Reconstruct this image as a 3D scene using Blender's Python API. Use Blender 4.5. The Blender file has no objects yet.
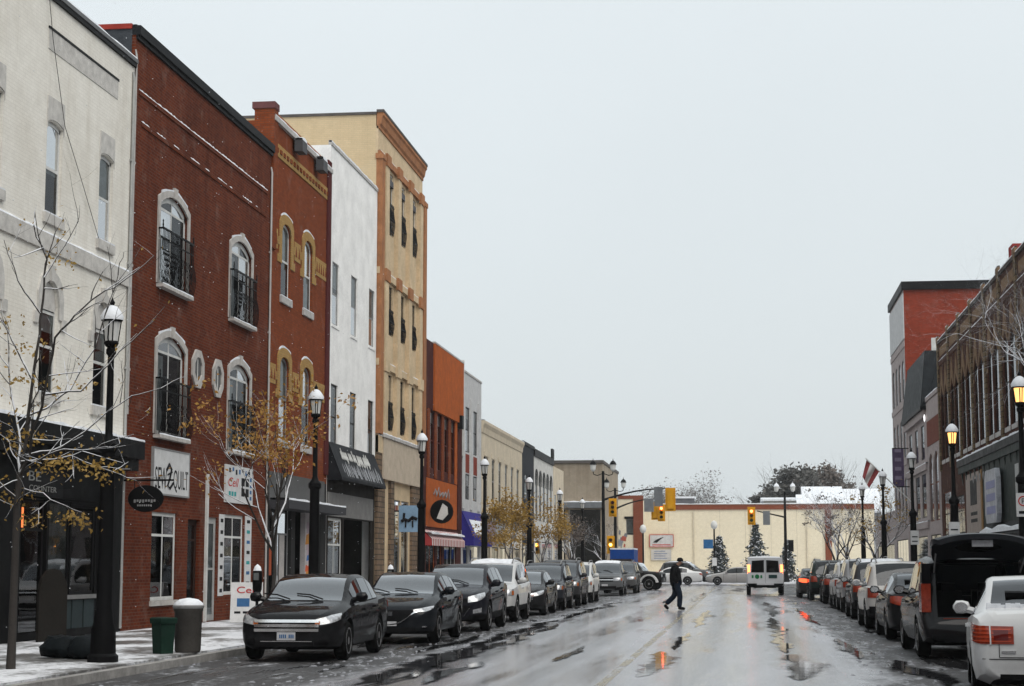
import bpy, bmesh, math, random
from mathutils import Vector, Matrix, noise as mnoise
R = math.radians
random.seed(11)
scene = bpy.context.scene
COL = scene.collection
# ------------------------------------------------------------------ camera, sky, sun, exposure
FPX = 1800.0; CAMH = 1.6
PITCH = math.atan(222 / FPX); YAW = math.atan(230 * math.cos(PITCH) / FPX)
cam_d = bpy.data.cameras.new('camera'); cam = bpy.data.objects.new('camera', cam_d); COL.objects.link(cam)
cam.location = (0, 0, CAMH); cam.rotation_euler = (R(90) + PITCH, 0, YAW)
cam_d.sensor_width = 36; cam_d.lens = 36 * FPX / 1024; cam_d.clip_end = 3000; cam_d.clip_start = 0.1
scene.camera = cam
SUN_EL, SUN_AZ = R(52), R(140)            # azimuth clockwise from +Y: behind the camera, to the right
w = bpy.data.worlds.new('World'); scene.world = w; w.use_nodes = True
nt = w.node_tree; nt.nodes.clear()
wo = nt.nodes.new('ShaderNodeOutputWorld'); bg1 = nt.nodes.new('ShaderNodeBackground'); bg2 = nt.nodes.new('ShaderNodeBackground')
add = nt.nodes.new('ShaderNodeAddShader'); sky = nt.nodes.new('ShaderNodeTexSky')
sky.sky_type = 'NISHITA'; sky.sun_disc = False; sky.sun_elevation = SUN_EL; sky.sun_rotation = SUN_AZ
sky.dust_density = 6; sky.air_density = 1.0
bg1.inputs[1].default_value = 0.05 * 0.25                # a little blue through the cloud
# closed cloud deck: brighter towards the zenith like every overcast sky
tc = nt.nodes.new('ShaderNodeTexCoord'); sep = nt.nodes.new('ShaderNodeSeparateXYZ'); nt.links.new(tc.outputs['Generated'], sep.inputs[0])
mr = nt.nodes.new('ShaderNodeMapRange'); nt.links.new(sep.outputs['Z'], mr.inputs[0])
mr.inputs[1].default_value = 0.0; mr.inputs[2].default_value = 1.0; mr.inputs[3].default_value = 0.615; mr.inputs[4].default_value = 0.80
cn = nt.nodes.new('ShaderNodeTexNoise'); cn.inputs['Scale'].default_value = 2.2; cn.inputs['Detail'].default_value = 4
nt.links.new(tc.outputs['Generated'], cn.inputs['Vector'])
mr2 = nt.nodes.new('ShaderNodeMapRange'); nt.links.new(cn.outputs['Fac'], mr2.inputs[0])
mr2.inputs[1].default_value = .2; mr2.inputs[2].default_value = .8; mr2.inputs[3].default_value = .95; mr2.inputs[4].default_value = 1.04
mm = nt.nodes.new('ShaderNodeMath'); mm.operation = 'MULTIPLY'; nt.links.new(mr.outputs[0], mm.inputs[0]); nt.links.new(mr2.outputs[0], mm.inputs[1])
bg2.inputs[0].default_value = (0.93, 1.0, 1.025, 1); nt.links.new(mm.outputs[0], bg2.inputs[1])
nt.links.new(sky.outputs[0], bg1.inputs[0]); nt.links.new(bg1.outputs[0], add.inputs[0]); nt.links.new(bg2.outputs[0], add.inputs[1]); nt.links.new(add.outputs[0], wo.inputs[0])
sd = bpy.data.lights.new('sun', 'SUN'); sd.energy = 1.5; sd.angle = R(50); sd.color = (1.0, .96, .9)
sun = bpy.data.objects.new('sun', sd); COL.objects.link(sun); sun.location = (30, -30, 60)
sv = Vector((math.sin(SUN_AZ) * math.cos(SUN_EL), math.cos(SUN_AZ) * math.cos(SUN_EL), math.sin(SUN_EL)))
sun.rotation_euler = sv.to_track_quat('Z', 'Y').to_euler()
vs = scene.view_settings; vs.view_transform = 'Standard'; vs.look = 'None'; vs.exposure = 0.3; vs.gamma = 1.0; vs.use_curve_mapping = False
scene.cycles.max_bounces = 8; scene.cycles.transparent_max_bounces = 12
try: scene.cycles.use_denoising = True
except Exception: pass

# ------------------------------------------------------------------ a pixel of the photograph -> a point on a known plane
def ray(px, py):
    x = (px - 512) / FPX; y = (343 - py) / FPX
    fy = math.cos(PITCH) - y * math.sin(PITCH); fz = math.sin(PITCH) + y * math.cos(PITCH)
    return (x * math.cos(YAW) - fy * math.sin(YAW), x * math.sin(YAW) + fy * math.cos(YAW), fz)
def onX(px, py, X): r = ray(px, py); t = X / r[0]; return r[1] * t, CAMH + r[2] * t
def onY(px, py, Y): r = ray(px, py); t = Y / r[1]; return r[0] * t, CAMH + r[2] * t
XL, XR = -13.8, 10.1            # facade lines
KL, KR = -9.05, 5.35            # kerb lines
PAV = 0.13
HAZE = 0.0003

# ------------------------------------------------------------------ mesh helpers
class MB:
    def __init__(s): s.v = []; s.f = []; s.m = []; s.mi = 0
    def _add(s, pts, faces):
        b = len(s.v); s.v.extend([tuple(p) for p in pts])
        for f in faces: s.f.append(tuple(b + i for i in f)); s.m.append(s.mi)
        return s
    def poly(s, *pts): return s._add(pts, [tuple(range(len(pts)))])
    def box(s, x0, x1, y0, y1, z0, z1):
        return s._add([(x0,y0,z0),(x1,y0,z0),(x1,y1,z0),(x0,y1,z0),(x0,y0,z1),(x1,y0,z1),(x1,y1,z1),(x0,y1,z1)],
                      [(0,3,2,1),(4,5,6,7),(0,1,5,4),(1,2,6,5),(2,3,7,6),(3,0,4,7)])
    def obox(s, c, half, rot):
        c = Vector(c); pts = []
        for dz in (-1, 1):
            for dx, dy in ((-1,-1),(1,-1),(1,1),(-1,1)): pts.append(c + rot @ Vector((dx*half[0], dy*half[1], dz*half[2])))
        return s._add(pts, [(0,3,2,1),(4,5,6,7),(0,1,5,4),(1,2,6,5),(2,3,7,6),(3,0,4,7)])
    def prism(s, pts, axis, a0, a1):
        n = len(pts)
        def mk(p, a):
            return {'x': (a, p[0], p[1]), 'y': (p[0], a, p[1]), 'z': (p[0], p[1], a)}[axis]
        P = [mk(p, a0) for p in pts] + [mk(p, a1) for p in pts]
        return s._add(P, [tuple(range(n)), tuple(range(2*n-1, n-1, -1))] + [(i, (i+1) % n, n+(i+1) % n, n+i) for i in range(n)])
    def tube(s, pts, rad, n=6, cap=True):
        pts = [Vector(p) for p in pts]
        if not hasattr(rad, '__len__'): rad = [rad] * len(pts)
        b = len(s.v); up = None
        for i, p in enumerate(pts):
            d = (pts[min(i+1, len(pts)-1)] - pts[max(i-1, 0)])
            if d.length < 1e-9: d = Vector((0,0,1))
            d.normalize()
            if up is None: up = Vector((0,0,1)) if abs(d.z) < .9 else Vector((1,0,0))
            a = up.cross(d)
            if a.length < 1e-6: a = Vector((1,0,0)).cross(d)
            a.normalize(); c = d.cross(a); up = c
            for k in range(n):
                t = 2*math.pi*k/n; s.v.append(tuple(p + (a*math.cos(t) + c*math.sin(t))*rad[i]))
        m = len(pts)
        for i in range(m-1):
            for k in range(n):
                s.f.append((b+i*n+k, b+i*n+(k+1) % n, b+(i+1)*n+(k+1) % n, b+(i+1)*n+k)); s.m.append(s.mi)
        if cap:
            s.f.append(tuple(b+k for k in range(n-1, -1, -1))); s.m.append(s.mi)
            s.f.append(tuple(b+(m-1)*n+k for k in range(n))); s.m.append(s.mi)
        return s
    def lathe(s, prof, n=12, o=(0,0,0), axis='z'):
        b = len(s.v)
        for r, z in prof:
            for k in range(n):
                t = 2*math.pi*k/n; c, q = r*math.cos(t), r*math.sin(t)
                s.v.append((o[0]+c, o[1]+q, o[2]+z) if axis == 'z' else ((o[0]+z, o[1]+c, o[2]+q) if axis == 'x' else (o[0]+c, o[1]+z, o[2]+q)))
        for i in range(len(prof)-1):
            for k in range(n):
                s.f.append((b+i*n+k, b+i*n+(k+1) % n, b+(i+1)*n+(k+1) % n, b+(i+1)*n+k)); s.m.append(s.mi)
        s.f.append(tuple(b+k for k in range(n-1,-1,-1))); s.m.append(s.mi)
        s.f.append(tuple(b+(len(prof)-1)*n+k for k in range(n))); s.m.append(s.mi)
        return s
    def band(s, inner, outer, d0, d1, closed=False):
        """strip between two (u,z) outlines, d0 (front) to d1"""
        n = len(inner)
        P = [(p[0], d0, p[1]) for p in inner] + [(p[0], d0, p[1]) for p in outer] + [(p[0], d1, p[1]) for p in inner] + [(p[0], d1, p[1]) for p in outer]
        F = []
        for i in range(n if closed else n-1):
            j = (i+1) % n
            F += [(i, j, n+j, n+i), (2*n+i, 2*n+j, j, i), (n+i, n+j, 3*n+j, 3*n+i)]
        if not closed: F += [(0, n, 3*n, 2*n), (n-1, 2*n-1, 4*n-1, 3*n-1)]
        return s._add(P, F)
    def mesh(s, name, smooth=None):
        me = bpy.data.meshes.new(name); me.from_pydata(s.v, [], s.f)
        bm = bmesh.new(); bm.from_mesh(me); bmesh.ops.recalc_face_normals(bm, faces=bm.faces); bm.to_mesh(me); bm.free()
        if smooth is not None:
            me.polygons.foreach_set('use_smooth', [True]*len(me.polygons)); me.set_sharp_from_angle(angle=R(smooth))
        return me
    def build(s, name, mat=None, parent=None, smooth=None, loc=None):
        return mkobj(name, s.mesh(name, smooth), mat, parent, loc)
def mkobj(name, me, mat=None, parent=None, loc=None, rz=0):
    o = bpy.data.objects.new(name, me); COL.objects.link(o)
    if mat is not None:
        if len(me.materials) == 0: me.materials.append(mat)
        elif me.materials[0] is not mat:
            o.material_slots[0].link = 'OBJECT'; o.material_slots[0].material = mat
    if parent: o.parent = parent
    if loc: o.location = loc
    if rz: o.rotation_euler = (0, 0, rz)
    return o
def tag(o, label, cat, group=None):
    o['label'] = label; o['category'] = cat
    if group: o['group'] = group
    return o
def thing(name, label, cat, loc=(0,0,0), rz=0, group=None):
    o = bpy.data.objects.new(name, None); COL.objects.link(o); o.location = loc; o.rotation_euler = (0,0,rz); o.empty_display_size = .3
    return tag(o, label, cat, group)
def struct(o): o['kind'] = 'structure'; return o
def stuff(o): o['kind'] = 'stuff'; return o
def eval_mesh(o, name):
    dg = bpy.context.evaluated_depsgraph_get(); dg.update()
    return bpy.data.meshes.new_from_object(o.evaluated_get(dg))
def text(body, mat, parent, uc, zc, width, height, d=-.02, name='lettering', rot=None, loc=None, shear=0):
    cu = bpy.data.curves.new('lettering', 'FONT'); cu.body = body; cu.extrude = .004; cu.align_x = 'CENTER'; cu.align_y = 'CENTER'; cu.shear = shear
    t = bpy.data.objects.new('lettering', cu); COL.objects.link(t)
    me = eval_mesh(t, name); bpy.data.objects.remove(t)
    xs = [v.co.x for v in me.vertices]; ys = [v.co.y for v in me.vertices]
    sx = width / (max(xs)-min(xs)); sy = height / (max(ys)-min(ys)); cx = (max(xs)+min(xs))/2; cy = (max(ys)+min(ys))/2
    for v in me.vertices: v.co = ((v.co.x-cx)*sx, v.co.z*-1, (v.co.y-cy)*sy)
    me.materials.clear()
    o = mkobj(name, me, mat, parent, loc or (uc, d, zc))
    if rot: o.rotation_euler = rot
    return o

# ------------------------------------------------------------------ materials
MATS = {}
class NT:
    def __init__(s, name):
        s.m = bpy.data.materials.new(name); s.m.use_nodes = True; s.t = s.m.node_tree; s.t.nodes.clear()
        s.o = s.t.nodes.new('ShaderNodeOutputMaterial')
    def n(s, typ, props=None, **kw):
        nd = s.t.nodes.new('ShaderNode' + typ)
        for k, v in (props or {}).items(): setattr(nd, k, v)
        for k, v in kw.items():
            key = int(k[1:]) if k[0] == '_' and k[1:].isdigit() else k.replace('_', ' ')
            s.set(nd.inputs[key], v)
        return nd
    def set(s, inp, v):
        if hasattr(v, 'is_output') or isinstance(v, bpy.types.NodeSocket): s.t.links.new(v, inp)
        elif isinstance(v, bpy.types.Node): s.t.links.new(v.outputs[0], inp)
        elif hasattr(v, '__len__') and len(v) == 3 and inp.type == 'RGBA': inp.default_value = (*v, 1)
        else: inp.default_value = v
    def obj(s): return s.n('TexCoord').outputs['Object']
    def map(s, vec, scale=(1,1,1), loc=(0,0,0), rot=(0,0,0)):
        return s.n('Mapping', Vector=vec, Scale=scale, Location=loc, Rotation=rot).outputs[0]
    def noise(s, vec, scale, detail=3, rough=.55): return s.n('TexNoise', Vector=vec, Scale=float(scale), Detail=float(detail), Roughness=rough).outputs['Fac']
    def rng(s, v, a, b, c=0., d=1., smooth=False):
        return s.n('MapRange', {'interpolation_type': 'SMOOTHSTEP'} if smooth else None, _0=v, _1=float(a), _2=float(b), _3=float(c), _4=float(d)).outputs[0]
    def mul(s, a, b, op='MULTIPLY'): return s.n('Math', {'operation': op}, _0=a, _1=b).outputs[0]
    def mix(s, f, a, b, mode='MIX'):
        nd = s.n('Mix', {'data_type': 'RGBA', 'blend_type': mode}); s.set(nd.inputs[0], f); s.set(nd.inputs[6], a); s.set(nd.inputs[7], b); return nd.outputs[2]
    def bsdf(s, **kw): return s.n('BsdfPrincipled', **kw)
    def bump(s, h, strength=.3, dist=.01): return s.n('Bump', Height=h, Strength=strength, Distance=dist).outputs[0]
    def done(s, sh): s.set(s.o.inputs[0], sh.outputs[0] if isinstance(sh, bpy.types.Node) else sh); return s.m
def pbr(name, col, rough=.6, metal=0., var=.18, vs=2.5, bump=.15, bs=30., emit=None, es=0., coat=0., dist=.01, spec=.03):
    if name in MATS: return MATS[name]
    t = NT(name); v = t.obj()
    n1 = t.noise(v, vs, 5); n2 = t.noise(v, vs*9, 3)
    f = t.rng(n1, .3, .7, 1-var, 1+var*.6); f2 = t.rng(n2, .3, .7, 1-var*.5, 1+var*.4)
    c = t.mix(1.0, col, t.n('CombineColor', _0=t.mul(f, f2), _1=t.mul(f, f2), _2=t.mul(f, f2)).outputs[0], 'MULTIPLY')
    kw = dict(Base_Color=c, Metallic=metal, Roughness=t.rng(n1, .3, .7, max(0, rough-.08), min(1, rough+.08)))
    b = t.bsdf(**kw); b.inputs['Specular IOR Level'].default_value = spec
    if bump: t.set(b.inputs['Normal'], t.bump(t.noise(v, bs, 4), bump, dist))
    if coat: b.inputs['Coat Weight'].default_value = coat; b.inputs['Coat Roughness'].default_value = .05
    if emit: t.set(b.inputs['Emission Color'], emit); b.inputs['Emission Strength'].default_value = es
    MATS[name] = t.done(b); return MATS[name]
def brickmat(name, c1, c2, mortar, bw=.215, rh=.075, ms=.009, bump=.5, stain=.35, streak=True, rough=.85, stc=(.35,.3,.27)):
    if name in MATS: return MATS[name]
    t = NT(name); v = t.obj(); sp = t.n('SeparateXYZ', _0=v)
    vec = t.n('CombineXYZ', _0=t.mul(sp.outputs[0], sp.outputs[1], 'ADD'), _1=sp.outputs[2], _2=0.).outputs[0]
    br = t.n('TexBrick', Vector=vec, Color1=c1, Color2=c2, Mortar=mortar, Scale=1.0, Mortar_Size=ms, Bias=0.0, Brick_Width=bw, Row_Height=rh)
    br.inputs['Mortar Smooth'].default_value = .2
    big = t.noise(v, .55, 5, .6); mid = t.noise(vec, 3.5, 4); fine = t.noise(v, 45, 3)
    c = t.mix(t.rng(big, .42, .72, 0, stain), br.outputs['Color'], t.mix(.5, br.outputs['Color'], stc, 'MULTIPLY'))
    if streak:
        st = t.noise(t.map(vec, (2.2, .12, 1)), 1.0, 5, .65)
        c = t.mix(t.rng(st, .5, .78, 0, stain*1.1), c, t.mix(.6, c, stc, 'MULTIPLY'))
    c = t.mix(t.rng(mid, .3, .75, 0, .35), c, t.mix(1., c, (.72,.7,.68), 'MULTIPLY'))
    c = t.mix(t.rng(t.noise(t.map(v, (1,1,1), (9,4,2)), 1.3, 7, .7), .56, .76, 0, .3), c, t.mix(.45, c, (.5,.46,.42)))
    c = t.mix(t.rng(t.noise(t.map(v, (1,1,1), (2,8,5)), 14., 4, .6), .66, .74, 0, .22), c, (.55,.5,.46))
    b = t.bsdf(Base_Color=c, Roughness=rough); b.inputs['Specular IOR Level'].default_value = .05
    h = t.n('Math', {'operation': 'MULTIPLY_ADD'}, _0=br.outputs['Fac'], _1=-1.0, _2=t.mul(fine, .35)).outputs[0]
    t.set(b.inputs['Normal'], t.bump(h, bump, .012))
    MATS[name] = t.done(b); return MATS[name]
def glassmat(name, tint=(.55,.6,.6), refl=1.0, rough=.02):
    t = NT(name); v = t.obj()
    nb = t.bump(t.noise(v, 1.3, 2), .06, .02)
    fr = t.n('Fresnel', IOR=1.5, Normal=nb)
    f = t.n('Math', {'operation': 'MULTIPLY', 'use_clamp': True}, _0=fr.outputs[0], _1=refl).outputs[0]
    sh = t.n('MixShader', _0=f, _1=t.n('BsdfTransparent', Color=tint).outputs[0], _2=t.n('BsdfGlossy', Color=(.95,.97,1), Roughness=rough, Normal=nb).outputs[0])
    MATS[name] = t.done(sh); return MATS[name]
def paint(name, col, rough=.25, metal=.0, grime=.35):
    """wet, road-salted car paint: film of dirt thicker near the sills"""
    if name in MATS: return MATS[name]
    t = NT(name); v = t.obj(); sp = t.n('SeparateXYZ', _0=v)
    n1 = t.noise(v, 5, 6, .65); n2 = t.noise(v, 60, 3)
    z = t.rng(sp.outputs[2], .2, .85, 1, .12)
    f = t.mul(z, t.rng(n1, .35, .65, .25, 1.)); f = t.mul(f, grime)
    sp2 = t.rng(n2, .62, .72, 0, .35)
    f = t.n('Math', {'operation': 'ADD', 'use_clamp': True}, _0=f, _1=t.mul(sp2, t.mul(z, grime))).outputs[0]
    dark = max(col) < .2
    c = t.mix(f, tuple(x*.6 for x in col) if dark else col, (.05,.049,.05) if dark else (.2,.195,.19))
    b = t.bsdf(Base_Color=c, Metallic=metal, Roughness=.5); b.inputs['Specular IOR Level'].default_value = .02 if dark else .2
    t.set(b.inputs['Coat Weight'], t.rng(f, 0, .35, .45 if dark else .6, .1)); b.inputs['Coat Roughness'].default_value = .025
    t.set(b.inputs['Normal'], t.bump(n2, .015, .003))
    MATS[name] = t.done(b); return MATS[name]
def emis(name, col, s, base=(.1,.1,.1)):
    return pbr(name, base, .35, var=.05, bump=0, emit=col, es=s)
def snowmat():
    t = NT('snow'); v = t.obj(); n = t.noise(v, 6, 5, .6)
    c = t.mix(t.rng(n, .35, .7), (.62,.64,.68), (.82,.84,.87))
    b = t.bsdf(Base_Color=c, Roughness=.75); t.set(b.inputs['Normal'], t.bump(t.noise(v, 25, 4), .4, .02)); b.inputs['Subsurface Weight'].default_value = .0
    MATS['snow'] = t.done(b); return MATS['snow']
def barkmat(name, col, snow=.8, th=.25):
    """bark, with snow lying on whatever faces up"""
    t = NT(name); v = t.obj(); g = t.n('NewGeometry'); sp = t.n('SeparateXYZ', _0=g.outputs['Normal'])
    n = t.noise(v, 9, 4); f = t.rng(t.mul(sp.outputs[2], t.rng(n, .2, .8, -.28, .28), 'ADD'), th, th+.22, 0, snow)
    c = t.mix(f, t.mix(t.noise(v, 22, 4), tuple(x*.6 for x in col), tuple(x*1.3 for x in col)), (.74,.75,.78))
    b = t.bsdf(Base_Color=c, Roughness=.85); t.set(b.inputs['Normal'], t.bump(t.noise(t.map(v, (30,30,6)), 1, 4), .5, .01))
    MATS[name] = t.done(b); return MATS[name]
def leafmat(name, cols, rough=.6):
    t = NT(name); v = t.obj(); n = t.noise(v, 4.5, 3); n2 = t.noise(v, 35, 2)
    r = t.n('ValToRGB'); cr = r.color_ramp; t.set(r.inputs[0], t.mul(t.mul(n, .55), t.mul(n2, .45), 'ADD'))
    cr.elements[0].position = .3; cr.elements[0].color = (*cols[0], 1); cr.elements[1].position = .68; cr.elements[1].color = (*cols[-1], 1)
    if len(cols) > 2: e = cr.elements.new(.5); e.color = (*cols[1], 1)
    a = t.bsdf(Base_Color=r.outputs[0], Roughness=rough); tr = t.n('BsdfTranslucent', Color=r.outputs[0])
    MATS[name] = t.done(t.n('MixShader', _0=.25, _1=a.outputs[0], _2=tr.outputs[0])); return MATS[name]
SNOW = snowmat()
GLASS = glassmat('window glass', (.6,.64,.65), .6); GLASS_D = glassmat('shop glass', (.6,.64,.64), .9); CARGLASS = glassmat('car glass', (.10,.12,.13), 1.1); SCREEN = glassmat('windscreen glass', (.2,.24,.25), 2.6)
BLACKMETAL = pbr('black painted metal', (.006,.006,.0065), .45, var=.25, bump=.1, spec=.05)
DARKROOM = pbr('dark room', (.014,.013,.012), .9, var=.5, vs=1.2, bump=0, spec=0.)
WHITEFRAME = pbr('white frame paint', (.62,.62,.6), .5, var=.15, bump=.05)
GREYFRAME = pbr('grey frame paint', (.25,.25,.25), .5)
DARKFRAME = pbr('dark frame paint', (.012,.012,.013), .5, spec=.05)
BLIND = pbr('pale blind', (.36,.37,.36), .8, var=.25, vs=5)
CONC = pbr('worn concrete', (.3,.29,.28), .85, var=.3, vs=4, bump=.3)
ROOFING = pbr('roof felt', (.12,.12,.13), .9)
TRIMBLACK = pbr('black rubber trim', (.009,.009,.01), .6, var=.3, vs=8, bump=.1, spec=.03)
CHROME = pbr('chrome trim', (.8,.81,.82), .22, 1.0, var=.1, bump=0)
# ------------------------------------------------------------------ ground, road, pavements
def roadmat():
    t = NT('wet asphalt and slush'); v = t.obj(); sp = t.n('SeparateXYZ', _0=v)
    nz = lambda sx, sy, d=5, r=.6, o=(0,0,0): t.noise(t.map(v, (sx, sy, 1), o), 1.0, d, r)
    # how far from the driven lanes: 0 in the lanes, 1 in the parking strips, with a ragged border
    ax = t.n('Math', {'operation': 'ABSOLUTE'}, _0=t.mul(sp.outputs[0], 1.85, 'ADD')).outputs[0]
    edge = t.mul(ax, t.mul(t.mul(nz(.9, .35, 6, .65), .5, 'SUBTRACT'), 2.2), 'ADD'); side = t.rng(edge, 3.45, 4.15, 0, 1, True)
    n_big = nz(1.1, .04); n_mid = nz(3.0, .3, 6, .62); n_f = t.noise(v, 60, 3); n_p = nz(1.3, .12, 6, .6, (3, 7, 0)); n9 = t.noise(v, 8, 6, .68); n1 = nz(1.6, .5, 7, .68); n3 = nz(1.2, .15, 6, .6, (5, 1, 0))
    tr = t.n('Math', {'operation': 'ABSOLUTE'}, _0=t.mul(t.n('Math', {'operation': 'ABSOLUTE'}, _0=t.mul(t.n('Math', {'operation': 'ABSOLUTE'}, _0=t.mul(sp.outputs[0], 1.85, 'ADD')).outputs[0], 1.95, 'SUBTRACT')).outputs[0], .8, 'SUBTRACT')).outputs[0]
    track = t.rng(t.mul(tr, t.mul(t.mul(n_p, .5, 'SUBTRACT'), 1.1), 'ADD'), .05, .42, 1, 0, True)      # wheel tracks, swept wetter and darker
    film = t.mul(t.rng(t.mul(t.mul(n_big, .6), t.mul(n_mid, .4), 'ADD'), .40, .60, .45, 1), t.rng(track, 0, 1, 1, .4))
    wet = t.mul(t.rng(n_p, .53, .66, 0, 1, True), t.rng(track, 0, 1, .5, 1.))
    ca = t.mix(t.rng(n_f, .3, .7), (.05,.05,.055), (.08,.08,.087)); ca = t.mix(t.mul(film, .92), ca, (.32,.32,.35)); ca = t.mix(t.mul(wet, .75), ca, (.045,.045,.05))
    s_ = t.mul(t.mul(n1, .55), t.mul(n9, .45), 'ADD'); fl = t.rng(s_, .53, .60, 0, 1); wb = t.rng(n3, .50, .6, 0, 1, True)
    cb = t.mix(t.noise(v, 50, 3), (.028,.027,.028), (.065,.063,.064)); cb = t.mix(t.mul(fl, t.rng(n9, .4, .7, .35, 1)), cb, (.48,.49,.52)); cb = t.mix(t.mul(wb, .8), cb, (.022,.022,.024))
    ra = t.n('Mix', _0=wet, _2=t.rng(n_big, .35, .65, .13, .26), _3=.05).outputs[0]; rb = t.n('Mix', _0=wb, _2=t.rng(fl, 0, 1, .55, .8), _3=.08).outputs[0]
    b = t.bsdf(Base_Color=t.mix(side, ca, cb), Roughness=t.n('Mix', _0=side, _2=ra, _3=rb).outputs[0]); t.set(b.inputs['Specular IOR Level'], t.rng(side, 0, 1, .65, .3))
    ha = t.mul(t.mul(n_f, .0016), t.mul(nz(9, 3, 4), .0028), 'ADD'); hb = t.mul(t.mul(s_, t.mul(n9, .5), 'ADD'), .05)
    ka = t.rng(wet, 0, 1, .16, .02); kb = t.rng(wb, 0, 1, .8, .04)
    h = t.n('Mix', _0=side, _2=t.mul(ha, ka), _3=t.mul(hb, kb)).outputs[0]
    t.set(b.inputs['Normal'], t.n('Bump', Height=h, Strength=1.0, Distance=1.0).outputs[0])
    return t.done(b)
def pavemat():
    t = NT('snowy pavement'); v = t.obj()
    n1 = t.noise(t.map(v, (.8, .45, 1)), 1.0, 6, .62); n2 = t.noise(v, 7, 5, .65)
    f = t.rng(t.mul(t.mul(n1, .7), t.mul(n2, .3), 'ADD'), .43, .56, 0, 1, True)
    br = t.n('TexBrick', {'offset': 0.}, Vector=v, Color1=(.13,.125,.12), Color2=(.16,.155,.15), Mortar=(.04,.04,.04), Scale=1., Mortar_Size=.02, Brick_Width=1.5, Row_Height=1.5)
    c = t.mix(f, br.outputs[0], t.mix(n2, (.6,.61,.64), (.8,.81,.84)))
    b = t.bsdf(Base_Color=c, Roughness=t.rng(f, 0, 1, .3, .8)); t.set(b.inputs['Normal'], t.bump(t.mul(f, t.mul(n2, .6), 'ADD'), .6, .03)); return t.done(b)
ROAD, PAVE = roadmat(), pavemat()
PUD = NT('standing water'); _v = PUD.obj(); _w = PUD.n('Attribute', {'attribute_name': 'wetness'}).outputs['Fac']
_m = PUD.rng(PUD.mul(_w, PUD.mul(PUD.mul(PUD.noise(PUD.map(_v, (7, 2.2, 1)), 1, 5, .65), .5, 'SUBTRACT'), 1.5), 'ADD'), .1, .8, 0, 1, True)
_b = PUD.bsdf(Base_Color=(.025,.025,.027), Roughness=.05, Normal=PUD.bump(PUD.noise(PUD.map(_v, (2.5, 1.1, 1)), 1, 3), .05, .02))
PUD = PUD.done(PUD.n('MixShader', _0=_m, _1=PUD.n('BsdfTransparent').outputs[0], _2=_b.outputs[0]))
def sheet(name, x0, x1, y0, y1, z, mat, nx=1, ny=1): 
    m = MB()
    m.poly((x0,y0,z),(x1,y0,z),(x1,y1,z),(x0,y1,z)); return struct(m.build(name, mat))
GROUND = pbr('snowy ground', (.45,.46,.48), .8, var=.3, vs=.2, bump=.3, bs=3)
sheet('ground', -600, 600, -300, 900, -.03, GROUND)
YX0, YX1 = 142.0, 155.0
m = MB(); m.poly((KL,-40,0),(KR,-40,0),(KR,YX0,0),(90,YX0,0),(90,YX1,0),(-90,YX1,0),(-90,YX0,0),(KL,YX0,0)); struct(m.build('road', ROAD))
YEL = NT('worn yellow paint'); _v = YEL.obj()
_f = YEL.rng(YEL.noise(YEL.map(_v, (5, .5, 1)), 1, 6, .7), .44, .60, .45, 1)
YEL = YEL.done(YEL.n('MixShader', _0=_f, _1=YEL.bsdf(Base_Color=(.34,.27,.13), Roughness=.3).outputs[0], _2=YEL.n('BsdfTransparent').outputs[0]))
sheet('centre_line', -1.98, -1.84, -20, 136, .004, YEL)
WL = pbr('worn white paint', (.45,.45,.46), .4, var=.5, vs=3)
sheet('stop_line', -1.6, 2.0, 137.2, 137.7, .004, WL)
def pavement(x0, x1, y0, y1, kx):
    m = MB(); m.box(min(x0,x1), max(x0,x1), y0, y1, -.02, PAV); o = struct(m.build('pavement', PAVE))
    n = 0; y = y0
    k0, k1 = (kx, kx+.16) if kx > (x0+x1)/2 else (kx-.16, kx)
    while y < min(y1, 90):                       # kerb stones, 1.8 m long
        m = MB(); m.box(k0, k1, y, min(y+1.785, y1), -.01, PAV-.008+random.uniform(-.006, .004)); m.build('kerb_stone', CONC, o); y += 1.8
    if y < y1: m = MB(); m.box(k0, k1, y, y1, -.01, PAV-.004); stuff(m.build('far_kerb', CONC, o))
    return o
pavement(XL-.5, KL-.163, -10, 139, KL); pavement(KR+.163, XR+.5, -10, 139, KR)
m = MB(); m.box(-90, 90, YX1, 186, -.02, .14); struct(m.build('pavement', pbr('trodden snow', (.66,.67,.7), .8, var=.25, vs=.8, bump=.3, bs=6)))
def puddle(cx, cy, rx, ry, z, seed):
    """ragged streak of standing water drawn out along the tyre track"""
    rnd = random.Random(seed); m = MB(); n = int(ry*9)+24; L_, R_ = [], []
    for i in range(n+1):
        t = i/n; y = cy-ry+2*ry*t; env = max(0., math.sin(math.pi*t))**.6
        a = env*(.25+.95*max(0, .5+.9*mnoise.noise((y*.8, seed*3.1, 0))+.45*mnoise.noise((y*3.1, seed, 2)))); b = env*(.25+.95*max(0, .5+.9*mnoise.noise((y*.8, seed*5.7, 9))+.45*mnoise.noise((y*3.1, seed, 7))))
        dx = rx*.8*mnoise.noise((y*.25, seed, 4)); L_.append((cx+dx-rx*a-.004, y, z)); R_.append((cx+dx+rx*b+.004, y, z))
    ws = [0, .6, 1, .6, 0]; K = 5; wt = []
    for i in range(n+1):
        for q in range(K): f = q/(K-1); m.v.append((L_[i][0]+(R_[i][0]-L_[i][0])*f, L_[i][1], z)); wt.append(ws[q]*(0 if i in (0, n) else 1))
    m.f = [(i*K+q, i*K+q+1, (i+1)*K+q+1, (i+1)*K+q) for i in range(n) for q in range(K-1)]
    o = m.build('puddle', PUD); at = o.data.attributes.new('wetness', 'FLOAT', 'POINT'); at.data.foreach_set('value', wt); return struct(o)
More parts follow.
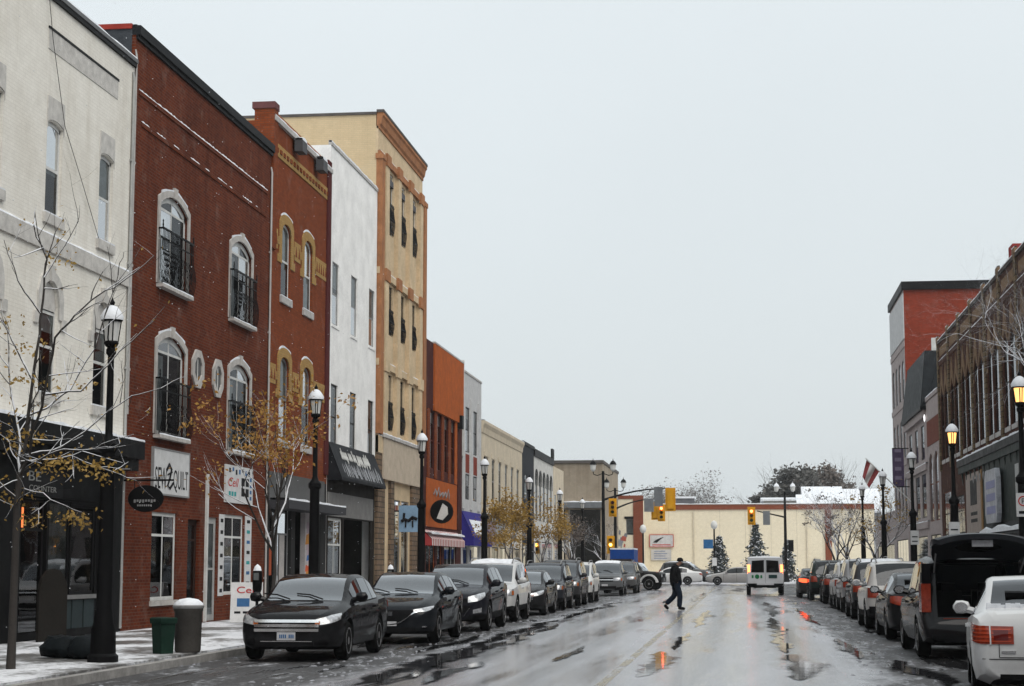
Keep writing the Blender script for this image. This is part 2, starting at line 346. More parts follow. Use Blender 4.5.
for i, (cx, cy, rx, ry) in enumerate([(-1.42, 30.2, .26, 3.6), (-1.3, 39, .12, 4), (-1.2, 56, .2, 8), (-2.2, 92, .22, 12), (.86, 29.5, .34, 3.4), (.78, 37.5, .16, 3.5), (.85, 48, .2, 7.5), (1.0, 68, .26, 10), (1.2, 98, .7, 3.5),
                                      (-5.2, 30.5, .42, 6), (-5.35, 44, .3, 8.0), (-5.3, 66, .26, 11.), (-3.4, 84, .14, 7), (2.0, 36, .16, 4), (2.6, 28, .25, 3.), (1.95, 58, .14, 8), (-.2, 118, .4, 8), (-5.9, 37.5, .16, 3.4), (-3.1, 33, .1, 2.5), (-4.3, 27, .2, 2.5), (-4.9, 36, .2, 12)]):
    puddle(cx, cy, rx*1.55, ry*1.1, .0055+.0009*i, 40+i)
# lumps of slush kicked along the parking lanes
m = MB(); rnd = random.Random(5)
def lump(m, x, y, z, sx, sy, sz, rnd):
    b = len(m.v); n = 7
    for k in range(n):
        t = 2*math.pi*k/n; q = rnd.uniform(.6, 1.2); m.v.append((x+sx*q*math.cos(t), y+sy*q*math.sin(t), z-.004))
    for k in range(n):
        t = 2*math.pi*(k+.4)/n; q = rnd.uniform(.35, .65); m.v.append((x+sx*q*math.cos(t), y+sy*q*math.sin(t), z+sz*rnd.uniform(.6, 1)))
    for k in range(n): m.f.append((b+k, b+(k+1) % n, b+n+(k+1) % n, b+n+k)); m.m.append(0)
    m.f.append(tuple(b+n+k for k in range(n))); m.m.append(0)
for i in range(1300):
    y = 18 + 80*rnd.random()**1.3; s = rnd.random()
    x = rnd.gauss(-6.0, .35) if s < .4 else (rnd.gauss(2.45, .3) if s < .75 else (KL+abs(rnd.gauss(0, .25)) if s < .88 else KR-abs(rnd.gauss(0, .25))))
    lump(m, x, y, .004, rnd.uniform(.015, .06), rnd.uniform(.02, .12), rnd.uniform(.006, .02), rnd)
stuff(tag(m.build('slush_lump', pbr('grey slush', (.26,.265,.285), .55, var=.4, vs=4, bump=.4)), 'grey slush lumps along the parking lanes', 'slush'))

# ------------------------------------------------------------------ buildings
def arc(u0, u1, z1, rise, n=10):
    c = (u0+u1)/2; h = (u1-u0)/2
    out = []
    for i in range(n+1):
        t = -1 + 2*i/n
        out.append((c+h*t, z1-rise + rise*(math.sqrt(max(0, 1-t*t)) if rise > .4*h else 1-t*t)))
    return out
class Bld:
    def __init__(s, name, label, Y0, Y1, H, side='L', depth=14., X=None, cat='building', Yface=None):
        s.side = side; s.W = Y1-Y0; s.H = H; s.depth = depth; s.holes = []; s.Y0 = Y0; s.Y1 = Y1
        if side == 'L': s.X = XL if X is None else X; loc, rz = (s.X, Y0, 0), R(90)
        elif side == 'R': s.X = XR if X is None else X; loc, rz = (s.X, Y1, 0), R(-90)
        else: s.X = Yface; loc, rz = (Y0, Yface, 0), 0           # 'F': faces the camera, Y0/Y1 are X values
        s.root = thing(name, label, cat, loc, rz)
        near = Y0 if side == 'L' else Y0+10
        s.ko, s.ki = (.55, .32) if near < 58 else ((.38, .22) if near < 100 else (.25, .15))
        if side == 'R' and Y0 < 60: s.ko, s.ki = .22, .16
    def pu(s, px, py):
        if s.side == 'L': y, z = onX(px, py, s.X); return y-s.Y0, z
        if s.side == 'R': y, z = onX(px, py, s.X); return s.Y1-y, z
        x, z = onY(px, py, s.X); return x-s.Y0, z
    def rect(s, pl, pt, pb, pr):
        u0, zt = s.pu(pl, pt); u1 = s.pu(pr, (pt+pb)/2)[0]; zb = s.pu(pl, pb)[1]
        return min(u0,u1), max(u0,u1), zb, zt
    def part(s, m, name, mat, smooth=None, parent=None): return m.build(name, mat, parent or s.root, smooth)
    def box(s, name, mat, u0, u1, d0, d1, z0, z1, parent=None): return MB().box(u0,u1,d0,d1,z0,z1).build(name, mat, parent or s.root)
    def hole(s, u0, u1, z0, z1, rise=0.): s.holes.append((u0,u1,z0,z1,rise))
    def window(s, u0, u1, z0, z1, rise=0., kind='sash', frame=WHITEFRAME, recess=.16, sill=None, blind=.5, glass=GLASS, fw=.06, nx=1, nz=1, name='window', bars=None, blindmat=BLIND):
        s.hole(u0, u1, z0, z1, rise); d = recess; zt = z1-rise*.9
        m = MB()
        m.box(u0,u0+fw,d,d+.07,z0,zt); m.box(u1-fw,u1,d,d+.07,z0,zt); m.box(u0+fw,u1-fw,d,d+.07,z0,z0+fw)
        if rise:
            ar = arc(u0, u1, z1, rise); m.band([(p[0], max(z0, p[1]-fw*1.4)) for p in ar], ar, d, d+.07)
        else: m.box(u0+fw,u1-fw,d,d+.07,z1-fw,z1)
        cells = []
        if kind == 'sash': nz = 2
        iu0, iu1, iz0, iz1 = u0+fw, u1-fw, z0+fw, (z1-fw)
        for k in range(1, nx): u = iu0+(iu1-iu0)*k/nx; m.box(u-.025,u+.025,d+.008,d+.062,iz0,iz1)
        zc = [iz0+(iz1-iz0)*k/nz for k in range(nz+1)] if bars is None else [iz0]+[z0+(z1-z0)*b for b in bars]+[iz1]
        for z in zc[1:-1]: m.box(iu0,iu1,d+.012,d+.06,z-.03,z+.03)
        f = s.part(m, name, frame)
        for i in range(nx):
            for k in range(len(zc)-1):
                a, b = iu0+(iu1-iu0)*i/nx, iu0+(iu1-iu0)*(i+1)/nx; top = zc[k+1]
                if rise and k == len(zc)-2:
                    pts = [(p[0], d+.04, min(p[1], z1)) for p in arc(u0,u1,z1,rise) if a-.001 <= p[0] <= b+.001]
                    zlim = arc(u0,u1,z1,rise)
                    g = MB().poly(*([(a,d+.04,zc[k]),(b,d+.04,zc[k])] + [(p[0],p[1],p[2]-.02) for p in reversed(pts)])) if len(pts) > 1 else MB().poly((a,d+.04,zc[k]),(b,d+.04,zc[k]),(b,d+.04,zt),(a,d+.04,zt))
                else: g = MB().poly((a,d+.04,zc[k]),(b,d+.04,zc[k]),(b,d+.04,top),(a,d+.04,top))
                g.build('pane', glass, f)
        if blind: MB().box(u0+.03,u1-.03,d+.12,d+.13,z1-(z1-z0)*blind,z1).build('blind', blindmat, f)
        if sill: MB().box(u0-.1,u1+.1,-.12,d-.002,z0-.2,z0).build('sill', sill, f); MB().box(u0-.08,u1+.08,-.11,d-.02,z0+.003,z0+.03).build('snow', SNOW, f)
        return f
    def surround(s, u0, u1, z0, z1, rise, t, out, mat, parent, legs=None, name='surround', keystone=None, snowy=False):
        ar = arc(u0, u1, z1, rise)
        zl = z0 if legs is None else legs
        inner = [(u0, zl)] + ar + [(u1, zl)]
        c = (u0+u1)/2
        outer = [(u0-t, zl)] + [(c+(p[0]-c)*(1+2*t/(u1-u0)), p[1]+t*(1.0 if rise else 1)) for p in ar] + [(u1+t, zl)]
        m = MB().band(inner, outer, -out, .03); o = m.build(name, mat, parent)
        if snowy: oo = [p for p in outer[2:-2]]; MB().band([(p[0], p[1]+.001) for p in oo], [(p[0], p[1]+.05+.02*math.sin(p[0]*31)) for p in oo], -out, -.005).build('snow', SNOW, parent)
        if keystone: MB().prism([(c-.09, z1-.02),(c+.09, z1-.02),(c+.13, z1+t+.1),(c-.13, z1+t+.1)], 'y', -out-.05, .02).build('keystone', keystone, parent)
        return o
    def finish(s, mat, sidemat=None, roof=ROOFING, thick=.34, base=0., parapet=.5, interior=DARKROOM, ground=None, gz=3.7):
        hs = s.holes; us = sorted({0, s.W} | {x for h in hs for x in h[:2]}); zs = sorted({base, s.H} | {x for h in hs for x in h[2:4]} | ({gz} if ground else set()))
        m = MB(); mg = MB()
        for i in range(len(us)-1):
            for k in range(len(zs)-1):
                uc, zc = (us[i]+us[i+1])/2, (zs[k]+zs[k+1])/2
                if us[i+1]-us[i] < 1e-4 or zs[k+1]-zs[k] < 1e-4 or any(h[0] < uc < h[1] and h[2] < zc < h[3] for h in hs): continue
                (mg if ground and zc < gz else m).poly((us[i],0,zs[k]),(us[i+1],0,zs[k]),(us[i+1],0,zs[k+1]),(us[i],0,zs[k+1]))
        for u0,u1,z0,z1,r in hs:
            t = thick; zt = z1-r; M_ = mg if ground and z1 <= gz else m
            M_.poly((u0,0,z0),(u0,t,z0),(u0,t,zt),(u0,0,zt)); M_.poly((u1,0,z0),(u1,0,zt),(u1,t,zt),(u1,t,z0)); M_.poly((u0,0,z0),(u1,0,z0),(u1,t,z0),(u0,t,z0))
            if r:
                a = arc(u0,u1,z1,r)
                for p, q in zip(a, a[1:]):
                    m.poly((p[0],0,p[1]),(q[0],0,q[1]),(q[0],0,z1),(p[0],0,z1)); m.poly((p[0],0,p[1]),(p[0],t,p[1]),(q[0],t,q[1]),(q[0],0,q[1]))
                    m.poly((p[0],t,p[1]),(q[0],t,q[1]),(q[0],t,z1),(p[0],t,z1))
            else: M_.poly((u0,0,z1),(u0,t,z1),(u1,t,z1),(u1,0,z1))
        me = bpy.data.meshes.new('wall'); me.from_pydata(m.v, [], m.f)
        bm = bmesh.new(); bm.from_mesh(me); bmesh.ops.remove_doubles(bm, verts=bm.verts, dist=.0005); bm.to_mesh(me); bm.free()
        wall = mkobj('wall', me, mat, s.root)
        if ground: mg.build('shopfront_wall', ground, s.root)
        W, H, D = s.W, s.H, s.depth
        MB().poly((.001,0,base),(.001,D,base),(.001,D,H),(.001,0,H)).poly((W-.001,0,base),(W-.001,0,H),(W-.001,D,H),(W-.001,D,base)).poly((0,D,base),(W,D,base),(W,D,H),(0,D,H)).build('side_wall', sidemat or mat, s.root)
        zr = H-parapet
        rf = MB().box(.01, W-.01, .01, D-.01, zr-.25, zr).build('roof', roof, s.root)
        MB().box(.25, W-.25, .36, D-.2, zr+.002, zr+.08).build('snow', SNOW, rf)
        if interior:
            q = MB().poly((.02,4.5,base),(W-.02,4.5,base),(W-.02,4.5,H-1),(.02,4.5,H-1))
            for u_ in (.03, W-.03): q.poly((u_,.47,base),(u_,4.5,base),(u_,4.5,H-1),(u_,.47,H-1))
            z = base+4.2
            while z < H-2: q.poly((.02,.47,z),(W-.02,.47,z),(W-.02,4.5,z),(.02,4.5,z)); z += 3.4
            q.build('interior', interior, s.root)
        if s.side != 'F':                        # shallow relief: these fronts are flat
            seen = set()
            for o in s.root.children_recursive:
                if o.type != 'MESH': continue
                if o.location.y < 0: o.location.y *= s.ko
                if o.data.name in seen: continue
                seen.add(o.data.name)
                for v in o.data.vertices:
                    if v.co.y < 0: v.co.y *= s.ko
                    elif v.co.y < .46: v.co.y *= s.ki
        return wall
def snowcap(b, u0, u1, d0, d1, z, h=.06, parent=None, seed=0, seg=.35):
    """thin uneven lying snow on a ledge, parent = the piece it lies on"""
    rnd = random.Random(seed); n = max(2, int((u1-u0)/seg)); m = MB(); top = []
    for i in range(n+1):
        u = u0+(u1-u0)*i/n; hh = h*rnd.uniform(.45, 1.15); top.append((u, hh))
    pts = []
    for u, hh in top: pts += [(u, d0, z+.002), (u, d0+.02, z+hh*.8), (u, (d0+d1)/2, z+hh), (u, d1, z+hh*.9), (u, d1, z+.002)]
    F = []
    for i in range(n):
        for k in range(4): F.append((i*5+k, i*5+k+1, (i+1)*5+k+1, (i+1)*5+k))
    m._add(pts, F); return m.build('snow', SNOW, parent or b.root, 60)
def downpipe(b, u, z0, z1, mat, d=-.07, r=.055):
    o = MB().tube([(u,d,z0),(u,d,z1-.15),(u,d+.06,z1)], r, 8).build('downpipe', mat, b.root, 40); z = z0+1
    m = MB()
    while z < z1-1: m.box(u-.08,u+.08,d-.03,0,z,z+.05); z += 2.4
    stuff(m.build('pipe_clips', mat, o)); return o
def awning(b, u0, u1, z0, z1, out, mat, name='awning', snow=False, valance=.18, lip=0):
    m = MB(); m._add([(u0,0,z1),(u1,0,z1),(u1,-out,z0),(u0,-out,z0),(u0,0,z1-.05),(u1,0,z1-.05),(u1,-out+.03,z0-.04),(u0,-out+.03,z0-.04)],
                     [(0,1,2,3),(4,7,6,5),(0,3,7,4),(1,5,6,2)])
    m.poly((u0,0,z1),(u0,-out,z0),(u0,-.02,z0)); m.poly((u1,0,z1),(u1,-.02,z0),(u1,-out,z0))
    m.poly((u0,-out,z0),(u1,-out,z0),(u1,-out-.004,z0-valance),(u0,-out-.004,z0-valance))
    m.poly((u0,-out,z0),(u0,-out,z0-valance),(u0,-.02,z0-valance),(u0,-.02,z0)); m.poly((u1,-out,z0),(u1,-out,z0-valance),(u1,-.02,z0-valance),(u1,-.02,z0))
    return m.build(name, mat, b.root)

# --- white painted brick building, nearest on the left
WB = brickmat('white painted brick', (.80,.77,.705), (.84,.81,.745), (.76,.73,.665), bump=.22, stain=.6, stc=(.66,.62,.56))
STONE = pbr('grey dressed stone', (.45,.435,.42), .85, var=.25, vs=5, bump=.35, bs=18)
LST = pbr('pale dressed stone', (.55,.53,.50), .85, var=.2, vs=5, bump=.35, bs=18)
b = Bld('white_brick_building', 'white painted brick building with black shopfront at the left edge', 18.0, 39.25, 13.15)
o = b
pitch = b.pu(99, 190)[0] - b.pu(46, 165)[0]; uB = b.pu(46, 165)[0]
ww = b.pu(62, 165)[0] - uB
zu0, zu1 = b.pu(46, 213)[1], b.pu(46, 117)[1]; zl0, zl1 = b.pu(42, 393)[1], b.pu(42, 277)[1]
for i, k in enumerate((1, 0, -1, -2, -3)):
    u = uB + k*pitch
    f = b.window(u, u+ww, zu0, zu1, .07, 'sash', recess=.2, sill=LST, blind=(.5,.55,.4,.5,.6)[i], blindmat=BLIND)
    MB().band([(u-.02, zu1-.2)]+[(p[0],p[1]+.03) for p in arc(u,u+ww,zu1,.07)]+[(u+ww+.02, zu1-.2)], [(u-.04, zu1+.1)]+[(p[0], zu1+.48) for p in arc(u-.02,u+ww+.02,zu1,.07)]+[(u+ww+.04, zu1+.1)], -.04, .02).build('lintel', LST, f)
    ul = u-.05; wl = ww+.1
    f = b.window(ul, ul+wl, zl0, zl1, .5, 'sash', recess=.22, sill=LST, blind=.45, bars=[.42, .72])
    MB().prism([(ul+.05, zl0+(zl1-zl0)*.74), (ul+wl-.05, zl0+(zl1-zl0)*.74)] + [(p[0], p[1]-.02) for p in reversed(arc(ul+.02,ul+wl-.02,zl1,.5))], 'y', .16, .2).build('transom_panel', LST, f)
    b.surround(ul, ul+wl, zl0, zl1, .5, .2, .07, LST, f, legs=zl1-.75, name='hood_mould', keystone=LST)
    for q in (-1, 1):
        uu = ul-.36 if q < 0 else ul+wl+.12
        MB().box(uu, uu+.24, -.09, .02, zl1-.95, zl1-.72).build('label_stop', LST, f)
sc = b.box('string_course', LST, 0, b.W, -.1, .02, 7.88, 8.22); snowcap(b, 0, b.W, -.1, 0, 8.22, .05, sc, 2)
u0, z1 = b.pu(49, 28); u1, _ = b.pu(118, 79)
b.box('recessed_panel', LST, u0, u1, -.025, .02, z1-.42, z1); b.box('painted_panel_shadow', DARKFRAME, u0-.02, u1+.03, -.05, .02, z1, z1+.05)  # dark strip stands in for the shade along the panel's top
b.box('recessed_panel', LST, u0-8, u1-7.7, -.025, .02, z1-.42, z1)
cp = b.box('coping', pbr('weathered lead coping', (.16,.165,.17), .6), -.05, b.W+.03, -.14, .4, 13.15, 13.24); b.box('gutter_fascia', DARKFRAME, 0, b.W, -.1, .02, 13.05, 13.15); snowcap(b, 0, b.W, -.12, .38, 13.24, .06, cp, 3)
downpipe(b, b.W-.12, .2, 12.9, pbr('grey plastic pipe', (.36,.36,.35), .5))
# shopfront
SHOPBLK = pbr('black shopfront paint', (.007,.007,.0075), .5, var=.3, bump=.1, spec=.04); TEAL = pbr('dark teal panelling', (.03,.042,.045), .5, var=.25)
cn = b.box('cornice', SHOPBLK, .0, b.W+.02, -.85, .02, 3.95, 4.35); b.box('cornice_moulding', SHOPBLK, 0, b.W+.02, -.6, .018, 3.7, 3.95, cn)
snowcap(b, 0, b.W+.02, -.85, -.05, 4.35, .09, cn, 4)
fa = b.box('fascia', SHOPBLK, 0, b.W-.3, -.06, .01, 2.95, 3.7)
u0, zt = b.pu(22, 476); u1 = b.pu(60, 480)[0]
sg = b.box('shop_sign', DARKFRAME, u0-.2, u1, -.14, -.062, 2.95, 3.5)
WTXT = pbr('white lettering', (.6,.6,.58), .5, var=.1, bump=0)
DTXT = pbr('dim lettering', (.26,.26,.25), .6, bump=0); text('BE', DTXT, sg, u0+.45, 3.33, .62, .19, -.15); text('COUNTER', DTXT, sg, (u0+u1)/2-.1, 3.1, (u1-u0)*.72, .11, -.15)
ub = [b.pu(p, 560)[0] for p in (20, 48, 71, 95, 118)]
OLDGLASS = pbr('hazy curtain', (.18,.18,.17), .8, var=.5, vs=3)
b.window(ub[1], ub[2]-.06, 1.0, 2.9, 0, 'fixed', DARKFRAME, .12, blind=.98, glass=GLASS_D, blindmat=OLDGLASS, name='shop_window')
f = b.window(ub[2], ub[3], 1.0, 2.85, 0, 'fixed', DARKFRAME, .12, blind=0, glass=GLASS_D, name='shop_window')
MB().box(ub[2]+.9, ub[2]+1.12, .9, .95, 1.15, 2.3).build('blue_light_panel', emis('blue glow', (.25,.6,.85), 1.6), f)
b.window(ub[0], ub[1]-.1, .15, 2.9, 0, 'fixed', DARKFRAME, .25, blind=0, glass=GLASS_D, name='shop_door', bars=[.78])
MB().box(ub[0]+.35, ub[1]-.1, .5, .55, 2.3, 2.75).build('orange_menu_board', emis('orange glow', (1,.22,.06), 2.2), b.root)
for k in range(4): 
    a = ub[1]+(ub[3]-ub[1])*k/4; b.box('stall_riser', TEAL, a+.04, a+(ub[3]-ub[1])/4-.04, -.03, .02, .3, .88)
b.box('sill_ledge', pbr('grey sill', (.2,.2,.2), .6), ub[1]-.05, ub[3]+.05, -.1, .11, .9, .985)
for k in range(3): b.window(2+k*3.6, 5+k*3.6, .6, 2.9, 0, 'fixed', DARKFRAME, .12, blind=0, glass=GLASS_D, nx=2, name='shop_window')
b.box('pilaster', SHOPBLK, ub[3]+.25, ub[4], -.1, .02, .1, 3.7)
b.box('shopfront_panel', SHOPBLK, 0, b.W-.3, -.004, .0005, .1, .29)
b.finish(WB, ground=SHOPBLK)
# black facing behind the shopfront
ca = MB().tube([(b.pu(46,0)[0], -.06, 13.1), (b.pu(50,35)[0], -.07, 12.2), (b.pu(62,130)[0], -.06, 10.6), (b.pu(80,190)[0], -.06, 9.6), (b.pu(97,240)[0], -.05, 8.6)], .007, 5).build('cable', DARKFRAME, b.root)

# --- rows continuing behind the photographer
for nm, lb, ya, yb, hh, sd, mt in (('brown_row_building', 'brown brick row continuing the left side behind the viewpoint', -55, 17.9, 12., 'L', ((.16,.08,.05), (.12,.06,.04), (.1,.07,.05))), ('dark_row_building', 'dark brick row continuing the right side behind the viewpoint', -55, 51.9, 11.5, 'R', ((.1,.05,.035), (.08,.04,.03), (.06,.04,.03)))):
    b = Bld(nm, lb, ya, yb, hh, sd)
    for k in range(int((yb-ya)/6)):
        for z in (4.6, 8.0): b.window(1.5+k*6, 3.2+k*6, z, z+2.2, 0, 'sash', WHITEFRAME, .2, blind=.3)
        b.window(.8+k*6, 5.4+k*6, .5, 3, 0, 'fixed', DARKFRAME, .2, blind=0, glass=GLASS_D, nx=2, name='shop_window')
    b.finish(brickmat('row brick '+sd, *mt))
b = Bld('closing_building', 'dark brick building closing the street behind the viewpoint', -16, 12, 11, 'F', 10, Yface=-70); b.root.rotation_euler = (0, 0, math.pi); b.root.location = (12, -60, 0)
for k in range(4): b.window(2+k*6.5, 4.5+k*6.5, 5, 7.6, 0, 'sash', WHITEFRAME, .2, blind=.3)
b.finish(MATS['row brick L'])
# --- red brick building with balconies
RB = brickmat('dark red brick', (.155,.034,.012), (.098,.021,.009), (.13,.062,.045), bump=.5, stain=.85, stc=(.36,.31,.29))
STN2 = pbr('pale window stone', (.47,.445,.42), .8, var=.2, vs=6, bump=.3)
b = Bld('red_brick_building', 'dark red brick building with black juliet balconies and quilting shop', 39.3, 51.55, 13.86)
PIPEW = pbr('pale downpipe paint', (.42,.4,.38), .5)
def balcony(b, u0, u1, z0, h, parent_mat=BLACKMETAL, belly=.28, step=.1, root=None, name='balcony'):
    m = MB(); n = max(3, int((u1-u0)/step)); bow = lambda t: -.12-belly*math.sin(math.pi*min(1, max(0, t)))
    fl = MB().box(u0, u1, -.32, 0, z0-.08, z0).build(name, STN2 if name == 'balcony' else parent_mat, root or b.root)
    for k in range(n+1):
        u = u0+(u1-u0)*k/n
        pts = [(u, -.26-(.13*math.sin(math.pi*min(1, t*1.6))), z0+h*t) for t in (0, .12, .25, .38, .5, .62, .8, 1)]
        m.tube(pts, .018, 4)
        if k % 2 and k < n:
            for q in range(8):
                a0, a1 = q*.785, (q+1)*.785; m.tube([(u+.055*math.cos(a0), -.40, z0+h*.36+.09*math.sin(a0)), (u+.055*math.cos(a1), -.40, z0+h*.36+.09*math.sin(a1))], .013, 4, False)
    m.box(u0-.02, u1+.02, -.285, -.235, z0+h, z0+h+.05); m.box(u0, u1, -.28, -.24, z0+.03, z0+.06); m.box(u0, u1, -.275, -.245, z0+h*.8, z0+h*.8+.03)
    for u in (u0, u1):
        m.box(u-.02, u+.02, -.26, 0, z0+h, z0+h+.04)
        for k in range(1, 3): m.tube([(u, -.26*k/3, z0), (u, -.26*k/3, z0+h)], .01, 4)
        m.lathe([(.02,0),(.035,.06),(.02,.12),(.03,.16),(0.002,.2)], 6, (u, -.26, z0+h+.04))
    r = m.build('railing', parent_mat, fl); snowcap(b, u0, u1, -.31, -.28, z0, .05, fl, int(u0*10)); return fl
wins = [(160, 190, 284, 187), (231, 231, 320, 251), (157, 332, 434, 184), (229, 360, 452, 249)]
wl = []
for i, (pl, pt, pb, pr) in enumerate(wins):
    u0, u1, z0, z1 = b.rect(pl, pt, pb, pr); wl.append((u0, u1, z0, z1))
wl[1] = (wl[1][0], wl[1][1], wl[0][2], wl[0][3]); wl[3] = (wl[3][0], wl[3][1], wl[2][2], wl[2][3])
for i, (u0, u1, z0, z1) in enumerate(wl):
    f = b.window(u0, u1, z0, z1, .3, 'fixed', WHITEFRAME, .18, blind=0, nx=2, bars=[.83], fw=.1, name='french_window')
    b.surround(u0, u1, z0, z1, .3, .15, .07, STN2, f, keystone=STN2, snowy=True)
    MB().box(u0+.12, u0+.12+(u1-u0)*.3, .3, .31, z0, z1-.5).build('curtain', BLIND, f)
    balcony(b, u0-.12, u1+.12, z0-.02, 1.32)
for cx, cy, hw in ((197, 369, 6.3), (217, 378.5, 5.6)):
    uc, zc = b.pu(cx, cy); r0 = .62; z_h = .95; us = (b.pu(cx+hw, cy)[0]-b.pu(cx-hw, cy)[0])/2
    zh = (b.pu(cx, cy-20.5)[1]-b.pu(cx, cy+20.5)[1])/2
    oc = lambda k: [(uc+us*k*math.cos(a), zc+zh*(1-(1-k)*us/zh)*math.sin(a)) for a in [R(22.5+45*q) for q in range(8)]]
    f = MB().band(oc(.62), oc(1.0), -.09, .0, True).build('octagon_window', STN2, b.root)
    MB().poly(*[(p[0], -.02, p[1]) for p in oc(.63)]).build('pane', pbr('dusky pane', (.10,.10,.1), .08, var=.3, bump=0), f)
    MB().box(uc-.02, uc+.02, -.04, -.021, zc-zh*.7, zc+zh*.7).build('glazing_bar', WHITEFRAME, f)
for a, c in (((136,88),(267,191)), ((141,125),(266,212))):
    u0, z0 = b.pu(*a); u1, z1 = b.pu(*c); z = (z0+z1)/2
    o = b.box('brick_ledge', RB, max(.25, u0), u1, -.05, .01, z-.1, z)
    if a[1] == 88: snowcap(b, max(.25, u0), u1, -.05, 0, z, .05, o, 7, .12)
    else:
        for k in range(9): uu = u0+(u1-u0)*(k+.1*math.sin(k*5))/9; snowcap(b, uu, uu+.55+.45*math.sin(k*3), -.05, 0, z, .045, o, 8+k, .12)
cor = b.box('cornice', pbr('dark slate cornice', (.02,.021,.023), .55, var=.3), -.02, b.W, -.2, .3, 13.86, 14.08); b.box('cornice_bed', DARKFRAME, 0, b.W, -.1, .02, 13.76, 13.86, cor)
snowcap(b, 0, b.W, -.05, .28, 14.08, .04, cor, 12)
MB().poly((-.02,.3,13.1),(-.02,14,13.1),(-.02,14,14.0),(-.02,.3,14.0)).build('slate_side', pbr('slate hung side', (.05,.055,.062), .6, var=.3, vs=4), b.root)
b.box('red_side_cap', pbr('red metal cap', (.28,.04,.03), .5), -.06, .12, .3, 14, 14.0, 14.12)
downpipe(b, b.W-.06, .2, 13.4, PIPEW); downpipe(b, .02, 5., 13.5, PIPEW, -.03, .04)
SIGNW = pbr('white sign board', (.6,.6,.6), .5, var=.12, vs=4, bump=0); INK = pbr('black lettering', (.015,.015,.017), .5, bump=0); REDINK = pbr('red lettering', (.45,.03,.03), .5, bump=0); BLUEINK = pbr('blue print', (.05,.14,.3), .5, bump=0); TEALINK = pbr('teal print', (.04,.3,.3), .5, bump=0)
u0, u1, z0, z1 = b.rect(152, 448, 492.5, 187); sg = b.box('sew_sign', SIGNW, u0, u1, -.1, .01, z0, z1); MB().band([(u0,z0),(u1,z0),(u1,z1),(u0,z1)], [(u0-.04,z0-.04),(u1+.04,z0-.04),(u1+.04,z1+.04),(u0-.04,z1+.04)], -.12, 0, True).build('sign_frame', GREYFRAME, sg)
zc = b.pu(152, 477)[1]; wd = u1-u0
text('SEW', INK, sg, u0+wd*.2, zc, wd*.32, .52, -.105); text('QUILT', INK, sg, u0+wd*.76, zc-.03, wd*.42, .55, -.105)
m = MB(); cxu = u0+wd*.43                                   # looping needle-and-thread mark between the words
m.tube([(cxu-.24, -.115, zc+.2), (cxu-.05, -.115, zc+.36), (cxu+.14, -.115, zc+.24), (cxu+.02, -.115, zc+.02), (cxu-.14, -.115, zc-.16), (cxu+.05, -.115, zc-.22), (cxu+.3, -.115, zc-.08)], .04, 5); m.tube([(cxu-.15,-.116,zc+.1),(cxu+.2,-.116,zc+.18)], .025, 5); m.build('needle_mark', INK, sg)
u0, u1, z0, z1 = b.rect(224.5, 464, 502, 251); sg = b.box('phone_shop_sign', SIGNW, u0, u1, -.1, .01, z0, z1); wd, hh = u1-u0, z1-z0
text('Cell', REDINK, sg, u0+wd*.27, z0+hh*.55, wd*.38, hh*.24, -.105, shear=.3)
for k in range(3): MB().box(u0+wd*(.1+.1*k), u0+wd*(.17+.1*k), -.106, -.1, z0+hh*.18, z0+hh*.3).build('print_block', TEALINK, sg)
for k in range(7): MB().box(u0+wd*(.1+.12*k), u0+wd*(.16+.12*k), -.106, -.1, z0+hh*(.8+.05*math.sin(k*2)), z0+hh*(.92+.03*math.sin(k*2))).build('print_block', (INK, BLUEINK)[k % 2], sg)
for k in range(4): MB().box(u0+wd*(.56+.16*(k % 2)), u0+wd*(.68+.16*(k % 2)), -.106, -.1, z0+hh*(.2+.28*(k//2)), z0+hh*(.42+.28*(k//2))).build('print_block', INK, sg)
for k in range(4): MB().box(u0+wd*.88, u0+wd*.95, -.106, -.1, z0+hh*(.12+.17*k), z0+hh*(.22+.17*k)).build('print_block', BLUEINK, sg)
u0, u1, z0, z1 = b.rect(152, 511.5, 601, 176); f = b.window(u0, u1, z0, z1, 0, 'fixed', WHITEFRAME, .14, blind=0, nx=2, bars=[.74], fw=.09, name='shop_window'); MB().box(u0+.2, u1-.2, .75, .78, z0+.1, z0+.75).build('display_board', BLIND, f)
MB().box(u0-.06, u1+.06, -.1, .12, z0-.12, z0).build('sill', STN2, f)
u0, u1, z0, z1 = b.rect(188, 519, 622, 199); b.window(u0, u1, .16, z1, 0, 'fixed', pbr('dark brown door paint', (.035,.02,.016), .5), .3, blind=.99, bars=[.8], fw=.14, blindmat=DARKROOM, name='door')
u0 = b.pu(204, 560)[0]; b.box('white_post', WHITEFRAME, u0, u0+.12, -.12, 0, .15, b.pu(205, 474)[1]); 
u0, u1, z0, z1 = b.rect(206, 517, 620, 216); b.window(u0, u1, .16, z1, 0, 'fixed', pbr('grey white door', (.36,.36,.35), .5, var=.2), .12, blind=.99, bars=[.5], fw=.16, blindmat=pbr('grey door panel', (.3,.3,.29), .5), name='door')
u0, u1, z0, z1 = b.rect(224, 514, 595, 243); f = b.window(u0, u1, z0, z1, 0, 'fixed', WHITEFRAME, .12, blind=0, nx=2, bars=[.72], fw=.09, name='shop_window')
MB().box(u0+.25, u1-.9, .5, .53, z1-.45, z1-.33).build('neon_sign', emis('red neon', (1,.06,.04), .9), f); MB().box(u0+.2, u1-.5, .7, .74, z0+.4, z0+.9).build('display_shelf', BLIND, f); MB().box(u0+.2, u1-.5, .7, .74, z0+1.2, z0+1.6).build('display_shelf', pbr('teal stock', (.1,.2,.2), .6), f)
